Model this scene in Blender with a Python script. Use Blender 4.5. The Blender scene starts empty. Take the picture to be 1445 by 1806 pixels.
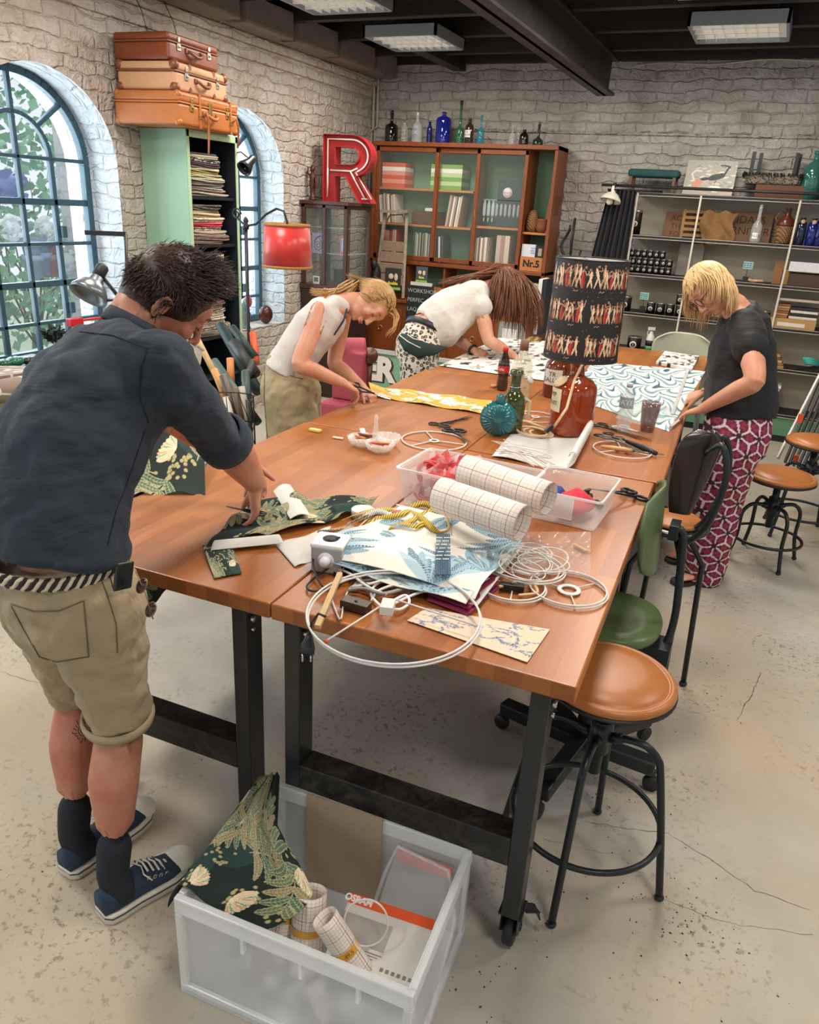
import bpy,bmesh,math,random
import numpy as np
from mathutils import Vector,Matrix,Quaternion
random.seed(7);rng = np.random.default_rng(7)
PI = math.pi
SC = bpy.context.scene
COL = SC.collection
R = math.radians
def V3(*a): return Vector(a if len(a) > 1 else a[0])

# ---------------------------------------------------------------- camera
FPX,CYAW,CPIT,CROL,CH = 1341.1,-0.41275,0.38344,0.05872,1.75
_f = V3(math.sin(CYAW)*math.cos(CPIT),math.cos(CYAW)*math.cos(CPIT),-math.sin(CPIT))
_r = V3(math.cos(CYAW),-math.sin(CYAW),0);_u = _r.cross(_f)
_c,_s = math.cos(CROL),math.sin(CROL)
_r,_u = _c*_r + _s*_u,-_s*_r + _c*_u
cam = bpy.data.cameras.new('camera');camo = bpy.data.objects.new('camera',cam);COL.objects.link(camo)
camo.matrix_world = Matrix(((_r.x,_u.x,-_f.x,0),(_r.y,_u.y,-_f.y,0),(_r.z,_u.z,-_f.z,CH),(0,0,0,1)))
cam.sensor_fit = 'HORIZONTAL';cam.sensor_width = 36.0;cam.lens = 36.0*FPX/1445.0;cam.clip_start = .05
SC.camera = camo
# ---------------------------------------------------------------- world, lights, exposure
SC.view_settings.view_transform = 'Standard';SC.view_settings.look = 'None'
SC.view_settings.gamma = 1.0;SC.view_settings.exposure = 0.0;SC.view_settings.use_curve_mapping = False
W = bpy.data.worlds.new('sky');SC.world = W;W.use_nodes = True
W.node_tree.nodes['Background'].inputs[0].default_value = (0.86,0.93,1.0,1)
W.node_tree.nodes['Background'].inputs[1].default_value = 1.0
CEIL_W = 28.0      # watts of each ceiling light
DAY_W = 40.0       # daylight through each left window
SC.cycles.max_bounces = 7;SC.cycles.transparent_max_bounces = 12;SC.cycles.transmission_bounces = 6
SC.cycles.glossy_bounces = 3;SC.cycles.diffuse_bounces = 3
SC.cycles.caustics_reflective = False;SC.cycles.caustics_refractive = False
SC.cycles.sample_clamp_indirect = 4.0;SC.cycles.use_denoising = True
sun = bpy.data.lights.new('sun','SUN');sun.energy = 2.6;sun.angle = .2;sun.color = (1,.97,.9);garden_fill_ob = bpy.data.objects.new('sun',sun);COL.objects.link(garden_fill_ob);garden_fill_ob.rotation_euler = (R(-32),R(3),0)   # added lamp slanting along the wall, brightens the garden only
def area_light(name,loc,rot,sx,sy,watts,color,parent=None):
 l = bpy.data.lights.new(name,'AREA');l.shape = 'RECTANGLE';l.size = sx;l.size_y = sy;l.energy = watts;l.color = color
 o = bpy.data.objects.new(name,l);COL.objects.link(o);o.location = loc;o.rotation_euler = rot
 if parent: o.parent = parent
 return o
# ---------------------------------------------------------------- rays: photo pixel to a point of the room
O0 = V3(0,0,CH)
def ray(x,y): return _f + _r*((x-722.5)/FPX) - _u*((y-903)/FPX)
def PZ(x,y,z): d = ray(x,y);return O0 + d*((z-CH)/d.z)
def PX(x,y,X): d = ray(x,y);return O0 + d*(X/d.x)
def PY(x,y,Y): d = ray(x,y);return O0 + d*(Y/d.y)
def PD(x,y,D): return O0 + ray(x,y)*D

# ---------------------------------------------------------------- colours and materials
def lin(c):
 if isinstance(c,str):
  c = c.lstrip('#');c = [int(c[i:i+2],16)/255 for i in (0,2,4)]
 return tuple((v/12.92 if v <= .04045 else ((v+.055)/1.055)**2.4) for v in c[:3])
def L4(c): return (*lin(c),1)
_M = {}
class NT:
 def __init__(s,name):
  s.m = bpy.data.materials.new(name);s.m.use_nodes = True;s.t = s.m.node_tree;s.b = s.t.nodes['Principled BSDF']
  s._co = None
 def n(s,typ,**kw):
  nd = s.t.nodes.new(typ)
  for k,v in kw.items():
   if k.startswith('i_'):
    key = k[2:];key = int(key) if key.isdigit() else key.replace('_',' ')
    if hasattr(v,'is_output') or isinstance(v,bpy.types.NodeSocket): s.t.links.new(v,nd.inputs[key])
    else: nd.inputs[key].default_value = v
   else: setattr(nd,k,v)
  return nd
 def l(s,a,b): s.t.links.new(a,b)
 def co(s,kind='Object',scale=(1,1,1),rot=(0,0,0)):
  tc = s.n('ShaderNodeTexCoord');mp = s.n('ShaderNodeMapping')
  mp.inputs['Scale'].default_value = scale;mp.inputs['Rotation'].default_value = rot
  s.l(tc.outputs[kind],mp.inputs[0]);return mp.outputs[0]
 def ramp(s,fac,stops,interp='LINEAR'):
  r = s.n('ShaderNodeValToRGB');r.color_ramp.interpolation = interp
  el = r.color_ramp.elements
  while len(el) > 1: el.remove(el[-1])
  el[0].position = stops[0][0];el[0].color = L4(stops[0][1])
  for p,c in stops[1:]:
   e = el.new(p);e.color = L4(c)
  s.l(fac,r.inputs[0]);return r.outputs[0]
 def noise(s,vec,scale,detail=4,rough=.55,dist=0):
  n = s.n('ShaderNodeTexNoise');n.inputs['Scale'].default_value = scale;n.inputs['Detail'].default_value = detail
  n.inputs['Roughness'].default_value = rough;n.inputs['Distortion'].default_value = dist
  if vec is not None: s.l(vec,n.inputs['Vector'])
  return n.outputs['Fac']
 def mix(s,a,b,fac,blend='MIX'):
  m = s.n('ShaderNodeMix',data_type='RGBA',blend_type=blend)
  for sock,v in ((m.inputs[6],a),(m.inputs[7],b),(m.inputs[0],fac)):
   if isinstance(v,bpy.types.NodeSocket): s.l(v,sock)
   elif isinstance(v,str): sock.default_value = L4(v)
   else: sock.default_value = v
  return m.outputs[2]
 def math(s,op,a,b=0.0,c=0.0):
  m = s.n('ShaderNodeMath',operation=op)
  for i,v in enumerate((a,b,c)):
   if isinstance(v,bpy.types.NodeSocket): s.l(v,m.inputs[i])
   else: m.inputs[i].default_value = v
  return m.outputs[0]
 def bump(s,h,strength=.3,dist=.01,prev=None):
  b = s.n('ShaderNodeBump');b.inputs['Strength'].default_value = strength;b.inputs['Distance'].default_value = dist
  s.l(h,b.inputs['Height'])
  if prev is not None: s.l(prev,b.inputs['Normal'])
  s.l(b.outputs[0],s.b.inputs['Normal']);return b.outputs[0]
 def set(s,base=None,rough=None,metal=None,**kw):
  def st(k,v):
   if isinstance(v,bpy.types.NodeSocket): s.l(v,s.b.inputs[k])
   elif isinstance(v,str): s.b.inputs[k].default_value = L4(v)
   else: s.b.inputs[k].default_value = v
  if base is not None: st('Base Color',base)
  if rough is not None: st('Roughness',rough)
  if metal is not None: st('Metallic',metal)
  for k,v in kw.items(): st(k.replace('_',' '),v)
  return s
def plain(col,rough=.6,metal=0.0,var=.08,nscale=30,bump=0.0,bscale=200,**kw):
 """a plain procedural surface: colour with a little noise variation, optional fine bump"""
 key = ('plain',col,rough,metal,var,nscale,bump,bscale,tuple(sorted(kw.items())))
 if key in _M: return _M[key]
 t = NT('surface_'+str(len(_M)))
 c = lin(col);co = t.co()
 dark = '#%02x%02x%02x' % tuple(int(max(0,min(1,((v*(1-var))*12.92 if v*(1-var) <= .0031308 else 1.055*(v*(1-var))**(1/2.4)-.055)))*255) for v in c)
 lite = '#%02x%02x%02x' % tuple(int(max(0,min(1,((v*(1+var))*12.92 if v*(1+var) <= .0031308 else 1.055*(min(1,v*(1+var)))**(1/2.4)-.055)))*255) for v in c)
 n = t.noise(co,nscale,3)
 t.set(t.mix(dark,lite,n),rough,metal,**kw)
 if bump: t.bump(t.noise(co,bscale,2),bump,.002)
 _M[key] = t.m;return t.m
def glass(col='#ffffff',rough=.02,ior=1.45,thin=False,alpha=.12):
 """thick glass uses transmission, panes use a light see-through mix"""
 key = ('glass',col,rough,ior,thin,alpha)
 if key in _M: return _M[key]
 t = NT('glass_'+str(len(_M)))
 if thin:
  t.set(col,rough,0,Alpha=alpha);t.b.inputs['Specular IOR Level'].default_value = .8
  t.b.inputs['Coat Weight'].default_value = 0
 else:
  t.set(col,rough,0,IOR=ior);t.b.inputs['Transmission Weight'].default_value = 1.0
 _M[key] = t.m;return t.m
def vcmat(rough=.8,bump=.25,weave=900,sheen=0.0,name='printed'):
 """a surface printed with its own pattern (colour attribute)"""
 key = ('vc',rough,bump,weave,sheen)
 if key in _M: return _M[key]
 t = NT(name+'_'+str(len(_M)));a = t.n('ShaderNodeVertexColor',layer_name='Col')
 t.set(a.outputs[0],rough)
 if bump: t.bump(t.noise(t.co(),weave,2),bump,.001)
 _M[key] = t.m;return t.m

# ---------------------------------------------------------------- mesh collector
def frame(d,up=V3(0,0,1)):
 d = Vector(d).normalized();u = Vector(up)
 if abs(d.dot(u.normalized())) > .985: u = V3(0,1,0) if abs(d.y) < .9 else V3(1,0,0)
 s = d.cross(u).normalized();return s,s.cross(d).normalized(),d      # side, up, forward
class MB:
 def __init__(s,T=None): s.v = [];s.f = [];s.m = [];s.sm = [];s.T = T or Matrix();s.k = 0;s.uv = None
 def add(s,vs,fs,smooth=False,mi=None):
  b = len(s.v);T = s.T
  s.v += [tuple(T @ Vector(p)) for p in vs]
  for f in fs: s.f.append(tuple(b+i for i in f))
  s.m += [s.k if mi is None else mi]*len(fs);s.sm += [smooth]*len(fs);return s
 def box(s,c,d,rz=0,M=None,mi=None):
  x,y,z = d[0]/2,d[1]/2,d[2]/2
  vs = [V3(a*x,b*y,e*z) for a in (-1,1) for b in (-1,1) for e in (-1,1)]
  Q = M if M is not None else Matrix.Rotation(rz,4,'Z')
  vs = [Q @ p + Vector(c) for p in vs]
  return s.add(vs,[(0,1,3,2),(4,6,7,5),(0,4,5,1),(2,3,7,6),(0,2,6,4),(1,5,7,3)],False,mi)
 def bb(s,a,b,mi=None):      # box from corner to corner
  a,b = Vector(a),Vector(b);return s.box((a+b)/2,[abs(v) for v in (b-a)],mi=mi)
 def bar(s,a,b,w,h,up=(0,0,1),mi=None):  # rectangular bar between two points
  a,b = Vector(a),Vector(b);sd,u,f = frame(b-a,up);vs = []
  for p in (a,b):
   for i,j in ((-1,-1),(1,-1),(1,1),(-1,1)): vs.append(p+sd*(i*w/2)+u*(j*h/2))
  return s.add(vs,[(0,1,2,3),(7,6,5,4),(0,4,5,1),(1,5,6,2),(2,6,7,3),(3,7,4,0)],False,mi)
 def ring(s,c,sd,u,rx,ry,n,p=2.0):
  out = []
  for i in range(n):
   a = 2*PI*i/n;ca,sa = math.cos(a),math.sin(a)
   if p != 2.0: ca = math.copysign(abs(ca)**(2/p),ca);sa = math.copysign(abs(sa)**(2/p),sa)
   out.append(c+sd*(rx*ca)+u*(ry*sa))
  return out
 def loft(s,rings,cap=True,smooth=True,closed=False,mi=None):
  n = len(rings[0]);vs = [p for r in rings for p in r];fs = []
  m = len(rings)
  for k in range(m if closed else m-1):
   for i in range(n):
    j = (i+1) % n;k2 = (k+1) % m
    fs.append((k*n+i,k*n+j,k2*n+j,k2*n+i))
  if cap and not closed: fs += [tuple(reversed(range(n))),tuple(range((m-1)*n,m*n))]
  return s.add(vs,fs,smooth,mi)
 def cyl(s,a,b,r0,r1=None,n=20,smooth=True,cap=True,mi=None):
  a,b = Vector(a),Vector(b);sd,u,f = frame(b-a);r1 = r0 if r1 is None else r1
  return s.loft([s.ring(a,sd,u,r0,r0,n),s.ring(b,sd,u,r1,r1,n)],cap,smooth,mi=mi)
 def tube(s,pts,r,n=8,closed=False,mi=None,flat=1.0,up=(0,0,1),cap=True):
  pts = [Vector(p) for p in pts];rs = r if isinstance(r,(list,tuple)) else [r]*len(pts);m = len(pts);rings = []
  prev = None
  for i,p in enumerate(pts):
   a = pts[(i-1) % m] if (closed or i > 0) else p;b = pts[(i+1) % m] if (closed or i < m-1) else p
   t = (b-a)
   if t.length < 1e-9: t = V3(0,0,1)
   t.normalize()
   if prev is None or flat != 1.0: sd,u,_ = frame(t,up)
   else:
    sd = prev - t*prev.dot(t)
    if sd.length < 1e-6: sd = frame(t)[0]
    sd.normalize();u = sd.cross(t)
   prev = sd
   rings.append(s.ring(p,sd,u,rs[i],rs[i]*flat,n))
  return s.loft(rings,cap,True,closed,mi)
 def lathe(s,prof,c=(0,0,0),n=32,ax=(0,0,1),smooth=True,cap=True,mi=None,close=False):
  sd,u,f = frame(ax,(0,1,0)) if abs(Vector(ax).normalized().z) > .98 else frame(ax);c = Vector(c)
  return s.loft([s.ring(c+f*z,sd,u,max(r,1e-4),max(r,1e-4),n) for r,z in prof],cap,smooth,close,mi)
 def ell(s,c,r,M=None,nu=16,nv=10,mi=None):
  c = Vector(c);r = (r,r,r) if not hasattr(r,'__len__') else r;rings = []
  for k in range(nv+1):
   a = -PI/2+PI*k/nv;q = []
   for i in range(nu):
    b = 2*PI*i/nu;p = V3(r[0]*math.cos(a)*math.cos(b),r[1]*math.cos(a)*math.sin(b),r[2]*math.sin(a))
    if M is not None: p = M @ p
    q.append(c+p)
   rings.append(q)
  return s.loft(rings,False,True,mi=mi)
 def torus(s,c,Rr,r,ax=(0,0,1),n=48,m=8,ry=None,mi=None):
  sd,u,f = frame(ax,(0,1,0));c = Vector(c);ry = ry or Rr
  pts = [c+sd*(Rr*math.cos(2*PI*i/n))+u*(ry*math.sin(2*PI*i/n)) for i in range(n)]
  return s.tube(pts,r,m,True,mi)
 def prism(s,poly,t,O,ex,ey,ez,smooth=False,mi=None,close=False):
  """polygon (2D) in the plane ex, ey, extruded t along ez"""
  O,ex,ey,ez = map(Vector,(O,ex,ey,ez));n = len(poly)
  if sum(poly[i][0]*poly[(i+1)%n][1]-poly[(i+1)%n][0]*poly[i][1] for i in range(n)) < 0: poly = poly[::-1]
  a = [O+ex*x+ey*y for x,y in poly];b = [p+ez*t for p in a]
  fs = [tuple(reversed(range(n))),tuple(range(n,2*n))]+[(i,(i+1) % n,n+(i+1) % n,n+i) for i in range(n)]
  return s.add(a+b,fs,smooth,mi)
 def grid(s,fn,nu,nv,smooth=True,mi=None,thick=0.0):
  b = len(s.v);vs = [fn(i/nu,j/nv) for j in range(nv+1) for i in range(nu+1)]
  fs = [(j*(nu+1)+i,j*(nu+1)+i+1,(j+1)*(nu+1)+i+1,(j+1)*(nu+1)+i) for j in range(nv) for i in range(nu)]
  s.add(vs,fs,smooth,mi)
  if s.uv is None: s.uv = {}
  for j in range(nv+1):
   for i in range(nu+1): s.uv[b+j*(nu+1)+i] = (i/nu,j/nv)
  return s
 def mesh(s,name):
  me = bpy.data.meshes.new(name);me.from_pydata(s.v,[],s.f);me.polygons.foreach_set('material_index',s.m)
  me.polygons.foreach_set('use_smooth',s.sm);me.update();return me
 def build(s,name,mats,parent=None,world=False,bevel=0,segs=2,canvas=None,solid=0,subsurf=0,fix=True,sharp=None):
  if world and parent is not None:
   Mi = (Matrix.Translation(parent.location) @ parent.rotation_euler.to_matrix().to_4x4()).inverted()
   gp = parent.parent
   if gp is not None: Mi = (Matrix.Translation(gp.location) @ gp.rotation_euler.to_matrix().to_4x4() @ Matrix.Translation(parent.location) @ parent.rotation_euler.to_matrix().to_4x4()).inverted()
   s.v = [tuple(Mi @ Vector(p)) for p in s.v]
  me = s.mesh(name)
  if canvas is not None and s.uv:
   a = me.color_attributes.new('Col','FLOAT_COLOR','POINT');n = len(me.vertices)
   arr = np.ones((n,4),np.float32)
   for i,(u,v) in s.uv.items(): arr[i,:3] = canvas.at(u,v)
   a.data.foreach_set('color',arr.ravel())
  for m in (mats if isinstance(mats,(list,tuple)) else [mats]): me.materials.append(m)
  if fix:
   bm = bmesh.new();bm.from_mesh(me);bmesh.ops.recalc_face_normals(bm,faces=bm.faces);bm.to_mesh(me);bm.free()
  o = bpy.data.objects.new(name,me);COL.objects.link(o)
  if parent is not None: o.parent = parent
  if solid:
   md = o.modifiers.new('thick','SOLIDIFY');md.thickness = solid;md.offset = 0
  if bevel:
   md = o.modifiers.new('bevel','BEVEL');md.width = bevel;md.segments = segs;md.limit_method = 'ANGLE';md.angle_limit = R(40)
   md.harden_normals = False
  if subsurf:
   md = o.modifiers.new('sub','SUBSURF');md.levels = subsurf;md.render_levels = subsurf
  return o
def thing(name,label,cat,loc=(0,0,0),rz=0,group=None,rot=None):
 o = bpy.data.objects.new(name,None);COL.objects.link(o);o.location = loc
 o.rotation_euler = rot if rot is not None else (0,0,rz);o.empty_display_size = .05
 return tag(o,label,cat,group)
def tag(o,label,cat,group=None,kind=None):
 o['label'] = label;o['category'] = cat
 if group: o['group'] = group
 if kind: o['kind'] = kind
 return o
def struct(o,label=None,cat=None):
 o['kind'] = 'structure'
 if label: o['label'] = label
 if cat: o['category'] = cat
 return o
def base(o):
 """set the origin of a mesh built in world coordinates at the middle of its foot"""
 me = o.data;n = len(me.vertices);a = np.empty(n*3,np.float32);me.vertices.foreach_get('co',a);a = a.reshape(-1,3)
 c = np.array([(a[:,0].min()+a[:,0].max())/2,(a[:,1].min()+a[:,1].max())/2,a[:,2].min()],np.float32)
 a -= c;me.vertices.foreach_set('co',a.ravel());me.update();o.location = o.location+Vector([float(x) for x in c]);return o
def dup(o,parent=None,loc=None,rz=None,label=None,group=None):
 c = o.copy();COL.objects.link(c);c.parent = parent
 if loc is not None: c.location = loc
 if rz is not None: c.rotation_euler = (0,0,rz)
 if label: c['label'] = label
 if group: c['group'] = group
 for ch in list(o.children): dup(ch,c)
 return c
def text_mb(txt,size,O,ex,ey,thick=.001,mb=None,mi=0,align='CENTER',bold=0.0,shear=0.0):
 """lettering as flat raised shapes; O is the middle of the line"""
 cu = bpy.data.curves.new('t','FONT');cu.body = txt;cu.size = size;cu.align_x = align;cu.align_y = 'CENTER';cu.offset = bold;cu.shear = shear
 cu.resolution_u = 3
 o = bpy.data.objects.new('t',cu);COL.objects.link(o);dg = bpy.context.evaluated_depsgraph_get()
 me = o.evaluated_get(dg).to_mesh();O,ex,ey = Vector(O),Vector(ex),Vector(ey);ez = ex.cross(ey).normalized()
 vs = [O+ex*v.co.x+ey*v.co.y+ez*thick for v in me.vertices];fs = [tuple(p.vertices) for p in me.polygons]
 o.evaluated_get(dg).to_mesh_clear();bpy.data.objects.remove(o);bpy.data.curves.remove(cu)
 mb = mb or MB();mb.add(vs,fs,False,mi);return mb

# ---------------------------------------------------------------- canvas: a pattern drawn as data for printed cloth
class Canvas:
 def __init__(s,w,h,bg):
  s.w,s.h = w,h;s.a = np.zeros((h,w,3),np.float32);s.a[:] = lin(bg)
  s.Y,s.X = np.mgrid[0:h,0:w].astype(np.float32)
 def at(s,u,v): return s.a[min(s.h-1,max(0,int(v*s.h))),min(s.w-1,max(0,int(u*s.w)))]
 def _win(s,cx,cy,r):
  x0,x1 = max(0,int(cx-r)),min(s.w,int(cx+r+2));y0,y1 = max(0,int(cy-r)),min(s.h,int(cy+r+2))
  return slice(y0,y1),slice(x0,x1)
 def ell(s,cx,cy,rx,ry,ang,col,col2=None,stripe=0,edge=None):
  w = s._win(cx,cy,max(rx,ry));X = s.X[w]-cx;Y = s.Y[w]-cy
  if X.size == 0: return
  c,d = math.cos(ang),math.sin(ang);u = (X*c+Y*d)/rx;v = (-X*d+Y*c)/ry
  q = u*u+v*v;m = q < 1;A = s.a[w];A[m] = lin(col)
  if col2 is not None:
   if stripe: k = m & ((((X*c+Y*d)+np.abs(-X*d+Y*c)*.6) % stripe) < stripe*.42) & (np.abs(v) > .12)
   else: k = m & (v > 0)
   A[k] = lin(col2)
  if edge is not None: A[(q > .74) & m] = lin(edge)
 def leaf(s,x,y,ln,wd,ang,col,col2=None,stripe=0,edge=None,curl=0.0):
  """a pointed leaf from (x, y)"""
  r = ln+2;w = s._win(x,y,r);X = s.X[w]-x;Y = s.Y[w]-y
  if X.size == 0: return
  c,d = math.cos(ang),math.sin(ang);u = (X*c+Y*d)/ln;v = (-X*d+Y*c)-curl*ln*u*u
  prof = wd*np.sqrt(np.clip(1-(2*u-1)**2,0,1))*(1-.25*u);m = (u > 0) & (u < 1) & (np.abs(v) < prof);A = s.a[w]
  A[m] = lin(col)
  if col2 is not None:
   if stripe: k = m & (((u*ln+np.abs(v)*.7) % stripe) < stripe*.45)
   else: k = m & (v > 0)
   A[k] = lin(col2)
  if edge is not None: A[m & ((np.abs(v) > prof*.78) | (np.abs(v) < wd*.07))] = lin(edge)
 def line(s,pts,wd,col):
  for (x0,y0),(x1,y1) in zip(pts[:-1],pts[1:]):
   L = math.hypot(x1-x0,y1-y0)+1e-6;cx,cy = (x0+x1)/2,(y0+y1)/2;w = s._win(cx,cy,L/2+wd);X = s.X[w]-x0;Y = s.Y[w]-y0
   if X.size == 0: continue
   dx,dy = (x1-x0)/L,(y1-y0)/L;t = np.clip(X*dx+Y*dy,0,L)
   s.a[w][np.hypot(X-t*dx,Y-t*dy) < wd/2] = lin(col)
 def rect(s,x0,y0,x1,y1,col): s.a[int(max(0,y0)):int(max(0,y1)),int(max(0,x0)):int(max(0,x1))] = lin(col)
# ================================================================ setting
XL,YB,XR,YF,ZC = -3.95,7.55,2.9,-3.2,3.16
def brickmat(name,axes,paint='#cdc3b6',dirt_or_shade='#a9937c',dark='#7f7468',strength=.9):
 t = NT(name);tc = t.n('ShaderNodeTexCoord');sp = t.n('ShaderNodeSeparateXYZ');t.l(tc.outputs['Object'],sp.inputs[0])
 cb = t.n('ShaderNodeCombineXYZ');t.l(sp.outputs[axes[0]],cb.inputs[0]);t.l(sp.outputs[axes[1]],cb.inputs[1])
 nz = t.n('ShaderNodeTexNoise');nz.inputs['Scale'].default_value = 5.0;nz.inputs['Detail'].default_value = 5;t.l(cb.outputs[0],nz.inputs['Vector'])
 off = t.n('ShaderNodeVectorMath',operation='SCALE');t.l(nz.outputs['Color'],off.inputs[0]);off.inputs['Scale'].default_value = .11
 ad = t.n('ShaderNodeVectorMath',operation='ADD');t.l(cb.outputs[0],ad.inputs[0]);t.l(off.outputs[0],ad.inputs[1])
 br = t.n('ShaderNodeTexBrick');t.l(ad.outputs[0],br.inputs['Vector']);br.inputs['Scale'].default_value = 1.0
 br.inputs['Brick Width'].default_value = .235;br.inputs['Row Height'].default_value = .083;br.inputs['Mortar Size'].default_value = .011
 br.inputs['Mortar Smooth'].default_value = .9;br.inputs['Bias'].default_value = -.2
 br.inputs['Color1'].default_value = (1,1,1,1);br.inputs['Color2'].default_value = (.8,.8,.8,1);br.inputs['Mortar'].default_value = (0.45,.45,.45,1)
 lum = t.noise(cb.outputs[0],3.2,6,.6);fine = t.noise(cb.outputs[0],26,5,.65,.6);mid = t.noise(cb.outputs[0],9,4,.6,1.2)
 h = t.math('ADD',t.math('MULTIPLY',br.outputs['Color'],.6),t.math('MULTIPLY',fine,.45))
 h = t.math('ADD',h,t.math('MULTIPLY',mid,1.1))
 c = t.mix(paint,dirt_or_shade,t.ramp(lum,[(.38,'#000000'),(.72,'#ffffff')]))  # brown mottle puts the wall's shadow mottling into the paint colour
 c = t.mix(c,dark,t.math('MULTIPLY',t.ramp(fine,[(.25,'#ffffff'),(.42,'#000000')]),.28))
 mo = t.ramp(br.outputs['Color'],[(.45,'#ffffff'),(.7,'#000000')])
 c = t.mix(c,dark,t.math('MULTIPLY',mo,.10))
 t.set(c,.62);t.bump(h,strength,.05);return t.m
M_BRL = brickmat('painted_brick_left',('Y','Z'),'#cfc6bc','#b8a794','#857868')
M_BRB = brickmat('painted_brick_back',('X','Z'),'#cdc8c0','#aba397','#7c746a')
M_REV = brickmat('daylit_brick_reveal',('X','Z'),'#dde2e6','#c3ccd3','#98a3ad',.8)  # paler, bluer reveal brick: window daylight put into its colour
def box_struct(name,a,b,m,**k):
 mb = MB();mb.bb(a,b);return struct(mb.build(name,m,**k))

# floor: worn screed with speckles, stains and hairline cracks
t = NT('screed');co = t.co()
big = t.noise(co,.55,5,.6);mid = t.noise(co,3.0,6,.62,.4);fin = t.noise(co,42,3,.7);vf = t.noise(co,150,2,.7)
c = t.mix('#bbb7ad','#a6a297',t.ramp(mid,[(.3,'#000000'),(.7,'#ffffff')]))
c = t.mix(c,'#c0a885',t.math('MULTIPLY',t.ramp(big,[(.42,'#000000'),(.62,'#ffffff')]),.6))
dirt_or_shade = t.math('MULTIPLY',t.ramp(t.noise(co,1.7,4,.6),[(.46,'#000000'),(.62,'#ffffff')]),t.ramp(fin,[(.55,'#000000'),(.63,'#ffffff')]))
c = t.mix(c,'#6d5f49',t.math('MULTIPLY',dirt_or_shade,.75))
c = t.mix(c,'#c3bdad',t.math('MULTIPLY',t.ramp(t.noise(co,7,6,.75,2.5),[(.55,'#000000'),(.8,'#ffffff')]),.4))
sc = t.noise(t.co('Object',(6,.9,1),(0,0,.6)),9,5,.8,1.0)
c = t.mix(c,'#8a8375',t.math('MULTIPLY',t.ramp(sc,[(.66,'#000000'),(.74,'#ffffff')]),.3))
t.set(c,t.math('MULTIPLY_ADD',mid,.25,.42));t.b.inputs['Specular IOR Level'].default_value = .4
t.bump(t.math('ADD',fin,t.math('MULTIPLY',vf,.4)),.08,.004)
M_FLOOR = t.m;M_CRACK = plain('#4d4336',.95,var=.3,nscale=60)
mb = MB();mb.add([(XL-.4,YF-1.5,0),(XR+.3,YF-1.5,0),(XR+.3,YB+.3,0),(XL-.4,YB+.3,0)],[(0,1,2,3)])
def crack(px,w):
 mb.k = 1;pts = []
 for (a,b),(c2,d) in zip(px[:-1],px[1:]):
  A,B = PZ(a,b,0),PZ(c2,d,0);n = max(2,int((B-A).length/.02))
  for i in range(n): pts.append(A.lerp(B,i/n)+V3(rng.normal(0,.0028),rng.normal(0,.0028),0))
 for i in range(len(pts)-1):
  d = (pts[i+1]-pts[i]).normalized();s_ = V3(-d.y,d.x,0)*w*(.35+.65*rng.random())
  mb.add([pts[i]-s_+V3(0,0,.0006),pts[i]+s_+V3(0,0,.0006),pts[i+1]+s_+V3(0,0,.0006),pts[i+1]-s_+V3(0,0,.0006)],[(0,1,2,3)],mi=1)
crack([(1030,1448),(1095,1460),(1180,1470),(1260,1520),(1330,1570),(1445,1610)],.0011)
crack([(1344,1185),(1320,1238),(1297,1275)],.0016)
crack([(0,1184),(60,1203),(135,1219)],.001)
crack([(960,1480),(1060,1503),(1110,1510)],.0006)
crack([(495,1332),(530,1340)],.001);crack([(1150,1580),(1290,1630),(1445,1650)],.0006)
crack([(1360,1100),(1440,1080)],.0006);crack([(1240,950),(1400,985)],.0005)
for cx_,cy_,n,s_ in ((1225,1620,26,.05),(1190,1650,8,.03),(1160,1590,30,.12),(1060,1600,18,.14),(1290,1660,8,.02),(1210,1180,40,.12),(1240,1215,40,.16),(1130,1400,20,.1),(1010,1560,40,.12),(390,1315,30,.06),(90,1530,5,.02),(120,1145,6,.05),(820,1720,40,.10),(1350,1780,12,.1)):
 c0 = PZ(cx_,cy_,0)
 for i in range(n):
  p = c0+V3(rng.normal(0,s_),rng.normal(0,s_),0);r_ = rng.uniform(.0008,.0038)
  mb.prism([(r_*math.cos(a)*rng.uniform(.5,1.2),r_*math.sin(a)*rng.uniform(.5,1.2)) for a in [k*PI/3 for k in range(6)]],.0006,p,(1,0,0),(0,1,0),(0,0,1),mi=1)
struct(mb.build('floor',[M_FLOOR,M_CRACK],fix=False),'worn beige screed floor with speckles and hairline cracks')

# ---- left wall with round-arched window openings (built as one slab)
WC = [-2.17,-.28,1.61,3.505,5.395]      # window centres along the wall
WR,WSP,WSILL,WTOP = .545,1.86,.70,2.37
def wall_left():
 mb = MB();x0,x1 = XL,XL-.45;zt = ZC+.1
 def quad(y0,z0,y1,z1):
  mb.add([(x0,y0,z0),(x0,y1,z0),(x0,y1,z1),(x0,y0,z1)],[(0,1,2,3)])
 ys = YF-1.5
 for c in WC:
  a,b = c-WR,c+WR
  quad(ys,0,a,zt);quad(a,0,b,WSILL);ys = b
  N = 20;arc = [(c-WR*math.cos(PI*i/N),WSP+(WTOP-WSP)*math.sin(PI*i/N)) for i in range(N+1)]
  for (p,q) in zip(arc[:-1],arc[1:]):
   mb.add([(x0,p[0],p[1]),(x0,q[0],q[1]),(x0,q[0],zt),(x0,p[0],zt)],[(0,1,2,3)])
  # reveal
  loop = [(a,WSILL),*arc,(b,WSILL)]
  for (p,q) in zip(loop[:-1],loop[1:]):
   mb.add([(x0,p[0],p[1]),(x1,p[0],p[1]),(x1,q[0],q[1]),(x0,q[0],q[1])],[(0,1,2,3)],smooth=False,mi=1)
  mb.add([(x0,a,WSILL),(x0,b,WSILL),(x1,b,WSILL),(x1,a,WSILL)],[(0,1,2,3)],mi=2)
 quad(ys,0,YB+.3,zt)
 return mb
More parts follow.
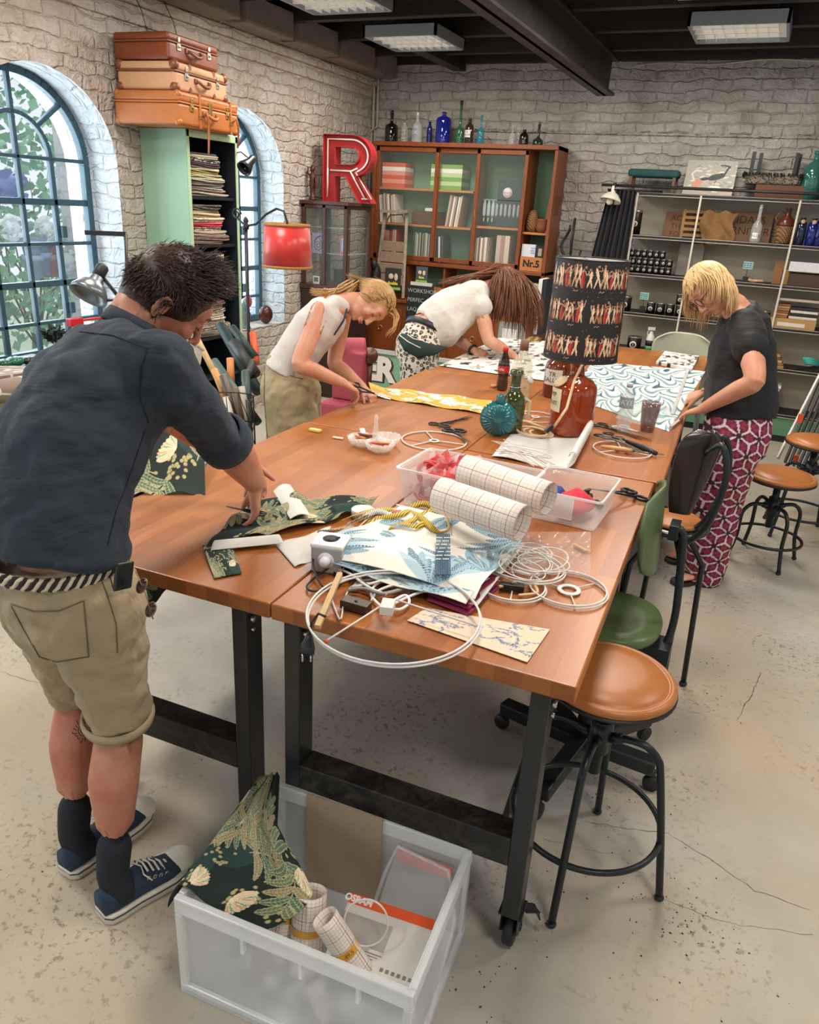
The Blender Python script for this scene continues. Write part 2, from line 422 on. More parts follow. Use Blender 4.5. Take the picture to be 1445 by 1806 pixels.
struct(wall_left().build('wall_left',[M_BRL,M_REV,plain('#b9b3a8',.5,var=.2,nscale=8)],fix=False),'white painted brick wall with round arched window openings')
# projecting ledge along the top of the left wall
mb = MB();mb.bb((XL,YF-1.4,2.80),(XL+.05,YB,2.865));mb.bb((XL,YF-1.4,2.70),(XL+.022,YB,2.80))
struct(mb.build('trim_1',M_BRL,bevel=.012),'painted ledge along the top of the left wall')
# grey masonry blocks between joists above the ledge
box_struct('wall_back',(XL-.45,YB,0),(XR+.3,YB+.3,ZC+.1),M_BRB)
mb = MB();mb.tube([(-2.9,YB-.008,2.44),(-1.6,YB-.012,2.435),(0,YB-.01,2.43),(1.4,YB-.01,2.43)],.014,6)
struct(mb.build('trim_2',M_BRB),'painted pipe ridge running along the back wall')
def wall_right():  # unseen side wall, its openings shaped to let sky light in
 mb = MB();z = ZC+.1;wins = [(-2.4,-.9),(-.3,1.2),(1.8,3.3),(3.9,5.4)]
 ys = YF-1.5
 for a,b in wins:
  mb.bb((XR,ys,0),(XR+.3,a,z));mb.bb((XR,a,0),(XR+.3,b,.8));mb.bb((XR,a,2.4),(XR+.3,b,z));ys = b
 mb.bb((XR,ys,0),(XR+.3,YB+.3,z));return mb
struct(wall_right().build('wall_right',M_BRL,fix=False),'unseen painted brick wall with openings added for daylight')

# ---- dark timber ceiling: boards, joists and one steel beam
t = NT('black_timber');co = t.co('Object',(1,9,9));n1 = t.noise(co,3,6,.6)
t.set(t.mix('#191513','#2f2622',n1),.55);t.bump(n1,.2,.01);M_BLK = t.m
t = NT('board_ceiling');co = t.co('Object',(7,1,1));n1 = t.noise(co,2.2,6,.6)
t.set(t.mix('#1c1918','#3a302a',n1),.7);M_CEIL = t.m
box_struct('ceiling',(XL-.45,YF-1.5,ZC),(XR+.3,YB+.3,ZC+.12),M_CEIL)
J = [7.5,7.04,6.37,5.70,5.03,4.36,3.69,3.02,2.35,1.68,1.01,.34,-.33,-1.0,-1.67,-2.34,-3.01]
for i,y in enumerate(J):
 mb = MB();mb.bb((XL-.02+(.0 if i else 0),y,2.985),(XR,y+.07,ZC+.02))
 o = mb.build('trim_%d' % (i+3),M_BLK,bevel=.004);struct(o,'black ceiling joist')
mb = MB()
for i,(a,b) in enumerate(zip(J[1:],J[:-1])): mb.bb((XL-.02,a+.07,2.865),(XL+.26,b,3.04))
for y in (5.70,5.03,6.37,4.36): mb.bb((XL-.02,y,2.865),(XL+.12,y+.07,2.99))
t = NT('rough_mortar');n1 = t.noise(t.co(),14,6,.7);t.set(t.mix('#6f655b','#a0968a',n1),.9);t.bump(n1,.8,.03)
struct(mb.build('trim_20',t.m),'rough grey masonry between the joist ends')
t = NT('dark_steel');n1 = t.noise(t.co(),6,6,.65)
t.set(t.mix('#2c2422','#5b4538',t.ramp(n1,[(.5,'#000000'),(.8,'#ffffff')])),.5);t.bump(n1,.15,.006);M_STEELB = t.m
mb = MB();x0 = -1.70;mb.bb((x0,YF,2.70),(x0+.15,7.36,2.725));mb.bb((x0+.06,YF,2.70),(x0+.075+.02,7.36,2.98));mb.bb((x0,YF,2.955),(x0+.15,7.36,2.98))
struct(mb.build('trim_21',M_STEELB,bevel=.004),'brown black steel beam under the joists')
mb = MB();mb.bb((-3.12,6.5,2.93),(-3.0,YB,3.05))
struct(mb.build('trim_22',M_BLK),'short black cross beam')
# cables and pipes
M_CABLE = plain('#cfc8be',.5)
mb = MB()
pts = [(-3.85+i*.12,YB-.012,2.985+.008*math.sin(i*1.7)+.0045*i*.3) for i in range(17)];mb.tube(pts,.006,6)
pts = [(-1.45+i*.12,YB-.012,2.955+.012*math.sin(i*.9)+.002*i) for i in range(22)];mb.tube(pts,.006,6)
for i in range(1,38,6): mb.box((-3.85+i*.12,YB-.012,2.99),(.02,.02,.02))
tag(mb.build('cable',M_CABLE),'thin white cable clipped along the top of the back wall','cable')
mb = MB();q = [(XL+.06,YB-.05,3.05),(XL+.07,YB-.05,2.45),(XL+.01,YB-.05,2.42),(XL+.005,YB-.05,1.3)]
mb.tube(q,.012,8);mb.tube([(a-.035+.006,b-.02,c) for a,b,c in q[:1]]+[(a-.03,b-.03,c-.03) for a,b,c in q[1:]],.012,8)
mb.tube([(XL+.035,YB-.03,2.42),(XL+.035,YB-.03,1.3)],.01,8)
tag(mb.build('conduit',plain('#b8aea3',.5)),'white conduit pipes running down the room corner','pipe')
mb = MB();mb.tube([(XL+.055,4.6+i*.25,2.872+.006*math.sin(i*2.1)) for i in range(12)],.006,6)
tag(mb.build('cable',plain('#4a443f',.6)),'dark cable lying along the left wall ledge','cable')
mb = MB();c0 = PX(392,18,XL+.1);mb.box(c0,(.05,.09,.09));mb.tube([c0,c0+V3(0,-.02,-.08)],.008)
tag(mb.build('junction_box',plain('#9a948c',.5),bevel=.008),'grey junction box at the top of the left wall','junction box')

# ---- arched steel windows
M_FRAME = plain('#31505f',.45,var=.25,nscale=25,bump=.1);M_FRAME2 = plain('#3b4448',.5,var=.25)
M_PANE = glass('#dff2ff',.02,thin=True,alpha=.06)
def window(ci,idx):
 c = WC[ci];X = XL-.25;r = .53;sp = WSP+.01;ht = .50
 T = thing('window_%d' % idx,'arched steel window with small panes','window',(X,c,WSILL),0);T['kind'] = 'structure'
 mb = MB();z0 = WSILL+.01
 rr = r-.022
 arc = [(X,c-rr*math.cos(PI*i/28),sp+(ht-.02)*math.sin(PI*i/28)) for i in range(29)]
 loop = [(X,c-rr,z0)]+arc+[(X,c+rr,z0)]
 for a,b in zip(loop[:-1],loop[1:]): mb.bar(a,b,.045,.05,(1,0,0))
 mb.bar((X,c-rr,z0+.02),(X,c+rr,z0+.02),.05,.05,(1,0,0))
 rows = [1.89,1.643,1.397,1.158,.918]
 for k,z in enumerate(rows): mb.bar((X,c-rr,z),(X,c+rr,z),.032,.022 if k != 1 and k != 3 else .038,(0,0,1))
 for k in (-1,0,1):
  zt = (sp+ht-.02) if k == 0 else 1.89
  mb.bar((X,c+k*.24,z0),(X,c+k*.24,zt),.024 if k == 0 else .03,.032,(1,0,0))
 inner = [(X,c-.24*math.cos(PI*i/16),1.89+.24*math.sin(PI*i/16)) for i in range(17)]
 for a,b in zip(inner[:-1],inner[1:]): mb.bar(a,b,.026,.032,(1,0,0))
 for s_ in (-1,1): mb.bar((X,c+s_*.165,1.89+.175),(X,c+s_*.38,sp+.35),.026,.032,(1,0,0))
 for z in (1.47,1.0): mb.box((X+.03,c+.26,z),(.03,.035,.07))
 for y in (-.26,): mb.box((X+.03,c+y,1.47),(.03,.035,.07))
 mb.build('window_frame',M_FRAME,T,world=True,bevel=.004)
 g = MB();pts = [(c-rr,z0)]+[(a[1],a[2]) for a in arc]+[(c+rr,z0)]
 g.prism(pts,.004,(X-.004,0,0),(0,1,0),(0,0,1),(1,0,0))
 g.build('window_pane',M_PANE,T,world=True)
 return T
for k,ci in enumerate((3,4,2,1)): window(ci,k+1)
for k,ci in enumerate((3,4,2,1,0)):
 area_light('daylight',(XL-.6,WC[ci],1.65),(0,R(-90),0),1.6,1.0,DAY_W,(.78,.9,1.0))
# ---- garden outside: leafy shrubs, white blossoms, a pale wall and the ground
t = NT('garden_leaf');n1 = t.noise(t.co(),6,3);t.set(t.mix('#7fb895','#b2dab0',n1),.5);t.b.inputs['Subsurface Weight'].default_value = 0  # leaf greens paled, bright daylight haze put into their colour
M_LEAF = t.m;M_LEAF2 = plain('#79b09c',.5,var=.4,nscale=8);M_TWIG = plain('#7a6f66',.7);M_BLOOM = plain('#f2f5f2',.6);M_BLUE = plain('#7d8fc9',.6)
def leafy(c,r,n,size,mats,rs):
 g = np.random.default_rng(rs);mb = MB()
 for i in range(n):
  d = g.normal(size=3);d /= np.linalg.norm(d);p = V3(*c)+V3(*(d*np.array(r)*g.uniform(.55,1.0)))
  a = V3(*g.normal(size=3)).normalized();b = a.orthogonal().normalized();s_ = size*g.uniform(.5,1.2)
  q = b.cross(a);mb.add([p,p+a*s_*.5+b*s_*.35,p+a*s_,p+a*s_*.5-b*s_*.35+q*s_*.1],[(0,1,2,3)],mi=int(g.random() < .35))
 for i in range(14):
  d = g.normal(size=3);p = V3(*c)+V3(0,0,-r[2]*.9);e = V3(*c)+V3(d[0]*r[0]*.5,d[1]*r[1]*.5,r[2]*.4*g.uniform(-.5,1));m_ = p.lerp(e,.5)+V3(g.normal()*.1,g.normal()*.1,0)
  mb.tube([p,m_,e],[.012,.009,.004],5,mi=2)
 return mb
sh = [((-5.3,3.3,1.0),(.45,.8,.75),1500,.09,'broad leafed shrub outside the nearest arched window'),
  ((-6.0,5.0,1.5),(.7,.9,1.3),1600,.11,'tall pale green shrub outside between the two windows'),
  ((-6.6,7.6,1.6),(.8,1.4,1.4),1200,.12,'loose shrub outside behind the far arched window'),
  ((-6.9,4.0,2.6),(.8,1.7,1.3),1500,.12,'high hazy tree crown outside the nearest window'),
  ((-6.0,1.3,1.2),(.8,1.2,1.1),900,.11,'low shrub outside beyond the left edge')]
for i,(c,r_,n,s_,lb) in enumerate(sh):
 o = leafy(c,r_,n,s_,None,20+i).build('garden_shrub',[M_LEAF,M_LEAF2,M_TWIG],fix=False);tag(base(o),lb,'shrub','shrubs in the garden')
def blossom(p,r_,m,lb):
 mb = MB();g = np.random.default_rng(int(p[2]*1000))
 for i in range(60):
  d = V3(*g.normal(size=3)).normalized();a = d.orthogonal().normalized();q = p+d*r_*.75
  mb.add([q,q+(d+a)*r_*.35,q+d*r_*.5,q+(d-a)*r_*.35],[(0,1,2,3)])
 mb.ell(p,r_*.75,nu=10,nv=6);return tag(base(mb.build('blossom',m,fix=False)),lb,'flower','round blossoms outside the window')
for (x,y,X,r_,m,lb) in ((20,328,-5.0,.10,M_BLUE,'blue round hydrangea bloom outside the window'),(22,402,-4.85,.075,M_BLOOM,'white round bloom left of the window middle bar'),
      (85,405,-4.85,.08,M_BLOOM,'white round bloom right of the window middle bar'),(118,330,-4.95,.12,M_BLOOM,'large white bloom high by the right panes'),(120,460,-4.85,.08,M_BLOOM,'small white bloom low by the right panes')):
 blossom(PX(x,y,X),r_,m,lb)
mb = MB();mb.bb((-4.9,4.42,-.1),(-4.4,4.72,3.0));struct(mb.build('wall_garden',brickmat('garden_brick',('X','Z'),'#f0efec','#dcd6cf','#b3aaa2',.6)),'white painted garden wall outside')
box_struct('floor_garden',(-14,-6,-.3),(XL-.45,14,-.08),plain('#9aa692',.9,var=.4,nscale=3))
for (x,y,c_,lb) in ((75,465,'#8fa3c4','blue terracotta pot outside the window'),(88,468,'#b5766c','red terracotta pot outside the window'),(60,470,'#9fb3cf','pale blue pot outside the window')):
 p = PX(x,y,-4.9);mb = MB();mb.lathe([(0,0),(.05,0),(.065,.12),(.075,.12),(.075,.16),(.06,.16)],p-V3(0,0,.08),16)
 mb.lathe([(0,0),(.05,0),(.065,.12),(.075,.12),(.075,.16),(.06,.16)],p+V3(0,0,.02),16)
 tag(base(mb.build('plant_pot',plain(c_,.8))),lb,'plant pot','pots stacked outside the window')

# ---- louvred ceiling lights
M_LOUV = plain('#f2efe6',.35);M_TUBE = NT('lit_tube');M_TUBE.set('#ffffff',.4);M_TUBE.b.inputs['Emission Color'].default_value = (1,.96,.9,1);M_TUBE.b.inputs['Emission Strength'].default_value = 2.2
def ceiling_light(x,y,label,w=.6,d=.58,watts=CEIL_W):
 T = thing('ceiling_light',label,'light',(x,y,2.90),0,'louvred ceiling lights')
 mb = MB()
 for a,b in (((-w/2,-d/2,0),(w/2,-d/2+.018,.08)),((-w/2,d/2-.018,0),(w/2,d/2,.08)),((-w/2,-d/2,0),(-w/2+.018,d/2,.08)),((w/2-.018,-d/2,0),(w/2,d/2,.08)),((-w/2,-d/2,.075),(w/2,d/2,.08))): mb.bb(a,b)
 mb.build('housing',plain('#8f959a',.45),T)
 mb = MB()
 for i in range(1,4): mb.bb((-w/2+.018,-d/2+i*d/4-.006,.004),(w/2-.018,-d/2+i*d/4+.006,.045))
 for i in range(1,9): mb.add([(-w/2+i*w/9,-d/2,.045),(-w/2+i*w/9+.004,-d/2,.004),(-w/2+i*w/9+.004,d/2,.004),(-w/2+i*w/9,d/2,.045)],[(0,1,2,3)])
 mb.build('louvre',M_LOUV,T)
 for k in range(4):
  m2 = MB();m2.cyl((-w/2+.03,-d/2+(k+.5)*d/4,.06),(w/2-.03,-d/2+(k+.5)*d/4,.06),.010,n=8);m2.build('fluorescent_tube',M_TUBE.m,T)
 m2 = MB()
 for sx in (-.2,.2): m2.cyl((sx,0,.08),(sx,0,.26),.006,n=6)
 m2.build('hanger',plain('#3a3634',.6),T)
 area_light('lamp_glow',(0,0,-.01),(0,0,0),w-.06,d-.06,watts,(1,.93,.84),T)
ceiling_light(-2.88,6.15,'louvred ceiling light nearest the corner of the room')
ceiling_light(-2.88,4.88,'louvred ceiling light above the suitcases, cut by the top edge')
ceiling_light(-.53,6.13,'louvred ceiling light above the right hand shelves')
ceiling_light(-.53,4.92,'louvred ceiling light at the top right edge, mostly out of view')
for x,y,w_ in ((-.53,3.4,'above the amber bottle lamp'),(-2.88,3.3,'above the wire basket of rolls'),(-.53,1.9,'above the near right work table'),(-2.88,1.7,'above the hexagon patterned armchair'),(.9,.4,'to the right behind the camera'),(-1.9,.1,'behind the man in the dark shirt'),(1.6,3.0,'above the open floor at the right')):  # lamps added beyond the view to fill the room with light
 ceiling_light(x,y,'louvred ceiling light '+w_+', added out of the frame')
# ================================================================ the work tables
TA = .0358
_ct,_st = math.cos(TA),math.sin(TA)
def TLP(x,y,z=0): return V3(x*_ct-y*_st,x*_st+y*_ct,z)
t = NT('oiled_wood');tc = t.n('ShaderNodeTexCoord');sp = t.n('ShaderNodeSeparateXYZ');t.l(tc.outputs['Object'],sp.inputs[0])
cb = t.n('ShaderNodeCombineXYZ');t.l(sp.outputs['Y'],cb.inputs[0]);t.l(sp.outputs['X'],cb.inputs[1]);t.l(sp.outputs['Z'],cb.inputs[2])
br = t.n('ShaderNodeTexBrick');t.l(cb.outputs[0],br.inputs['Vector']);br.inputs['Scale'].default_value = 1;br.offset = .37
br.inputs['Brick Width'].default_value = .55;br.inputs['Row Height'].default_value = .062;br.inputs['Mortar Size'].default_value = .0007;br.inputs['Mortar Smooth'].default_value = .2
br.inputs['Color1'].default_value = (1,1,1,1);br.inputs['Color2'].default_value = (0,0,0,1);br.inputs['Mortar'].default_value = (.0,.0,.0,1);br.inputs['Bias'].default_value = 0
mp = t.n('ShaderNodeMapping');mp.inputs['Scale'].default_value = (22,1.6,22);t.l(tc.outputs['Object'],mp.inputs[0])
gr = t.noise(mp.outputs[0],2.4,7,.62,.8);mp2 = t.n('ShaderNodeMapping');mp2.inputs['Scale'].default_value = (90,3,90);t.l(tc.outputs['Object'],mp2.inputs[0])
gf = t.noise(mp2.outputs[0],3,4,.7)
c = t.mix('#7d4019','#b5703a',t.math('ADD',t.math('MULTIPLY',br.outputs['Color'],.45),t.math('MULTIPLY',gr,.6)))
c = t.mix(c,'#6d3413',t.math('MULTIPLY',t.ramp(gf,[(.5,'#000000'),(.75,'#ffffff')]),.35))
blot = t.noise(t.co(),2.2,5,.6);c = t.mix(c,'#c0824a',t.math('MULTIPLY',t.ramp(blot,[(.45,'#000000'),(.7,'#ffffff')]),.4))
t.set(c,t.math('MULTIPLY_ADD',gr,.25,.20));t.b.inputs['Specular IOR Level'].default_value = .45;t.bump(gf,.05,.002)
M_TOP = t.m
t = NT('black_steel');n1 = t.noise(t.co(),25,5,.7);t.set(t.mix('#17191b','#2c2f31',n1),.32,.0);t.bump(n1,.06,.004);M_LEG = t.m
t = NT('scuffed_black_steel');n1 = t.noise(t.co(),18,6,.75,1);t.set(t.mix('#121212','#46413b',t.ramp(n1,[(.45,'#000000'),(.75,'#ffffff')])),.45);M_LEG2 = t.m
M_CHROME = plain('#c9ccd0',.2,.9);M_RUBBER = plain('#202123',.5);M_IRON = plain('#2a2d2f',.38,.3,var=.2);M_ZINC = plain('#8d9194',.35,.8)
def caster(mb_parent,x,y):
 w = MB();w.lathe([(.0,-.014),(.048,-.014),(.052,-.009),(.052,.009),(.048,.014),(0,.014)],(x,y+.02,.052),24,(1,0,0))
 wh = w.build('caster_wheel',M_RUBBER,mb_parent)
 p = MB()
 for s in (-1,1): p.prism([(-.03,.13),(.03,.13),(.035,.08),(.045,.04),(.005,.035),(-.035,.08)],.003,(x+s*.021-.0015,y,0),(0,1,0),(0,0,1),(1,0,0))
 p.bb((x-.03,y-.03,.125),(x+.03,y+.035,.132));p.cyl((x-.026,y+.02,.052),(x+.026,y+.02,.052),.009,n=12)
 p.bar((x+.02,y+.02,.118),(x+.05,y+.06,.09),.035,.004);p.bar((x+.05,y+.06,.09),(x+.056,y+.065,.06),.03,.004)
 p.build('caster_bracket',M_IRON,mb_parent,bevel=.002)
def work_table(x0,x1,y0,y1,label,il=.10,ir=.10,top=.85):
 T = thing('work_table',label,'table',TLP(x0,y0),TA,'wheeled work tables pushed together')
 w,d = x1-x0,y1-y0
 m = MB();m.bb((0,0,top-.042),(w,d,top));m.build('tabletop',M_TOP,T,bevel=.004)
 for fy in (.06,d-.06):
  lx = (il,w-ir)
  for x in lx:
   m = MB();m.bb((x-.022,fy-.035,.13),(x+.022,fy+.035,top-.043));m.build('leg',M_LEG,T,bevel=.003)
   caster(T,x,fy)
   m = MB();m.cyl((x+.022,fy-.015,top-.085),(x+.034,fy-.015,top-.085),.009,n=6);m.cyl((x+.022,fy-.015,top-.115),(x+.032,fy-.015,top-.115),.006,n=6);m.build('bolt',M_CHROME,T)
  m = MB();m.bb((lx[0]+.022,fy-.035,.29),(lx[1]-.022,fy+.035,.375));m.build('crossbar',M_LEG2,T,bevel=.003)
  m = MB();m.bb((lx[0]-.03,fy-.03,top-.05),(lx[1]+.03,fy+.03,top-.043));m.build('top_plate',M_LEG,T)
 return T
XA0,XM,XB1 = -1.625,-.884,-.147
work_table(XA0,XM-.002,1.364,2.80,'oiled wood work table the man in the dark shirt bends over',il=.1,ir=.106)
work_table(XM+.002,XB1,1.364,2.80,'oiled wood work table nearest the camera, holding the gridded rolls',il=.042,ir=.075)
work_table(XA0+.01,XM-.002,2.806,4.185,'oiled wood work table with the yellow floral cloth')
work_table(XM+.002,-.118,2.812,4.6,'oiled wood work table under the bottle lamp')
work_table(XA0+.03,XM-.002,4.195,5.70,'oiled wood work table under the black and white bird fabric')
work_table(XM+.002,-.100,4.606,5.95,'oiled wood work table at the far right before the pale chair')
# ================================================================ furniture along the walls
M_GREEN = plain('#92b89c',.45,var=.06,nscale=4);M_GREEN2 = plain('#b3cba4',.45,var=.05);M_NAVY = plain('#19212c',.6,var=.15);M_SHELFK = plain('#1c1e21',.45)
def rbox(mb,a,b): return mb.bb(a,b)
# ---- tall narrow green cupboard
T = thing('tall_cupboard','tall pale green cupboard with open dark shelves of folded fabric, between the arched windows','cupboard',(-3.757,4.525,0))
X0,X1,Y0,Y1,ZT = -3.945,-3.567,4.26,4.79,2.12
m = MB();m.bb((X0,Y0,0),(X1,Y0+.02,ZT));m.bb((X0,Y1-.02,0),(X1,Y1,ZT));m.bb((X0,Y0+.02,ZT-.03),(X1,Y1-.02,ZT));m.bb((X0,Y0+.02,0),(X1,Y1-.02,.06))
m.bb((X1-.0,Y0,0),(X1+.006,Y0+.028,ZT),mi=1);m.bb((X1,Y1-.026,0),(X1+.006,Y1,ZT),mi=1);m.bb((X1,Y0,ZT-.045),(X1+.006,Y1,ZT),mi=1)
m.build('carcass',[M_GREEN,M_GREEN2],T,world=True,bevel=.003)
m = MB();m.bb((X0,Y0+.02,.06),(X0+.012,Y1-.02,ZT-.03));m.bb((X0+.012,Y0+.02,.06),(X1-.005,Y0+.026,ZT-.03));m.bb((X0+.012,Y1-.026,.06),(X1-.005,Y1-.02,ZT-.03));m.bb((X0+.012,Y0+.026,ZT-.036),(X1-.005,Y1-.026,ZT-.03))
m.build('lining',M_NAVY,T,world=True)
CUPZ = [1.725,1.419,1.109,.79,.50]
for z in CUPZ:
 m = MB();m.bb((X0+.012,Y0+.026,z-.018),(X1-.012,Y1-.026,z));m.build('shelf',M_SHELFK,T,world=True)
# folded fabrics
def folded(loc,dx,dy,h,col,col2,label,rz=0,pat=0,seed=0,group='folded fabrics in the green cupboard',layers=2):
 g = np.random.default_rng(seed);T_ = MB()
 for k in range(layers):
  z0 = h*k/layers;z1 = h*(k+1)/layers;rings = []
  n = 28;ph = g.uniform(0,6);am = g.uniform(.003,.009)
  cx = g.uniform(-.006,.006);cy = g.uniform(-.006,.006)
  for q,(s_,zz) in enumerate(((.93,z0),(1.0,z0+(z1-z0)*.25),(1.005,z0+(z1-z0)*.7),(.95,z1))):
   rg = []
   for i in range(n):
    a = 2*PI*i/n;ca,sa = math.cos(a),math.sin(a);e = 2/7
    x = math.copysign(abs(ca)**e,ca)*dx/2*s_+cx;y = math.copysign(abs(sa)**e,sa)*dy/2*s_+cy
    rg.append(V3(x,y,zz+am*math.sin(3*x/dx*4+ph)*math.cos(2*y/dy*3+ph)))
   rings.append(rg)
  T_.loft(rings,smooth=True,mi=k % 2)
 def fm(c,c2):
  if pat:
   key = ('fold',c,c2,pat)
   if key not in _M:
    t = NT('patterned_cloth');co = t.co();nn = t.noise(co,24 if pat == 1 else 60,2,.6,2.5)
    t.set(t.mix(c,c2,t.ramp(nn,[(.46,'#000000'),(.52,'#ffffff')])),.85);t.bump(t.noise(t.co(),40,3),.3,.006);_M[key] = t.m
   return _M[key]
  return plain(c,.88,var=.2,nscale=14,bump=.5,bscale=45)
 o = T_.build('folded_fabric',[fm(col,col2),fm(col2 if not pat else col,col2)],fix=True)
 o.location = loc;o.rotation_euler = (0,0,rz);return tag(o,label,'fabric',group)
piles = [
 (CUPZ[0],[('#8d8b83','#9d9a8f',0,'grey green'),('#b9763a','#8c8a82',0,'rust edged'),('#a2988c','#8e8478',0,'taupe'),('#7d7269','#6b635d',0,'grey brown'),('#a7a08d','#bab29b',0,'oatmeal'),('#b5aa8a','#a39a7c',0,'sand'),('#c8a35a','#8f8a6d',0,'ochre edged'),('#b9ae86','#c3ba97',0,'straw'),('#4c3b45','#5b4750',0,'plum'),('#d9d3c5','#3a3836',1,'black figured white'),('#b8ab95','#c9bda6',0,'beige'),('#5b5b58','#6e6d68',0,'thin charcoal')],.033),
 (CUPZ[1],[('#b49a88','#d1bba9',0,'blush striped'),('#5d4a43','#7c6459',1,'brown patterned'),('#e2d8cf','#9f8b80',0,'cream pleated'),('#cfb9a9','#70594d',1,'rosy patterned'),('#d6435a','#e3596c',0,'crimson'),('#9c8a76','#d9cdb9',1,'tan'),('#a48c68','#c2ab83',0,'golden tan'),('#8f8973','#777261',0,'moss'),('#7d7262','#4b4640',1,'dark tapestry')],.032),
 (CUPZ[2],[('#8f9bb3','#d8d8dc',1,'blue and white checked'),('#c59a94','#e0cdbf',0,'rose'),('#b08b79','#d4b9a4',0,'peach brown'),('#3f4a4a','#2f3738',0,'dark teal'),('#6e6b62','#c9c3b4',1,'grey leaf'),('#4e4a46','#39362f',0,'near black'),('#b59f7c','#8d7a5c',1,'gold damask'),('#a58d68','#c9b48f',0,'camel'),('#d0c2a6','#bfae90',0,'cream top')],.031),
 (CUPZ[3],[('#b5ada0','#89827a',0,'stone'),('#c7c0b4','#a69c8f',0,'pale grey'),('#b9aa96','#6c5a49',1,'brown print'),('#a29b92','#d8d3ca',1,'grey print'),('#8a6c5d','#c4b3a4',1,'rust print'),('#d0c8bb','#8d857b',0,'ivory'),('#6b5b50','#b3a593',1,'umber print'),('#8f7f6c','#a69582',0,'mushroom'),('#6a4a45','#7b5852',0,'maroon')],.030)]
shelfname = ['top','second','third','lowest']
for si,(z,lst,h) in enumerate(piles):
 zz = z+.001
 for k,(c1,c2,p,nm) in enumerate(lst):
  hh = h*(.5 if 'thin' in nm else rng.uniform(.75,.98));w = .40-.008*k+rng.uniform(-.03,.03)
  if h*len(lst) > .3: hh *= .74
  pos = ['bottom','second','third','fourth','fifth','sixth','seventh','eighth','ninth','tenth','eleventh','top'][k] if k < len(lst)-1 else 'topmost'
  folded((-3.72+rng.uniform(-.008,.008),4.30+w/2,zz),.27,w,hh,c1,c2,'%s folded fabric, %s on the %s shelf of the green cupboard' % (nm,pos if pos in ('bottom','topmost') else pos+' from bottom',shelfname[si]),rng.uniform(-.07,.07),p,si*20+k)
  zz += hh+.0012

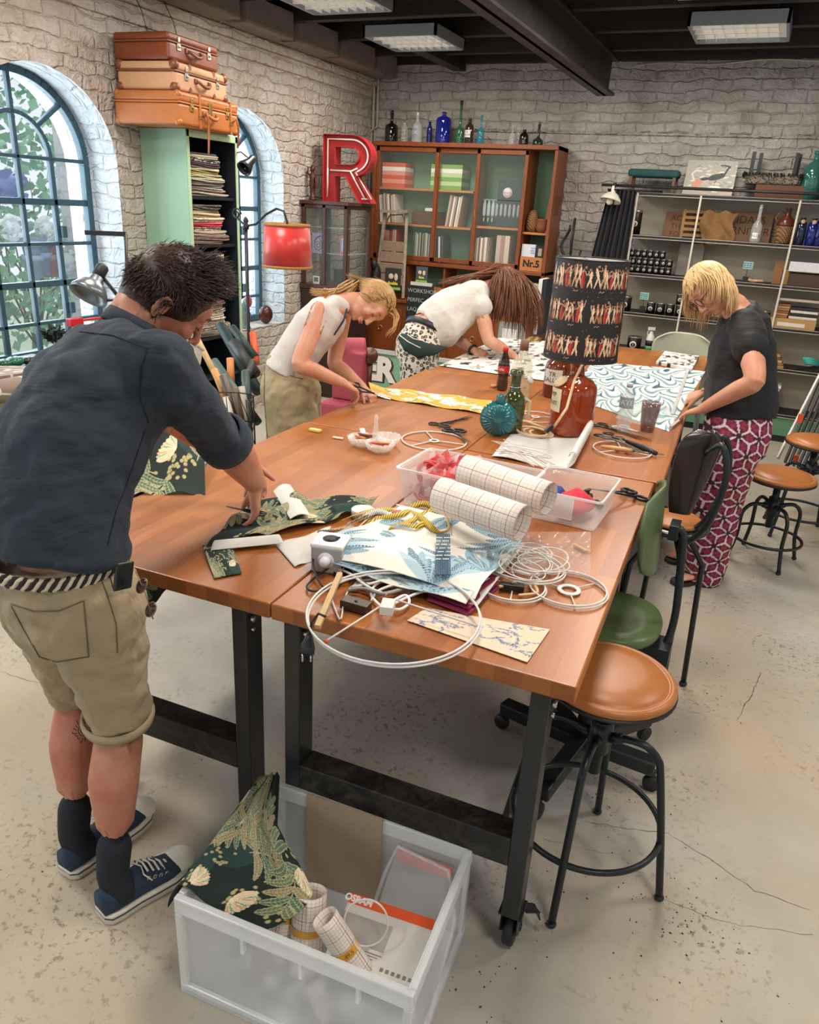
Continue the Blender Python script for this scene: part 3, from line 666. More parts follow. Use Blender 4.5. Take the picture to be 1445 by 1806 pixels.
# ---- three leather suitcases on the cupboard
def leather(name,c1,c2,sc=18,rough=.42):
 t = NT(name);n1 = t.noise(t.co(),sc,6,.65);n2 = t.noise(t.co(),3.5,4,.6)
 c = t.mix(c1,c2,n1);c = t.mix(c,c1,t.math('MULTIPLY',n2,.5));t.set(c,rough);t.bump(t.noise(t.co(),160,3),.12,.002);return t.m
M_CASE = [leather('leather_tan','#a05a26','#c27a42'),leather('canvas_tan','#b98a62','#cfa27b',40,.6),leather('leather_oxblood','#6f3117','#8f4a26')]
M_DLEA = leather('leather_dark','#6b3a22','#8a5233');M_BRASS = plain('#b59a5b',.3,.85);M_NICK = plain('#b9b4a4',.3,.8)
def suitcase(label,c,L,Wd,h,kind,rz=0):
 """L along y (front face with the handle towards +x), Wd along x"""
 T = thing('suitcase',label,'suitcase',c,rz,'vintage suitcases stacked on the cupboard')
 base_m = M_CASE[kind]
 split = h*.68
 m = MB();m.bb((-Wd/2,-L/2,0),(Wd/2,L/2,split-.002));m.build('body',base_m,T,bevel=.018,segs=3)
 m = MB();m.bb((-Wd/2-.002,-L/2-.002,split+.001),(Wd/2+.002,L/2+.002,h));m.build('lid',base_m,T,bevel=.018,segs=3)
 m = MB();m.bb((-Wd/2-.004,-L/2-.004,split-.006),(Wd/2+.004,L/2+.004,split+.004));m.build('rim',M_DLEA if kind else base_m,T,bevel=.003)
 if kind != 2:
  for sx in (-1,1):
   for sy in (-1,1):
    for zc in (.0,h):
     m = MB();m.ell((sx*(Wd/2-.018),sy*(L/2-.018),(.018 if zc == 0 else h-.018)),(.030 if kind == 1 else .024,)*3,nu=12,nv=8);m.build('corner',M_DLEA if kind == 1 else M_CASE[0],T)
 X = Wd/2
 for sy in (-.30,.30):
  m = MB();m.bb((X,sy*L-.016,split-.042),(X+.006,sy*L+.016,split-.004));m.bb((X,sy*L-.010,split+.004),(X+.008,sy*L+.010,split+.03));m.cyl((X+.006,sy*L,split-.02),(X+.012,sy*L,split-.02),.008,n=12)
  m.build('latch',M_NICK if kind else M_BRASS,T,bevel=.002)
 hz = split*.62
 m = MB();m.tube([(X+.004,-.065,hz+.01),(X+.022,-.055,hz),(X+.03,-.02,hz-.016),(X+.03,.02,hz-.016),(X+.022,.055,hz),(X+.004,.065,hz+.01)],[.007,.009,.011,.011,.009,.007],10)
 for s in (-1,1): m.bb((X,s*.072-.014,hz-.006),(X+.008,s*.072+.014,hz+.022))
 m.build('handle',M_DLEA if kind else M_CASE[0],T,bevel=.001)
 if kind == 0:
  for sy in (-.17,.36):
   m = MB();m.bb((X,sy*L-.011,-.001),(X+.005,sy*L+.011,h+.003));m.bb((-X,sy*L-.011,h),(X+.003,sy*L+.011,h+.004))
   m.tube([(X+.006,sy*L+.01,split*.55),(X+.025,sy*L+.03,split*.75),(X+.03,sy*L+.045,split*.4),(X+.022,sy*L+.052,-.06 if sy < 0 else -.03),(X+.018,sy*L+.05,-.145 if sy < 0 else -.08)],.008,6,flat=.3,up=(0,1,0))
   m.build('strap',M_CASE[0],T)
   m = MB();m.box((X+.007,sy*L,split*.5),(.004,.03,.024));m.build('buckle',M_BRASS,T,bevel=.001)
  m = MB();m.bb((X,-.016,split-.05),(X+.008,.016,split+.03));m.build('centre_lock',M_BRASS,T,bevel=.002)
  m = MB()
  for sy in np.linspace(-.42,.42,6):
   for s in (-1,1): m.ell((X+.001,sy*L,h-.02),.004,nu=8,nv=6)
  for sx in np.linspace(-.38,.38,5): m.ell((sx*Wd,-L/2-.001,h-.02),.004,nu=8,nv=6)
  m.build('rivets',M_BRASS,T)
 if kind == 1:
  for sy in (-.23,.23):
   m = MB();m.prism([(-.013,0),(.013,0),(.013,.022),(0,.034),(-.013,.022)],.003,(X,sy*L,0),(0,1,0),(0,0,1),(1,0,0));m.prism([(-.013,0),(.013,0),(.013,-.022),(0,-.034),(-.013,-.022)],.003,(X,sy*L,h),(0,1,0),(0,0,1),(1,0,0));m.build('reinforcement',M_DLEA,T)
 return T
suitcase('tan leather suitcase with straps and brass locks, lowest of the three on the green cupboard',(-3.70,4.365,2.121),.66,.47,.185,0,R(5))
suitcase('light tan canvas suitcase with leather corners, middle of the stack on the cupboard',(-3.705,4.34,2.31),.56,.42,.155,1,R(5))
suitcase('dark reddish brown leather suitcase, topmost of the stack on the cupboard',(-3.715,4.305,2.47),.50,.40,.145,2,R(3))
for k,(y,zt) in enumerate(((4.22,2.87),(4.5,2.87))):
 m = MB();m.tube([(-3.78,y,2.62),(-3.82,y,2.75),(-3.89,y,zt)],.0025,5)
 tag(m.build('hanging_wire',M_RUBBER),['thin dark wire rising from the near end of the top suitcase','thin dark wire rising from the far end of the top suitcase'][k],'wire','wires above the suitcases')

# ---- big wooden display cabinet on the back wall
t = NT('cabinet_wood');n1 = t.noise(t.co('Object',(8,8,1.2)),5,6,.6,.6);t.set(t.mix('#6b3217','#9a5328',n1),.38);t.bump(n1,.06,.004);M_CAB = t.m
t = NT('cabinet_wood_light');n1 = t.noise(t.co('Object',(1.2,8,8)),6,6,.6,.6);t.set(t.mix('#a8652f','#cb8b4c',n1),.45);M_CABL = t.m
M_CABG = plain('#7ba283',.7,var=.08);M_GLASSP = glass('#c9dcd2',.015,thin=True,alpha=.05)
CX0,CX1,CY0,CY1 = -3.755,-1.935,7.2,7.545
T = thing('display_cabinet','large wooden display cabinet with sliding glass doors on the back wall','cabinet',(-2.85,7.37,0))
m = MB()
for a,b in (((CX0,CY0,.0),(CX0+.03,CY1,2.30)),((CX1-.03,CY0,.0),(CX1,CY1,2.30)),((CX0,CY0-.012,2.262),(CX1,CY1,2.30)),((CX0,CY0,1.20),(CX1,CY1,1.235)),
    ((-2.715,CY0+.07,1.235),(-2.69,CY1,2.262)),((-2.235,CY0+.02,.0),(-2.20,CY1,2.262)),((CX0,CY0,.0),(CX1,CY1-.02,.07))): m.bb(a,b)
m.build('carcass',M_CAB,T,world=True,bevel=.004)
m = MB();m.bb((CX0+.03,CY1-.012,.07),(CX1-.03,CY1,2.262));m.build('back_panel',M_CABG,T,world=True)
for (a,b,z) in ((CX0+.03,-2.715,1.90),(-2.69,-2.235,1.60),(CX0+.03,-2.715,1.575),(-2.20,CX1-.03,1.575),(-2.20,CX1-.03,.965)):
 m = MB();m.bb((a,CY0+.05,z-.02),(b,CY1-.012,z));m.build('shelf',M_CABL,T,world=True,bevel=.002)
for k,(a,b,dy) in enumerate(((CX0+.03,-3.07,.012),(-3.10,-2.66,.036),(-2.69,-2.2,.012))):
 D = MB()
 for p,q in (((a,CY0+dy,1.245),(a+.035,CY0+dy+.02,2.255)),((b-.035,CY0+dy,1.245),(b,CY0+dy+.02,2.255)),((a,CY0+dy,1.245),(b,CY0+dy+.02,1.285)),((a,CY0+dy,2.215),(b,CY0+dy+.02,2.255))): D.bb(p,q)
 d = D.build('door',M_CAB,T,world=True,bevel=.003)
 G = MB();G.bb((a+.03,CY0+dy+.008,1.28),(b-.03,CY0+dy+.012,2.22));G.build('pane',M_GLASSP,d)
 G = MB();G.bb(((a+.012),CY0+dy-.004,1.68),((a+.022),CY0+dy+.002,1.74));G.build('finger_pull',M_BRASS,d,bevel=.001)
 for ch in d.children: ch.location = (-T.location[0]+0,-T.location[1],-T.location[2])
# base unit: counter with brown drawer fronts, cubby row above
m = MB();m.bb((CX0-.0+.03,CY0-.30,.86),(-2.235,CY0+.33,.89));m.bb((CX0+.03,CY0-.27,.07),(-2.235,CY0-.25,.86));m.bb((CX0+.03,CY0-.27,.0),(-2.235,CY0,.07));m.build('counter',M_CAB,T,world=True,bevel=.004)
for k in range(3):
 x0 = CX0+.06+k*.49;d = MB();d.bb((x0,CY0-.285,.12),(x0+.46,CY0-.27,.80));dd = d.build('drawer_front',M_CAB,T,world=True,bevel=.004)
 q = MB();q.torus((x0+.23,CY0-.29,.60),.022,.005,(0,1,0),20,6);q.build('ring_pull',M_BRASS,T,world=True)
for x in (-3.35,-2.95,-2.6):
 m = MB();m.bb((x,CY0+.02,.90),(x+.02,CY1-.02,1.20));m.build('divider',M_CAB,T,world=True)
# contents of the display cabinet
def book(x,y,z,w,d,h,col,label,group,lean=0.0,name='book',M2=None,cat='book'):
 m = MB();m.bb((0,0,0),(w,d,h));m.bb((.0015,.003,.003),(w-.0015,d-.002,h+.0004),mi=1)
 o = m.build(name,[plain(col,.6,var=.1),M2 or plain('#ddd6c8',.8)],bevel=.0015);o.location = (x,y,z);o.rotation_euler = (0,lean,0);return tag(o,label,cat,group)
CN = {'#d9d2c4': 'cream','#c9bfae': 'beige','#8e7c6c': 'grey brown','#e4dfd4': 'off white','#a35c48': 'rust','#b8a894': 'sand','#efeae0': 'ivory','#6e5a4e': 'dark brown','#cdbfa9': 'straw','#d7a78f': 'pink','#d4463c': 'red','#e0655a': 'coral','#e79a86': 'salmon','#efe3d4': 'cream','#b53b34': 'deep red','#4d5c4c': 'dark green','#8ea08b': 'sage','#6b5647': 'brown','#a9b3a1': 'pale green','#39403b': 'black green','#c9a98f': 'tan','#c6ab92': 'tan','#8a6f5c': 'brown','#efe8dd': 'white','#b49b86': 'sand','#6c5242': 'dark brown','#e8e2d6': 'pale','#d3c1ad': 'beige','#2c2c2a': 'black','#e8e6e0': 'white','#30302e': 'charcoal','#4a4a44': 'grey','#e2d5c2': 'cream','#7c5f4c': 'brown','#b07f5c': 'caramel','#e6ddcf': 'ivory','#cbb3a3': 'rosy beige','#a98b7c': 'brown beige','#dcc7b4': 'pale beige'}
ORDN = ['first','second','third','fourth','fifth','sixth','seventh','eighth','ninth','tenth','eleventh','twelfth','thirteenth','fourteenth']
def row(x0,z,n,w,h,cols,lbl,group,depth=.2,y=CY0+.09,lean=0,jit=.3,name='book',cat='book'):
 x = x0
 for k in range(n):
  ww = w*rng.uniform(.75,1.25);hh = h*(1-jit*.25*rng.random());c = cols[k % len(cols)] if not callable(cols) else cols(k)
  book(x,y+rng.uniform(0,.012),z,ww,depth,hh,c,'%s %s, %s from the left' % (CN[c],lbl,ORDN[k]),group,lean,name,cat=cat);x += ww+.0012
 return x
PAPERS = ['#d9d2c4','#c9bfae','#8e7c6c','#e4dfd4','#a35c48','#b8a894','#efeae0','#6e5a4e','#cdbfa9','#d7a78f']
row(-3.70,1.576,11,.014,.27,PAPERS,'pattern card on the middle shelf behind the left door','pattern cards on the middle cabinet shelf',lean=-.10)
row(-3.66,1.236,12,.012,.28,['#d4463c','#e0655a','#c9bfae','#e79a86','#efe3d4','#b53b34'],'card in the red group on the lowest cabinet shelf','red cards on the lowest cabinet shelf')
row(-3.32,1.236,14,.013,.27,['#4d5c4c','#8ea08b','#d9d2c4','#6b5647','#a9b3a1','#39403b','#c9a98f'],'card in the green group on the lowest cabinet shelf','green cards on the lowest cabinet shelf')
row(-3.00,1.576,7,.018,.29,['#c6ab92','#8a6f5c','#efe8dd','#b49b86','#6c5242','#e8e2d6','#d3c1ad'],'folder leaning behind the second glass door','leaning folders in the cabinet',lean=.13)
row(-3.06,1.236,4,.014,.26,['#2c2c2a','#e8e6e0','#30302e','#4a4a44'],'thin folder on the lowest shelf by the stile','dark folders in the cabinet',lean=-.06)
row(-2.67,1.236,6,.02,.27,['#c6ab92','#e2d5c2','#7c5f4c','#efe8dd','#b07f5c','#e6ddcf'],'upright folder behind the middle glass door','cream folders in the cabinet')
row(-2.46,1.236,3,.045,.30,['#cbb3a3','#a98b7c','#dcc7b4'],'wide binder behind the right glass door','beige binders in the cabinet')
def striped_block(x,z,w,h,c1,c2,label,lean=0):
 m = MB();n = 6
 for k in range(n): m.bb((0,0,h*k/n),(w,.2,h*(k+1)/n-.0005),mi=[0,1,0,1,2,0][k])
 o = m.build('striped_record_box',[plain(c1,.55),plain(c2,.55),plain('#f0ece2',.6)]);o.location = (x,CY0+.1,z);return tag(o,label,'box')
striped_block(-3.70,1.901,.245,.22,'#d75a3e','#ea9a80','orange striped block of boxed files on the top shelf behind the left door')
striped_block(-3.18,1.901,.32,.22,'#78a64c','#b9d39a','green striped block of boxed files on the top shelf behind the second door')
m = MB();m.bb((-2.50,CY0+.12,1.601),(-2.265,CY0+.30,2.02));o = m.build('file_box',plain('#3f444d',.6),bevel=.004);tag(base(o),'tall dark grey box with a round white sticker in the cabinet','box')
m = MB();m.cyl((0,0,0),(0,-.001,0),.045,n=28);text_mb('WORKSHOP',.016,(0,-.0015,0),(1,0,0),(0,0,1),.0005,m,1);s_ = m.build('sticker',[plain('#e9e4e0',.5),plain('#b0404a',.5)],o);s_.location = (-.02,-.0915,.30)
for k in range(9):
 x = -2.62+k*.042;m = MB()
 m.lathe([(.0,0),(.012,.0),(.016,.02),(.016,.10),(.009,.12),(.009,.14),(0,.14)],(0,0,0),12)
 m.ell((0,0,-.03),(.008,.008,.022),nu=8,nv=6)
 o = m.build('glass_vial',glass('#e8eef2',.03,thin=True,alpha=.45));o.location = (x,CY0+.13,1.69);tag(o,'clear drop vial in the row behind the right door, %s from the left' % ORDN[k],'vial','glass vials in the cabinet')
m = MB();m.bb((-2.64,CY0+.12,1.83),(-2.25,CY0+.14,1.84));tag(base(m.build('vial_rail',M_CHROME)),'slim rail the glass vials hang from','rail')
# open right bay
m = MB();m.lathe([(0,0),(.05,.005),(.062,.05),(.058,.12),(.04,.17),(.015,.19),(0,.19)],(0,0,0),24);o = m.build('wicker_cloche',NT('x').m,None)
t = NT('wicker');w1 = t.n('ShaderNodeTexWave',wave_type='BANDS',bands_direction='Z');t.l(t.co(),w1.inputs[0]);w1.inputs['Scale'].default_value = 28;w2 = t.n('ShaderNodeTexWave',wave_type='BANDS',bands_direction='DIAGONAL');t.l(t.co(),w2.inputs[0]);w2.inputs['Scale'].default_value = 22
hh_ = t.math('MULTIPLY',w1.outputs['Fac'],w2.outputs['Fac']);t.set(t.mix('#5a3a22','#c99a5e',hh_),.6);t.bump(hh_,.6,.01);M_WICK = t.m
o.data.materials[0] = M_WICK;o.location = (-2.135,CY0+.13,1.576);tag(o,'brown wicker beehive shaped cloche in the open bay of the cabinet','basket')
m = MB();m.lathe([(0,0),(.055,.005),(.068,.06),(.065,.11),(.072,.118),(.062,.118),(.055,.10),(.05,.02),(0,.02)],(0,0,0),24);o = m.build('wooden_pot',plain('#8a5138',.5,var=.2));o.location = (-2.03,CY0+.12,1.576);tag(o,'reddish brown round wooden pot in the open bay of the cabinet','pot')
for k,c_ in enumerate(('#8a5c3a','#b98f68','#6d4429')):
 m = MB();m.bb((0,0,0),(.022,.16,.38-.03*k));o = m.build('plank_book',plain(c_,.6),bevel=.002);o.location = (-2.02+k*.024,CY0+.08,1.577);o.rotation_euler = (0,.10,0);o.location.x -= .0;tag(o,['dark','pale','deep brown'][k]+' wooden board leaning at the right end of the open bay','board','boards leaning in the cabinet')
m = MB();m.bb((-2.19,CY0+.03,1.237),(-1.975,CY0+.2,1.36));m.k = 1;text_mb('Nr.5',.085,(-2.08,CY0+.0285,1.30),(1,0,0),(0,0,1),.0006,m,1,bold=.003);o = m.build('wooden_drawer_box',[M_CABL,plain('#1c1712',.7)],bevel=.0);tag(base(o),'small wooden drawer lettered Nr.5 in the cabinet','box')
m = MB();m.bb((-2.19,CY0+.05,1.361),(-2.06,CY0+.09,1.47));text_mb('FLAT\nBALL\nWIRE',.022,(-2.10,CY0+.049,1.415),(1,0,0),(0,0,1),.0005,m,1,align='LEFT'); 
o = m.build('card_box',[plain('#d5d8dd',.5),plain('#3f6fb0',.6)]);tag(base(o),'white card with blue lines on the Nr.5 drawer','card')
m = MB();m.bb((-2.045,CY0+.05,1.361),(-1.98,CY0+.09,1.46));m.bb((-2.03,CY0+.047,1.375),(-1.995,CY0+.05,1.44),mi=1);tag(base(m.build('picture_card',[plain('#2b2422',.5),plain('#b6a090',.6)])),'small dark picture card on the right end of the Nr.5 drawer','card')
for k,(z,w,c_) in enumerate(((.967,.20,'#b9a988'),(1.05,.19,'#c9bb9c'))):
 m = MB();m.bb((-2.17,CY0+.04,z),(-2.17+w,CY0+.26,z+.08-.002*k));m.bb((-2.172,CY0+.037,z+.055),(-2.168+w,CY0+.262,z+.079));tag(base(m.build('storage_box',plain(c_,.6),bevel=.003)),['beige','paler beige upper'][k]+' lidded box in the low bay beside the gridded lampshade','box','beige boxes in the low bay')
m = MB()
for k in range(5): m.bb((-2.18,CY0+.05,.08+k*.05),(-1.98,CY0+.25,.08+k*.05+.03))
tag(base(m.build('paper_stack',plain('#cbbd9f',.8))),'stack of pale paper trays low in the cabinet','paper')
m = MB();m.bb((-3.35,CY0+.08,1.577),(-3.08,CY0+.27,1.70));tag(base(m.build('wooden_crate',plain('#5f3d26',.7,var=.3),bevel=.004)),'small dark wooden crate behind the left glass door','box')
m = MB();m.bb((-3.22,CY0+.1,1.701),(-3.12,CY0+.2,1.73));tag(base(m.build('card_deck',plain('#e8e6e2',.7),bevel=.002)),'white card packet on the dark crate in the cabinet','box')

# ---- bottles along the top of the cabinet
def bottle(loc,prof,col,label,cap=None,n=28,group='old bottles on top of the cabinet',rough=.03,lab=None,name='glass_bottle',thick=False,alpha=.55,cat='bottle',dark=False,rz=0):
 T = thing(name,label,cat,loc,rz,group)
 m = MB();m.lathe(prof,(0,0,0),n)
 m.build('bottle_body',glass(col,rough,thin=True,alpha=alpha) if not thick else glass(col,rough),T)
 if cap:
  h0 = prof[-2][1] if prof[-1][0] < .002 else prof[-1][1];m = MB();r_ = cap[1];m.lathe([(0,-.004),(r_,-.004),(r_*1.02,cap[2]*.5),(r_*.95,cap[2]),(0,cap[2])],(0,0,h0),16);m.build('stopper',plain(cap[0],.6),T)
 if lab:
  c_,z0,z1,hw,txt,tc,cen = lab;rr = max(r for r,z in prof)+.0012;m = MB()
  N = 12;a0 = cen
  vs = [(rr*math.cos(a0+(i/N-.5)*2*hw),rr*math.sin(a0+(i/N-.5)*2*hw),z) for z in (z0,z1) for i in range(N+1)]
  m.add(vs,[(i,i+1,N+2+i,N+1+i) for i in range(N)])
  lo = m.build('paper_label',[plain(c_,.7)],T,solid=.0008)
  if txt:
   q = MB();ez = V3(math.cos(a0),math.sin(a0),0);ex = V3(-math.sin(a0),math.cos(a0),0)
   lines = txt.split('\n');sz = (z1-z0)/(len(lines)+.6)
   for li,tx in enumerate(lines): text_mb(tx,sz*1.05,V3(0,0,z1-(li+.8)*sz)+ez*(rr+.0012),ex,(0,0,1),.0004,q)
   n_ = q.v;q.v = []
   for p in n_:
    p = Vector(p);u = p.dot(ex);a_ = a0+u/rr;q.v.append((math.cos(a_)*(rr+.0014),math.sin(a_)*(rr+.0014),p.z))
   q.build('lettering',plain(tc,.7),lo)
 return T
def cylprof(r,h,nr,nh,sh=.03,foot=.004): return [(0,0),(r-foot,0),(r,foot),(r,h*.0+foot+.01),(r,h-nh-sh),(r*.92,h-nh-sh*.45),(nr*1.5,h-nh-.006),(nr,h-nh+.006),(nr,h-.012),(nr*1.25,h-.010),(nr*1.25,h),(0,h)]
def onrow(x,base_y=CY0+.13): return PY(x,249,base_y).x
ZT_ = 2.301;FC = -PI/2-.2     # labels face the camera
BOT = [
 (690,.062,.24,.014,.07,'#15110f','black squat flask shaped bottle with a dark stopper, first from the left on the cabinet',('#1a1412',.016,.035),.92,None),
 (713,.036,.17,.013,.02,'#cfd4cc','clear medicine bottle with a cream paper label on the cabinet',None,.35,('#b7b2a3',.03,.11,.8,'TINKT\nVALER','#4a4740',FC)),
 (735,.05,.23,.014,.05,'#dfe4e6','clear round shouldered bottle with white stopper on the cabinet',('#e8e6e2',.012,.03),.38,('#8f979c',.05,.12,.6,'OX','#e8ecee',FC)),
 (757,.027,.19,.012,.03,'#0f1d6e','slim cobalt blue bottle beside the big blue bottle',None,.8,None),
 (781,.072,.265,.017,.03,'#121f86','large cobalt blue apothecary bottle, biggest on the cabinet',None,.85,None),
 (810,.042,.33,.012,.18,'#23683f','tall tapering green glass bottle with black top',('#202322',.014,.03),.7,None),
 (827,.04,.205,.014,.03,'#3c2112','brown apothecary bottle with a white label on the cabinet',('#6b4a33',.012,.015),.75,('#e9e6df',.055,.115,.8,'M\nPHOSPH','#3a322c',FC)),
 (847,.033,.24,.010,.10,'#2a8fa6','turquoise tapering soda bottle on the cabinet',None,.6,None),
 (903,.03,.165,.009,.06,'#d5d3cb','small clear square shouldered bottle, left of the right hand group',None,.3,None),
 (914,.028,.17,.011,.03,'#b9c4c0','small pale glass bottle standing behind the others in the right hand group',None,.35,None),
 (924,.042,.13,.014,.02,'#16130f','dark round bellied bottle with a red seal in the right hand group',None,.88,None),
 (949,.048,.17,.012,.10,'#203028','dark green wide based bottle with slanted neck, last on the right',('#3c6b4c',.012,.02),.8,None)]
for k,(x,r_,h,nr,nh,c_,lb,cp,al,lab) in enumerate(BOT):
 yy = CY0+(.13 if k not in (9,3) else .2)
 bottle((onrow(x,yy),yy,ZT_),cylprof(r_,h,nr,nh,.05),c_,lb,cp,alpha=al,lab=lab)

# ---- glass fronted curio case with the red letter R
M_MAHO = plain('#4b2a24',.35,var=.2,nscale=20)
T = thing('curio_case','dark framed glass display case in the corner under the red letter','display case',(-3.7,6.43,0))
m = MB();xa,xb,ya,yb = -3.935,-3.47,6.2,6.66;z0,z1 = 1.03,1.74
m.bb((xa-.01,ya-.02,z1-.03),(xb+.02,yb+.01,z1));m.bb((xa-.01,ya-.02,z0-.04),(xb+.02,yb+.01,z0));m.bb((xa,ya,z1-.06),(xb,yb,z1-.03))
for x in (xa,xb-.035,(xa+xb)/2-.02):
 for y in (ya,yb-.03): m.bb((x,y,z0),(x+.035,y+.03,z1-.03))
m.build('case_frame',M_MAHO,T,world=True,bevel=.004)
m = MB();m.bb((xa,ya-.01,0),(xb+.01,yb,.99));m.build('base_cabinet',plain('#33231d',.5,var=.2),T,world=True,bevel=.005)
m = MB();m.bb((xa+.02,ya+.012,z0),(xb-.02,ya+.016,z1-.04));m.build('glass_door',M_GLASSP,T,world=True)
m = MB();m.bb((xb-.016,ya+.03,z0),(xb-.012,yb-.03,z1-.04));m.build('side_pane',M_GLASSP,T,world=True)
for z in (1.30,1.52):
 m = MB();m.bb((xa+.01,ya+.03,z),(xb-.02,yb-.02,z+.006));m.build('glass_shelf',glass('#cfe3da',.02,thin=True,alpha=.3),T,world=True)
def card(x0,x1,z0_,z1_,y,col,label,fn=None,name='picture_card'):
 m = MB();m.bb((x0,y,z0_),(x1,y+.006,z1_))
 mats = [plain(col,.6)]
 if fn: mats += fn(m,x0,x1,z0_,z1_,y)
 return tag(base(m.build(name,mats)),label,'card')
def spiral(m,x0,x1,a,b,y):
 cx,cz = (x0+x1)/2,(a+b)/2-.02;m.k = 1
 m.tube([(cx+(.004+.0028*t_)*math.cos(t_*.8),y-.002,cz+(.004+.0028*t_)*math.sin(t_*.8)) for t_ in range(18)],.003,5);m.tube([(cx-.035,y-.002,cz+.03),(cx-.01,y-.002,cz+.065),(cx+.03,y-.002,cz+.08)],.004,5)
 return [plain('#4a4258',.6)]
card(-3.86,-3.74,1.305,1.47,ya+.06,'#9a8cb4','lilac card with a dark spiral in the glass case',spiral)
def keycard(m,x0,x1,a,b,y):
 m.k = 1;cx = (x0+x1)/2;m.bb((cx-.016,y-.002,a+.03),(cx+.016,y,b-.03));m.ell((cx,y-.003,b-.035),(.018,.003,.018),nu=10,nv=6);m.ell((cx,y-.003,a+.035),(.018,.003,.018),nu=10,nv=6);return [plain('#7fc3e0',.5)]
card(-3.59,-3.53,1.305,1.46,ya+.1,'#d4486a','narrow pink card with a pale blue shape in the glass case',keycard)
card(-3.84,-3.775,1.031,1.10,ya+.05,'#e3e3e0','small white framed photograph at the bottom of the glass case',lambda m,x0,x1,a,b,y: ([m.bb((x0+.01,y-.002,a+.018),(x1-.01,y,b-.012),mi=1)],[plain('#5a5f66',.6)])[1])
card(-3.71,-3.60,1.031,1.16,ya+.2,'#26262a','black panel leaning in the glass case')
# the letter R: extruded tray letter with a white neon outline
RT = thing('letter_sign','large red metal letter R with a white neon outline on the glass case','sign',(-3.59,6.42,1.74),R(8))
def Rpoly(off=0.0):
 o = [];h = .54;w0 = -.23+off
 o += [(w0,off),(w0,h-off)];cx,cz,ra = .03,h-.165,.165-off
 o += [(cx+ra*math.cos(a)*1.15,cz+ra*math.sin(a)) for a in np.linspace(PI/2,-PI/2+.25,18)]
 o += [(.235-off*.4,off),(.115+off*.5,off),(-.02,h-.33-off*.2),(-.12-off*.0,h-.33-off*.2),(-.12-off,off)]
 return o
def Rhole(off=0.0):
 cx,cz,ra = .03,.375,.07+off;return [(-.12-off,.305-off),(-.12-off,.445+off)]+[(cx+ra*math.cos(a)*1.1,cz+ra*math.sin(a)) for a in np.linspace(PI/2,-PI/2,14)]
def plate(outer,hole,t_,O,mb):
 """flat letter plate with a hole, made by bridging with triangulation"""
 bm = bmesh.new();E_ = []
 for lp in (outer,hole):
  vs = [bm.verts.new((x,0,z)) for x,z in lp];E_ += [bm.edges.new((vs[i],vs[(i+1) % len(vs)])) for i in range(len(vs))]
 bmesh.ops.triangle_fill(bm,use_beauty=True,edges=E_);bm.verts.ensure_lookup_table();bm.verts.index_update()
 V_ = [V3(v.co)+V3(O) for v in bm.verts];F_ = [tuple(v.index for v in f.verts) for f in bm.faces];bm.free()
 mb.add(V_,F_);return mb
def rim(lp,y0,y1,w,mb,mi=None):
 n = len(lp)
 for i in range(n):
  (x,z),(x2,z2) = lp[i],lp[(i+1) % n];mb.bar((x,(y0+y1)/2,z),(x2,(y0+y1)/2,z2),abs(y1-y0),w,(0,1,0),mi=mi) if False else mb.add([(x,y0,z),(x2,y0,z2),(x2,y1,z2),(x,y1,z)],[(0,1,2,3)],mi=mi)
M_RED = plain('#b32a2c',.38,var=.12);M_REDD = plain('#8a1f24',.45)
m = MB();plate(Rpoly(0),Rhole(0),0,(0,.02,0),m);m.build('face_tray',M_RED,RT,fix=False,solid=.004)
m = MB();rim(Rpoly(0),-.03,.11,.003,m);rim(Rhole(0),-.03,.11,.003,m);m.build('side_wall',[M_RED],RT,fix=False,solid=.004)
m = MB();plate(Rpoly(-.002),Rhole(-.002),0,(0,.112,0),m);m.build('back_shell',plain('#b9a99a',.5),RT,fix=False,solid=.003)
m = MB();q = Rpoly(.035);m.tube([(x,-.005,z) for x,z in q[:22]],.0075,8);m.tube([(x,-.005,z) for x,z in [(-.195,.05),(-.195,.27)]],.0075,8)
M_NEON = plain('#f4efe9',.25)
m.tube([(-.17,-.005,.255),(.03,-.005,.255),(.085,-.005,.28)],.0075,8);m.tube([(.02,-.005,.25),(.16,-.005,.04)],.0075,8);m.build('neon_tube',M_NEON,RT)
# little dark carved figure beside the R
m = MB();m.lathe([(0,0),(.035,0),(.035,.015),(.02,.02),(.022,.08),(.03,.13),(.024,.17),(.03,.20),(.012,.225),(.02,.24),(.022,.26),(.012,.285),(0,.29)],(0,0,0),14)
m.tube([(.02,0,.2),(.045,-.01,.15),(.03,-.02,.11)],.009,6);m.tube([(-.02,0,.2),(-.04,-.02,.22),(-.03,-.02,.27)],.009,6)
o = m.build('carved_statuette',plain('#4a1e1a',.4,var=.35,nscale=30,bump=.6,bscale=60));o.location = (-3.885,6.30,1.741);tag(o,'small dark red brown carved statuette left of the letter R','figurine')

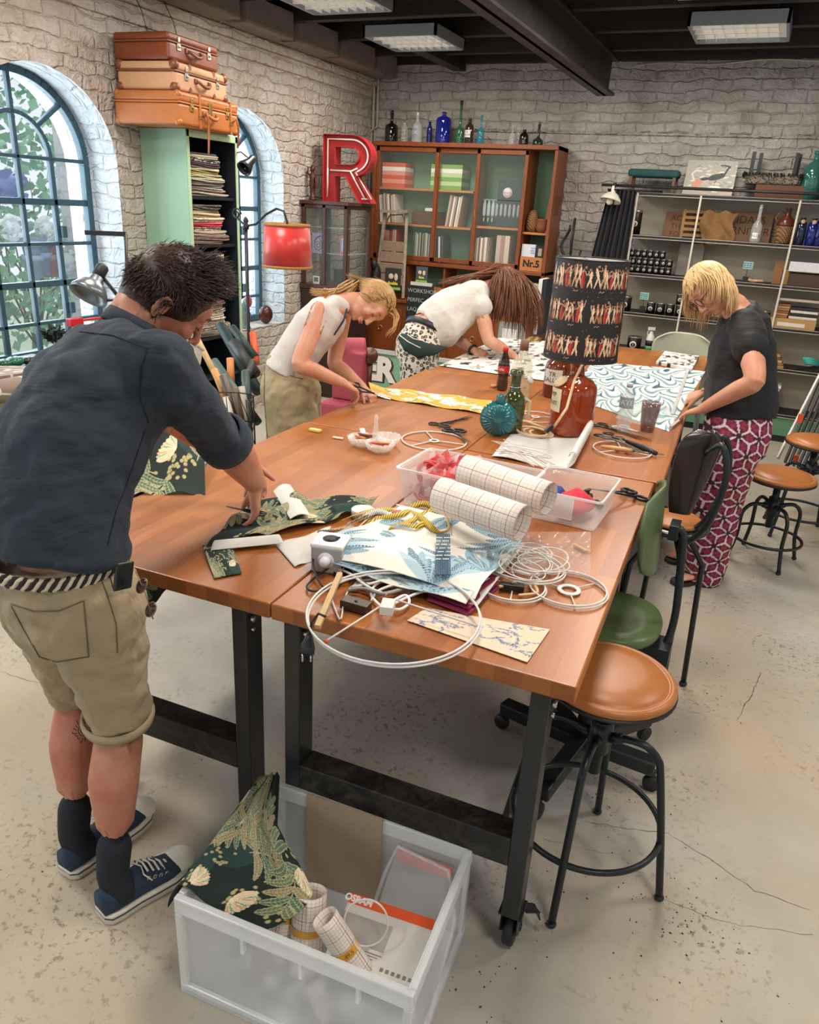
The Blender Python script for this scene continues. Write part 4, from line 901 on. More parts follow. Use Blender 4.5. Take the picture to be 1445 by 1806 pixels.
# ---- floor lamp with the red shade
D_ = 4.55;cS = PD(507,432,D_);pb = PD(434,405,D_+.1)
T = thing('floor_lamp','black curled floor lamp with a red satin shade by the far window','floor lamp',(pb.x,pb.y,0))
px_,py_ = pb.x,pb.y
m = MB();m.lathe([(0,0),(.13,0),(.13,.012),(.04,.03),(.015,.05),(0,.05)],(px_,py_,0));m.build('base',M_IRON,T,world=True)
m = MB();m.cyl((px_,py_,.04),(px_,py_,1.56),.011,n=12);m.lathe([(0,0),(.018,0),(.02,.02),(.012,.035),(.018,.05),(.008,.07),(0,.075)],(px_,py_,1.555),14);m.build('pole',M_IRON,T,world=True)
d = (cS-V3(px_,py_,cS.z));L_ = d.length;d.normalize()
arm = [V3(px_,py_,1.575)+d*(s_*L_)+V3(0,0,z) for s_,z in ((-.25,.05),(-.1,.02),(0,.0),(.25,.015),(.5,.075),(.75,.11),(.92,.10),(1.0,.04),(1.0,-.01))]
m = MB();m.tube(arm,.007,8)
m.tube([V3(px_,py_,1.62)-d*(.07)+d*(.035*math.cos(a)*(1-a/12))+V3(0,0,.035*math.sin(a)*(1-a/12)+.02) for a in np.linspace(0,8,26)],.005,6);m.build('curled_arm',M_IRON,T,world=True)
zt,zb = 1.60,1.365;rt,rb = .132,.148
t = NT('red_satin');w_ = t.noise(t.co('Object',(1,1,.05)),20,2);t.set(t.mix('#b5201f','#dd3a33',w_),.32);t.b.inputs['Sheen Weight'].default_value = .4;M_SATIN = t.m
m = MB();sd = [(rt,zt-cS.z),(rb,zb-cS.z)];c0 = V3(cS.x,cS.y,0)
m.lathe([(rb,zb),(rt,zt)],c0,48,cap=False);sh_ = m.build('shade',M_SATIN,T,world=True,solid=.002)
for r_,z in ((rt,zt),(rb,zb)):
 m = MB();m.lathe([(r_+.003,z-.008),(r_+.003,z+.008)],c0,48,cap=False);m.build('braid_trim',plain('#a9783f',.7,var=.3,nscale=80),T,world=True,solid=.002)
m = MB();m.ell(c0+V3(0,0,1.47),.035);m.cyl(c0+V3(0,0,1.50),c0+V3(0,0,1.56),.014,n=10)
for a in (0,2*PI/3,4*PI/3): m.tube([c0+V3(0,0,1.565),c0+V3(rt*math.cos(a),rt*math.sin(a),1.595)],.0015,5)
m.build('bulb',M_LOUV,T,world=True)

# ---- open shelf unit on the back wall
SX0,SX1,SY0 = -1.22,1.65,7.2
SZ = [1.955,1.615,1.30,.965,.63,.245]
M_SBLK = plain('#1f1c1b',.5,var=.2);M_SWHT = plain('#d2c8b6',.45);M_SBACK = plain('#b9b09b',.8,var=.1,nscale=2)
T = thing('shelf_unit','long open shelf unit with thin black shelves on the back wall','shelf',((SX0+SX1)/2,7.37,0))
for z in SZ:
 m = MB();m.bb((SX0,SY0,z-.022),(SX1,YB-.02,z));m.bb((SX0,SY0-.003,z-.002),(SX1,SY0,z+.001),mi=1);m.bb((SX0,SY0-.003,z-.026),(SX1,SY0,z-.022),mi=1);m.build('shelf',[M_SBLK,M_SWHT],T,world=True)
for x in (SX0+.02,-.685,.065,.84,SX1-.02):
 m = MB();m.bb((x-.008,SY0-.012,.25),(x+.008,SY0-.001,1.95));m.build('post',M_SWHT,T,world=True,bevel=.002)
m = MB();m.bb((SX0,YB-.02,.245),(SX1,YB-.002,1.955));m.build('back_panel',M_SBACK,T,world=True)
m = MB();m.bb((SX0,SY0+.012,.06),(SX1,SY0+.03,.222));m.build('green_plinth',plain('#5f8a68',.55),T,world=True)
m = MB();m.bb((SX0,SY0+.03,0),(SX1,SY0+.06,.06));m.build('kick_board',M_SBLK,T,world=True)
# rail, lamp and curtain at the left end
m = MB();m.cyl((-1.51,7.16,2.0),(1.6,7.16,2.0),.012,n=10);m.cyl((-1.46,7.19,1.965),(-1.0,7.19,1.965),.008,n=8);tag(base(m.build('curtain_rail',M_SBLK)),'thin black rail running in front of the top shelf','rail')
m = MB()
def curt(u,v):
 x = -1.33+(u-.5)*(.24+.13*v)-.06*v;return V3(x,7.19+.022*math.sin(u*42)+.01*math.sin(u*17+v*3),1.965-v*.95)
m.grid(curt,90,16);tag(base(m.build('curtain',plain('#2b2a2d',.9,var=.2),solid=.003,fix=False)),'dark grey curtain gathered at the left end of the shelves','curtain')
T = thing('clip_lamp','cream enamel lamp clipped to the rail by the dark curtain','lamp',(-1.40,7.10,1.93))
m = MB();m.lathe([(.012,.06),(.02,.045),(.05,.03),(.085,-.01),(.09,-.03),(.088,-.03),(.083,-.012),(.048,.026),(.012,.05)],(0,0,-.03),32,(.15,.25,1));m.build('lamp_shade',plain('#e2dccb',.3),T)
m = MB();m.ell((-.008,-.012,-.06),.03);m.cyl((0,.0,.02),(0,.02,.06),.012,n=10);m.build('bulb',plain('#f4efe0',.2),T)
m = MB();m.bb((-.012,.04,.05),(.012,.075,.09));m.build('clip',M_SBLK,T)
# ================================================================ people
from mathutils.bvhtree import BVHTree
def IV(a,b,c=0.0): return (_r*a+_u*b-_f*c).normalized()
def remesh(mb,name,mat,parent,voxel=.006,smooth=4,disp=None,colfn=None,keep=False):
 """one continuous skin grown over the overlapping volumes of mb"""
 me = mb.mesh('tmp');o = bpy.data.objects.new('tmp',me);COL.objects.link(o)
 bm = bmesh.new();bm.from_mesh(me);bmesh.ops.recalc_face_normals(bm,faces=bm.faces);bm.to_mesh(me);bm.free()
 r = o.modifiers.new('r','REMESH');r.mode = 'VOXEL';r.voxel_size = voxel;r.use_smooth_shade = True
 s = o.modifiers.new('s','SMOOTH');s.iterations = smooth;s.factor = .5
 for k,(tex,size,st) in enumerate(disp or []):
  tx = bpy.data.textures.new('folds',tex);tx.noise_scale = size
  if tex == 'CLOUDS': tx.noise_depth = 2
  if tex == 'MARBLE': tx.turbulence = 6;tx.marble_type = 'SOFT'
  d = o.modifiers.new('d','DISPLACE');d.texture = tx;d.strength = st;d.mid_level = .5;d.texture_coords = 'GLOBAL'
 dg = bpy.context.evaluated_depsgraph_get();out = bpy.data.meshes.new_from_object(o.evaluated_get(dg),depsgraph=dg)
 bpy.data.objects.remove(o);bpy.data.meshes.remove(me);out.name = name
 out.materials.clear();out.materials.append(mat)
 n = len(out.vertices);co = np.empty(n*3,np.float32);out.vertices.foreach_get('co',co);co = co.reshape(-1,3)
 if colfn is not None:
  a = out.color_attributes.new('Col','FLOAT_COLOR','POINT');a.data.foreach_set('color',colfn(co).astype(np.float32).ravel())
 tree = BVHTree.FromPolygons([tuple(c) for c in co.tolist()],[tuple(p.vertices) for p in out.polygons])
 co -= np.array(parent.location,np.float32);out.vertices.foreach_set('co',co.ravel());out.update()
 ob = bpy.data.objects.new(name,out);COL.objects.link(ob);ob.parent = parent;ob['_t'] = 0;del ob['_t']
 return ob,tree
def tuck(ob,trees,lim=.035,inset=.006):
 """keep the skin under the cloth wherever both run side by side"""
 me = ob.data;off = ob.parent.location;n = len(me.vertices);me.update();nr = [v.normal.copy() for v in me.vertices]
 for tr in trees:
  for i,v in enumerate(me.vertices):
   p = v.co+off;h = tr.find_nearest(p,lim)
   if h[0] is None: continue
   sgn = (p-h[0]).dot(h[1])
   if sgn > -inset and h[1].dot(nr[i]) > .45: v.co = h[0]-h[1]*inset-off
 me.update()
def hit(tree,x,y,off=.002):
 d = ray(x,y).normalized();h = tree.ray_cast(O0,d)
 return (h[0]+h[1]*off*(1 if h[1].dot(d) < 0 else -1)) if h[0] is not None else None
def seam(tree,px,r,name,mat,parent,step=5,n=5,off=.001,closed=False,flat=1.0):
 """a stitched line, pocket edge or drawing laid on cloth or skin"""
 pts = []
 for (a,b),(c,d) in zip(px[:-1],px[1:]):
  k = max(1,int(math.hypot(c-a,d-b)/step))
  for i in range(k): pts.append(hit(tree,a+(c-a)*i/k,b+(d-b)*i/k,off))
 pts.append(hit(tree,*px[-1],off));pts = [p for p in pts if p is not None]
 if len(pts) < 2: return None
 return MB().tube(pts,r,n)
def limb(mb,pts,rads,n=18):
 """tapering limb through joints, smooth between them"""
 pts = [Vector(p) for p in pts];P = [];Q = []
 for i in range(len(pts)-1):
  p0 = pts[max(0,i-1)];p1 = pts[i];p2 = pts[i+1];p3 = pts[min(len(pts)-1,i+2)]
  for k in range(5):
   t = k/5;lin_ = p1.lerp(p2,t);cr = .5*((2*p1)+(p2-p0)*t+(2*p0-5*p1+4*p2-p3)*t*t+(3*p1-p0-3*p2+p3)*t**3)
   P.append(lin_.lerp(cr,.6));Q.append(rads[i]+(rads[i+1]-rads[i])*(t*t*(3-2*t)*.5+t*.5))
 P.append(pts[-1]);Q.append(rads[-1]);mb.tube(P,Q,n)
 mb.ell(P[0],Q[0]*.98,nu=n,nv=10);mb.ell(P[-1],Q[-1]*.98,nu=n,nv=10);return mb
def torso(mb,rings,sdA,sdB,fwd,n=28,p=2.3):
 """rings: (centre, half width, half depth) from the pelvis up; side vector turns from sdA to sdB"""
 out = [];m = len(rings)
 for i,(c,hw,hd) in enumerate(rings):
  c = Vector(c);a = Vector(rings[max(0,i-1)][0]);b = Vector(rings[min(m-1,i+1)][0]);t = (b-a).normalized()
  s = Vector(sdA).lerp(Vector(sdB),i/(m-1));s = (s-t*s.dot(t)).normalized();f = s.cross(t).normalized()
  out.append(mb.ring(c,s,f,hw,hd,n,p))
 return mb.loft(out)
def hand(mb,w,d,back,side,curl=(.5,.5,.5,.6),L=.185,thumb=(.75,.65,-.25),spread=.10,rad=1.0,tcurl=.35):
 """palm plus five separate fingers; side=+1/-1 tells where the thumb leaves"""
 w,d,back = Vector(w),Vector(d).normalized(),Vector(back);back = (back-d*back.dot(d)).normalized();s = d.cross(back)*side;k = L/.185
 pr = []
 for t,hw,hd in ((-.01,.027,.019),(.02,.034,.018),(.05,.040,.016),(.078,.041,.0135),(.092,.038,.011)):
  pr.append(mb.ring(w+d*t*k,s,back,hw*k*rad,hd*k*rad,18,2.4))
 mb.loft(pr)
 tips = []
 for i,(off,ln) in enumerate(((.030,.92),(.010,1.0),(-.011,.95),(-.031,.76))):
  p = w+d*(.080-.004*abs(i-1))*k+s*off*k;a = 0;dr = (d+s*(off/.03*spread)).normalized();pts = [p];rr = [.0092*k*rad]
  for j,sl in enumerate((.046,.028,.022)):
   a += curl[i]*(1.0,1.15,.7)[j];q = dr*math.cos(a)-back*math.sin(a)
   pts.append(pts[-1]+q*sl*ln*k);rr.append((.0086,.0080,.0064)[j]*k*rad)
  mb.tube(pts[:1]+[pts[0].lerp(pts[1],.5)]+pts[1:],[rr[0],rr[0]*.96]+rr[1:],10)
  for q_,r_ in zip(pts,rr): mb.ell(q_,r_,nu=10,nv=6)
  tips.append(pts[-1])
 td = (d*thumb[0]+s*thumb[1]+back*thumb[2]).normalized();p0 = w+d*.022*k+s*.024*k;p1 = p0+td*.042*k;td2 = (td*math.cos(tcurl)+(d-back*.4).normalized()*math.sin(tcurl)).normalized()
 p2 = p1+td2*.034*k;p3 = p2+td2*.026*k
 mb.tube([p0,p1,p2,p3],[.0145*k*rad,.0115*k*rad,.0098*k*rad,.0075*k*rad],10)
 for q_,r_ in ((p0,.0145),(p1,.0115),(p2,.0098),(p3,.0075)): mb.ell(q_,r_*k*rad,nu=10,nv=6)
 return tips+[p3]
def head(mb,c,F,U,k=1.0,nose=1.0):
 """skull, jaw, brow, nose, lips, chin and ears; F looks forward, U is the crown direction"""
 c,F,U = Vector(c),Vector(F).normalized(),Vector(U);U = (U-F*U.dot(F)).normalized();S = F.cross(U)
 Mx = Matrix((S,F,U)).transposed()
 def E(s,f,u,rs,rf,ru,nu=20,nv=14): mb.ell(c+(S*s+F*f+U*u)*k,(rs*k,rf*k,ru*k),Mx,nu,nv)
 E(0,-.006,.025,.074,.094,.088);E(0,.016,-.02,.062,.072,.080);E(0,.030,-.068,.046,.052,.045);E(0,.062,-.096,.020,.020,.017)
 E(0,.070,.030,.050,.026,.030);E(-.034,.066,-.028,.022,.022,.022);E(.034,.066,-.028,.022,.022,.022)
 for i in range(6): E(0,.088+.0045*i*nose,.008-.008*i,.008+.0007*i,.010,.009,10,8)
 E(0,.110,-.040,.011,.011,.009,12,8)
 for s in (-1,1):
  E(s*.012,.100,-.043,.007,.009,.006,10,8);E(s*.029,.083,.022,.017,.008,.005,10,8)
  E(s*.030,.078,.003,.014,.011,.010,12,8)
 E(0,.092,-.062,.021,.008,.005,12,8);E(0,.090,-.074,.018,.009,.0055,12,8)
 for s in (-1,1):
  p = c+(S*s*.074+F*(-.008)+U*(-.008))*k
  pts = [p+(F*(.016*math.sin(a)*1.0-.006)+U*(.030*math.cos(a)*.95)+S*s*(.010+.004*math.cos(a)))*k for a in np.linspace(.9,-PI-.3,12)]
  mb.tube(pts,[.0042*k]*12,8);mb.ell(p+(S*s*.004-F*.004-U*.002)*k,(.004*k,.015*k,.026*k),Mx,12,8)
 return S
def face_detail(parent,c,F,U,k,brow='#6a4a33',lip='#b06a5e',lash='#3a2a22'):
 c,F,U = Vector(c),Vector(F).normalized(),Vector(U);U = (U-F*U.dot(F)).normalized();S = F.cross(U);P = lambda s,f,u: c+(S*s+F*f+U*u)*k
 m = MB()
 for s in (-1,1): m = MB();m.tube([P(s*.015,.0945,.029),P(s*.03,.0935,.034),P(s*.045,.083,.029)],[.0022*k,.003*k,.0012*k],6,flat=.6);m.build('eyebrow',plain(brow,.8),parent,world=True)
 m = MB()
 for s in (-1,1): m = MB();m.tube([P(s*.017,.0885,-.001),P(s*.026,.0925,-.005),P(s*.036,.0885,-.004),P(s*.043,.0805,.001)],[.0008*k,.0016*k,.0016*k,.0008*k],5);m.build('eyelashes',plain(lash,.8),parent,world=True)
 m = MB();m.tube([P(-.022,.090,-.067),P(-.01,.0995,-.0635),P(0,.101,-.0655),P(.01,.0995,-.0635),P(.022,.090,-.067)],[.001*k,.0034*k,.003*k,.0034*k,.001*k],6);m.tube([P(-.018,.093,-.0705),P(0,.0995,-.074),P(.018,.093,-.0705)],[.001*k,.0042*k,.001*k],6)
 m.build('lips',plain(lip,.45),parent,world=True)
def foot(mb,an,heel,toe,bare=False):
 an,heel,toe = map(Vector,(an,heel,toe));d = (toe-heel);L = d.length;d.normalize();s = V3(d.y,-d.x,0).normalized();z = V3(0,0,1);rg = []
 for t,hw,zz,hh in ((.04,.028,.035,.030),(.16,.034,.042,.040),(.34,.037,.048,.046),(.55,.044,.036,.032),(.74,.048,.026,.021),(.90,.042,.020,.015),(.98,.026,.016,.010)):
  rg.append(mb.ring(heel+d*L*t+z*zz,s,z,hw,hh,16,2.3))
 mb.loft(rg);mb.tube([an,heel+d*L*.22+z*.06],[.034,.036],14);mb.ell(an,.036)
def shoe(an,heel,toe,parent,canvas='#25384a',sole='#d8d0c2',cap=None):
 heel,toe = Vector(heel),Vector(toe);d = (toe-heel);L = d.length;d.normalize();s = V3(d.y,-d.x,0).normalized();z = V3(0,0,1)
 prof = [(-.02,.018),(.03,.035),(.15,.040),(.35,.041),(.55,.048),(.75,.053),(.90,.047),(.99,.030),(1.02,.012)]
 def outline(e): return [heel+d*L*t+s*(w+e) for t,w in prof]+[heel+d*L*t-s*(w+e) for t,w in reversed(prof)]
 def lay(z0,z1,e0,e1,name,m,**k):
  a = outline(e0);b = outline(e1);n = len(a);mb = MB();mb.add([p+z*(z0-heel.z) for p in a]+[p+z*(z1-heel.z) for p in b],[(i,(i+1) % n,n+(i+1) % n,n+i) for i in range(n)]+[tuple(range(n)),tuple(range(n,2*n))],True)
  return mb.build(name,m,parent,world=True,**k)
 up = MB();rg = []
 for t,hw,top,back in ((-.01,.030,.095,0),(.12,.038,.088,0),(.28,.040,.085,0),(.45,.043,.088,0),(.6,.046,.075,0),(.75,.049,.058,0),(.9,.043,.047,0),(1.0,.022,.036,0)):
  c = heel+d*L*t;zt = top;rg.append([c+s*(hw*math.cos(a))*(1.0 if math.sin(a) < 0 else .92)+z*(.012-heel.z+(zt-.012)*(.5+.5*math.sin(a))) for a in [2*PI*i/18 for i in range(18)]])
 up.loft(rg);u = up.build('shoe_upper',plain(canvas,.8,var=.15,bump=.2,bscale=500),parent,world=True)
 sl = lay(.001,.030,.004,.005,'shoe_sole',plain(sole,.6),bevel=.003);lay(.020,.0235,.0065,.0065,'sole_stripe',plain('#2b3440',.6))
 m = MB();uT = BVHTree.FromPolygons([tuple(v.co+parent.location) for v in u.data.vertices],[tuple(q_.vertices) for q_ in u.data.polygons])
 for k in range(5):
  t = .50+.065*k;zz = .093-.010*k;c = heel+d*L*t+z*(zz-heel.z+.002);m.tube([c-s*.026-z*.008,c+z*.004,c+s*.026-z*.008],.003,6,flat=.6)
 m.tube([heel+d*L*.48+z*.09,heel+d*L*.44+s*.03+z*.09,heel+d*L*.5+s*.045+z*.07],.002,5);m.tube([heel+d*L*.48+z*.09,heel+d*L*.42-s*.03+z*.092,heel+d*L*.5-s*.045+z*.068],.002,5);m.build('laces',plain('#e6ddcf',.8),parent,world=True)
 m = MB();c = heel+d*L*.93;m.ell(c+z*(.030-heel.z),(.045,.045,.026),nu=18,nv=10);m.build('toe_cap',plain('#e4dccd',.55),parent,world=True)
 m = MB()
 for k in range(4):
  for q in (-1,1): m.torus(heel+d*L*(.48+.07*k)+s*q*.037+z*(.075-.008*k-heel.z),.005,.0016,s,10,5)
 m.build('eyelets',M_CHROME,parent,world=True);return uT
def hair_strands(mb,c,F,U,k,n,length,flow,rad=.0035,seed=1,hood=1.06,region=None,steps=9,grav=.5,jit=.25,keep=None):
 """strands rooted on the skull, following flow(unit) and gravity, kept outside the head"""
 g = np.random.default_rng(seed);c,F,U = Vector(c),Vector(F).normalized(),Vector(U);U = (U-F*U.dot(F)).normalized();S = F.cross(U)
 R3 = (.079*k*hood,.099*k*hood,.093*k*hood);cc = c+(F*-.006+U*.025)*k;cnt = 0
 while cnt < n:
  v = g.normal(size=3);v /= np.linalg.norm(v)
  if region and not region(*v): continue
  cnt += 1;p = cc+S*v[0]*R3[0]+F*v[1]*R3[1]+U*v[2]*R3[2];ln = length(*v)*g.uniform(.8,1.1);st = ln/steps;pts = [p]
  fl = flow(*v);d = (S*fl[0]+F*fl[1]+U*fl[2]).normalized();jt = V3(*g.normal(size=3))*jit;d = (d+jt*.5).normalized()
  for i in range(steps):
   d = (d+V3(0,0,-1)*grav*(i+1)/steps+V3(*g.normal(size=3))*jit*.25).normalized();q = pts[-1]+d*st
   l = q-cc;e = V3(l.dot(S)/R3[0],l.dot(F)/R3[1],l.dot(U)/R3[2]);ln_ = e.length
   if ln_ < 1.0: q = cc+(S*e.x*R3[0]+F*e.y*R3[1]+U*e.z*R3[2])*(1.0/ln_)*1.002
   pts.append(q)
  mb.tube(pts,[rad*(1.0 if i < steps*.5 else max(.12,1-(i/steps-.5)*1.9)) for i in range(steps+1)],5,flat=.55)
 return mb
def hairmat(a,b,c2=None):
 t = NT('hair');n1 = t.noise(t.co('Object',(60,60,8)),4,4,.7);n2 = t.noise(t.co(),22,3,.6)
 c = t.mix(a,b,t.ramp(n1,[(.3,'#000000'),(.7,'#ffffff')]));c = t.mix(c,c2 or a,t.math('MULTIPLY',n2,.6));t.set(c,.42);t.b.inputs['Specular IOR Level'].default_value = .35;return t.m
def skin(base_,red):
 t = NT('skin');n1 = t.noise(t.co(),9,4,.6);n2 = t.noise(t.co(),70,3,.6)
 t.set(t.mix(t.mix(base_,red,t.ramp(n1,[(.35,'#000000'),(.7,'#ffffff')])),red,t.math('MULTIPLY',n2,.25)),.48);t.b.inputs['Subsurface Weight'].default_value = .12;t.b.inputs['Subsurface Radius'].default_value = (.02,.008,.005)
 t.bump(n2,.06,.002);return t.m
def clothmat(a,b,sc=(8,8,30),rough=.85,bump=.25,weave=700,wr=.5):
 t = NT('cloth');n1 = t.noise(t.co('Object',sc),1.1,4,.55,.5);n2 = t.noise(t.co(),weave,2)
 t.set(t.mix(a,b,t.noise(t.co(),5,5,.6)),rough);t.b.inputs['Sheen Weight'].default_value = .04
 nb_ = t.bump(n1,wr,.03);t.bump(n2,bump,.0008,nb_);return t.m
SK_M = skin('#c98f72','#b8705a');SK_W = skin('#d6a182','#c98468');SK_L = skin('#d9a98c','#cc8a70')

# ---------------------------------------------------------------- man in the dark shirt
T = thing('person','man in a dark blue shirt and khaki shorts cutting fern fabric at the near table','person',(-1.3,1.14,0))
J = dict(pel=V3(-1.32,1.08,.93),wst=V3(-1.36,1.08,1.06),nb=V3(-1.33,1.37,1.455),shR=V3(-1.165,1.27,1.395),elR=V3(-1.17,1.50,1.165),wrR=V3(-1.235,1.70,.985),
   shL=V3(-1.47,1.46,1.375),elL=V3(-1.50,1.64,1.17),wrL=V3(-1.36,1.78,1.02),hipR=V3(-1.235,1.09,.90),knR=V3(-1.265,1.15,.50),anR=V3(-1.235,1.05,.11),hipL=V3(-1.405,1.10,.90),knL=V3(-1.455,1.20,.50),anL=V3(-1.425,1.10,.11))
hdc = PD(298,526,1.80);mF = IV(.62,-.55,-.56);mU = IV(.737,.655,.17)
hR0,hR1 = V3(-1.235,1.00,.0),V3(-1.168,1.235,.0);hL0,hL1 = V3(-1.42,1.055,.0),V3(-1.395,1.335,.0)
sA,sB = V3(.95,-.28,0),V3(.83,-.55,.02)
B = MB()
torso(B,[(J['pel']-V3(0,0,.06),.14,.10),(J['pel'],.158,.115),(J['wst'],.14,.10),(V3(-1.345,1.20,1.23),.155,.11),(V3(-1.325,1.33,1.36),.17,.11),(J['nb']-V3(0,.02,.03),.12,.08),(J['nb'],.06,.06)],sA,sB,None)
limb(B,[J['nb']-V3(0,.03,.03),J['nb']+V3(0,.01,.02),hdc-mU*.06-mF*.03],[.062,.058,.060])
hdS = head(B,hdc,mF,mU,1.02)
for s_ in 'RL':
 limb(B,[J['sh'+s_],J['sh'+s_].lerp(J['el'+s_],.5),J['el'+s_],J['el'+s_].lerp(J['wr'+s_],.35),J['wr'+s_]],[.055,.047,.047,.051,.032])
 limb(B,[J['hip'+s_],J['hip'+s_].lerp(J['kn'+s_],.5),J['kn'+s_],J['kn'+s_].lerp(J['an'+s_],.35)+V3(0,-.012,0),J['kn'+s_].lerp(J['an'+s_],.7),J['an'+s_]],[.085,.078,.058,.062,.045,.036])
foot(B,J['anR'],hR0+V3(0,0,.012),hR1+V3(0,0,.012));foot(B,J['anL'],hL0+V3(0,0,.012),hL1+V3(0,0,.012))
hw = PZ(449,853,.985);dR = (PZ(440,905,.895)-hw).normalized();handR = hw

tipsR = hand(B,J['wrR']+V3(0,0,-.005),V3(-.06,.05,-1),V3(.75,.6,.1),-1,(.42,.30,.34,.45),L=.185,thumb=(.9,.45,-.35),spread=.08)
hand(B,J['wrL'],V3(.35,.5,-.8),V3(-.2,.8,.4),1,(.5,.5,.5,.5))
body,manT = remesh(B,'body',SK_M,T,.0052,4)
face_detail(T,hdc,mF,mU,1.02,'#4a3428','#a8604f')
# hair
mh = MB();hm = hairmat('#2a1e19','#5b4439','#382a24')
def mreg(s,f,u): return (u > -.15 and f < .62 and not (f > .50 and u < .55)) or (u <= -.15 and f < .02 and u > -.97)
hair_strands(mh,hdc,mF,mU,1.0,3600,lambda s,f,u: .024+(.034 if u > .3 and f > -.1 else 0),lambda s,f,u: (s*.3,.5*max(u,0)+.05+(-.2 if u < 0 else 0),u*.35+.25*max(0,u)-.4*(1 if u < .2 else 0)),.0017,3,1.05,mreg,4,.06,.45)
cap = MB();Mx = Matrix((hdS,mF,(mU-mF*mU.dot(mF)).normalized())).transposed();g = []
cap.ell(hdc+mF*-.012+mU*.032,(.0825,.0985,.094),Mx,28,20);cap.ell(hdc-mF*.038-mU*.034,(.072,.062,.062),Mx,20,14);hairo,_ = remesh(cap,'hair_cap',hm,T,.006,2,[('CLOUDS',.03,.004)])
mh.build('hair',hm,T,world=True,fix=False)
# shirt
M_SHIRT = clothmat('#1d232d','#2d3744',(4,4,9),.88,.3,600,.6)
SH = MB()
torso(SH,[(V3(-1.325,1.055,.985),.182,.142),(V3(-1.335,1.085,1.07),.172,.142),(V3(-1.335,1.15,1.19),.172,.145),(V3(-1.33,1.24,1.30),.180,.143),(V3(-1.325,1.33,1.375),.190,.120),(V3(-1.325,1.37,1.415),.14,.095),(V3(-1.325,1.385,1.44),.078,.072)],sA,sB,None)
limb(SH,[J['shR']+V3(-.012,-.0,.0),J['shR'].lerp(J['elR'],.5)+V3(0,0,-.003),J['elR']+V3(.002,-.025,.01)],[.088,.072,.062])
limb(SH,[J['shL']+V3(.012,0,.0),J['shL'].lerp(J['elL'],.5),J['elL']+V3(0,-.02,.02)],[.088,.072,.062])
shirt,shT = remesh(SH,'shirt',M_SHIRT,T,.0085,7,[('CLOUDS',.12,.028),('MARBLE',.14,.013),('CLOUDS',.045,.010)])
tuck(body,[shT])
d = (J['elR']-J['shR']).normalized();m = MB();c_ = J['elR']+V3(.002,-.018,.012);m.lathe([(.058,-.032),(.067,-.024),(.069,.0),(.067,.026),(.060,.03),(.046,.028)],c_,28,d,cap=False);m.build('rolled_cuff',M_SHIRT,T,world=True,solid=.004)
M_SEAM = plain('#171c24',.8)
m = MB();nbp = V3(-1.322,1.385,1.445);ax = (hdc-nbp).normalized();m.lathe([(.086,-.018),(.083,.0),(.079,.016)],nbp,28,(ax+V3(0,.1,.6)).normalized(),cap=False);m.build('collar',M_SHIRT,T,world=True,solid=.006)
for k,px in enumerate(([(140,585),(200,592),(262,615)],[(262,612),(248,650),(246,700),(262,745)],[(255,760),(232,830),(205,900),(190,960)])):
 m = seam(shT,px,.0014,'seam',M_SEAM,T)
 if m: m.build('seam',M_SEAM,T,world=True)
# shorts
M_KHAKI = clothmat('#9c8a6c','#b5a384',(10,10,6),.85,.25,500,.55)
SO = MB()
torso(SO,[(V3(-1.33,1.10,.83),.168,.135),(V3(-1.322,1.085,.90),.172,.140),(V3(-1.325,1.07,.965),.165,.132),(V3(-1.33,1.065,1.01),.158,.126)],sA,sA,None)
for s_,q in (('R',1),('L',-1)):
 h,k_ = J['hip'+s_],J['kn'+s_];limb(SO,[h+V3(0,-.005,.0),h.lerp(k_,.3)+V3(0,-.01,0),h.lerp(k_,.62),h.lerp(k_,.88)],[.108,.104,.092,.084])
SOv,soT = remesh(SO,'shorts',M_KHAKI,T,.008,4,[('CLOUDS',.09,.024),('MARBLE',.10,.012),('CLOUDS',.03,.004)])
tuck(body,[soT])
M_KS = plain('#6f5f46',.85)
for px in ([(20,1065),(60,1078),(105,1077),(148,1059)],[(148,1059),(152,1105),(157,1158)],[(20,1068),(45,1115),(70,1158),(100,1167),(157,1158)],[(170,1003),(188,1045),(205,1100),(207,1150)],[(40,1040),(90,1043),(142,1020)],[(192,1010),(200,1038),(230,1022)]):
 m = seam(soT,px,.0015,'seam',M_KS,T)
 if m: m.build('seam',M_KS,T,world=True)
m = MB()
for s_ in 'R': 
 h,k_ = J['hip'+s_],J['kn'+s_];m.lathe([(.083,-.012),(.086,0),(.083,.014)],h.lerp(k_,.93),28,(h-k_).normalized(),cap=False)
m.build('hem',M_KHAKI,T,world=True,solid=.006)
p = hit(soT,88,1010,.003)
if p: m = MB();m.box(p,(.062,.004,.018),M=Matrix.Rotation(.25,4,'Z'));m.build('leather_patch',plain('#a8794f',.6),T,world=True,bevel=.001)
# woven belt: twisted light and dark strands
m = MB();cB = V3(-1.328,1.066,.992)
for st in range(4):
 pts = []
 for i in range(120):
  a = 2*PI*i/120;e = 2/2.3;ca,sa = math.cos(a),math.sin(a);x = math.copysign(abs(ca)**e,ca)*.168;y = math.copysign(abs(sa)**e,sa)*.137
  ph = a*22+st*PI/2;pts.append(cB+V3(x*(1+.018*math.cos(ph)),y*(1+.018*math.cos(ph)),.012*math.sin(ph)+.05*(-x*.0)))
 m.tube(pts,.0052,6,True,mi=st % 2)
m.build('woven_belt',[plain('#d8c9b0',.8),plain('#2b2624',.8)],T,world=True)
m = MB();p = PD(150,990,1.60);m.box(p,(.012,.01,.055),M=Matrix.Rotation(.5,4,'Z'));m.build('belt_loop',M_KHAKI,T,world=True,bevel=.002)
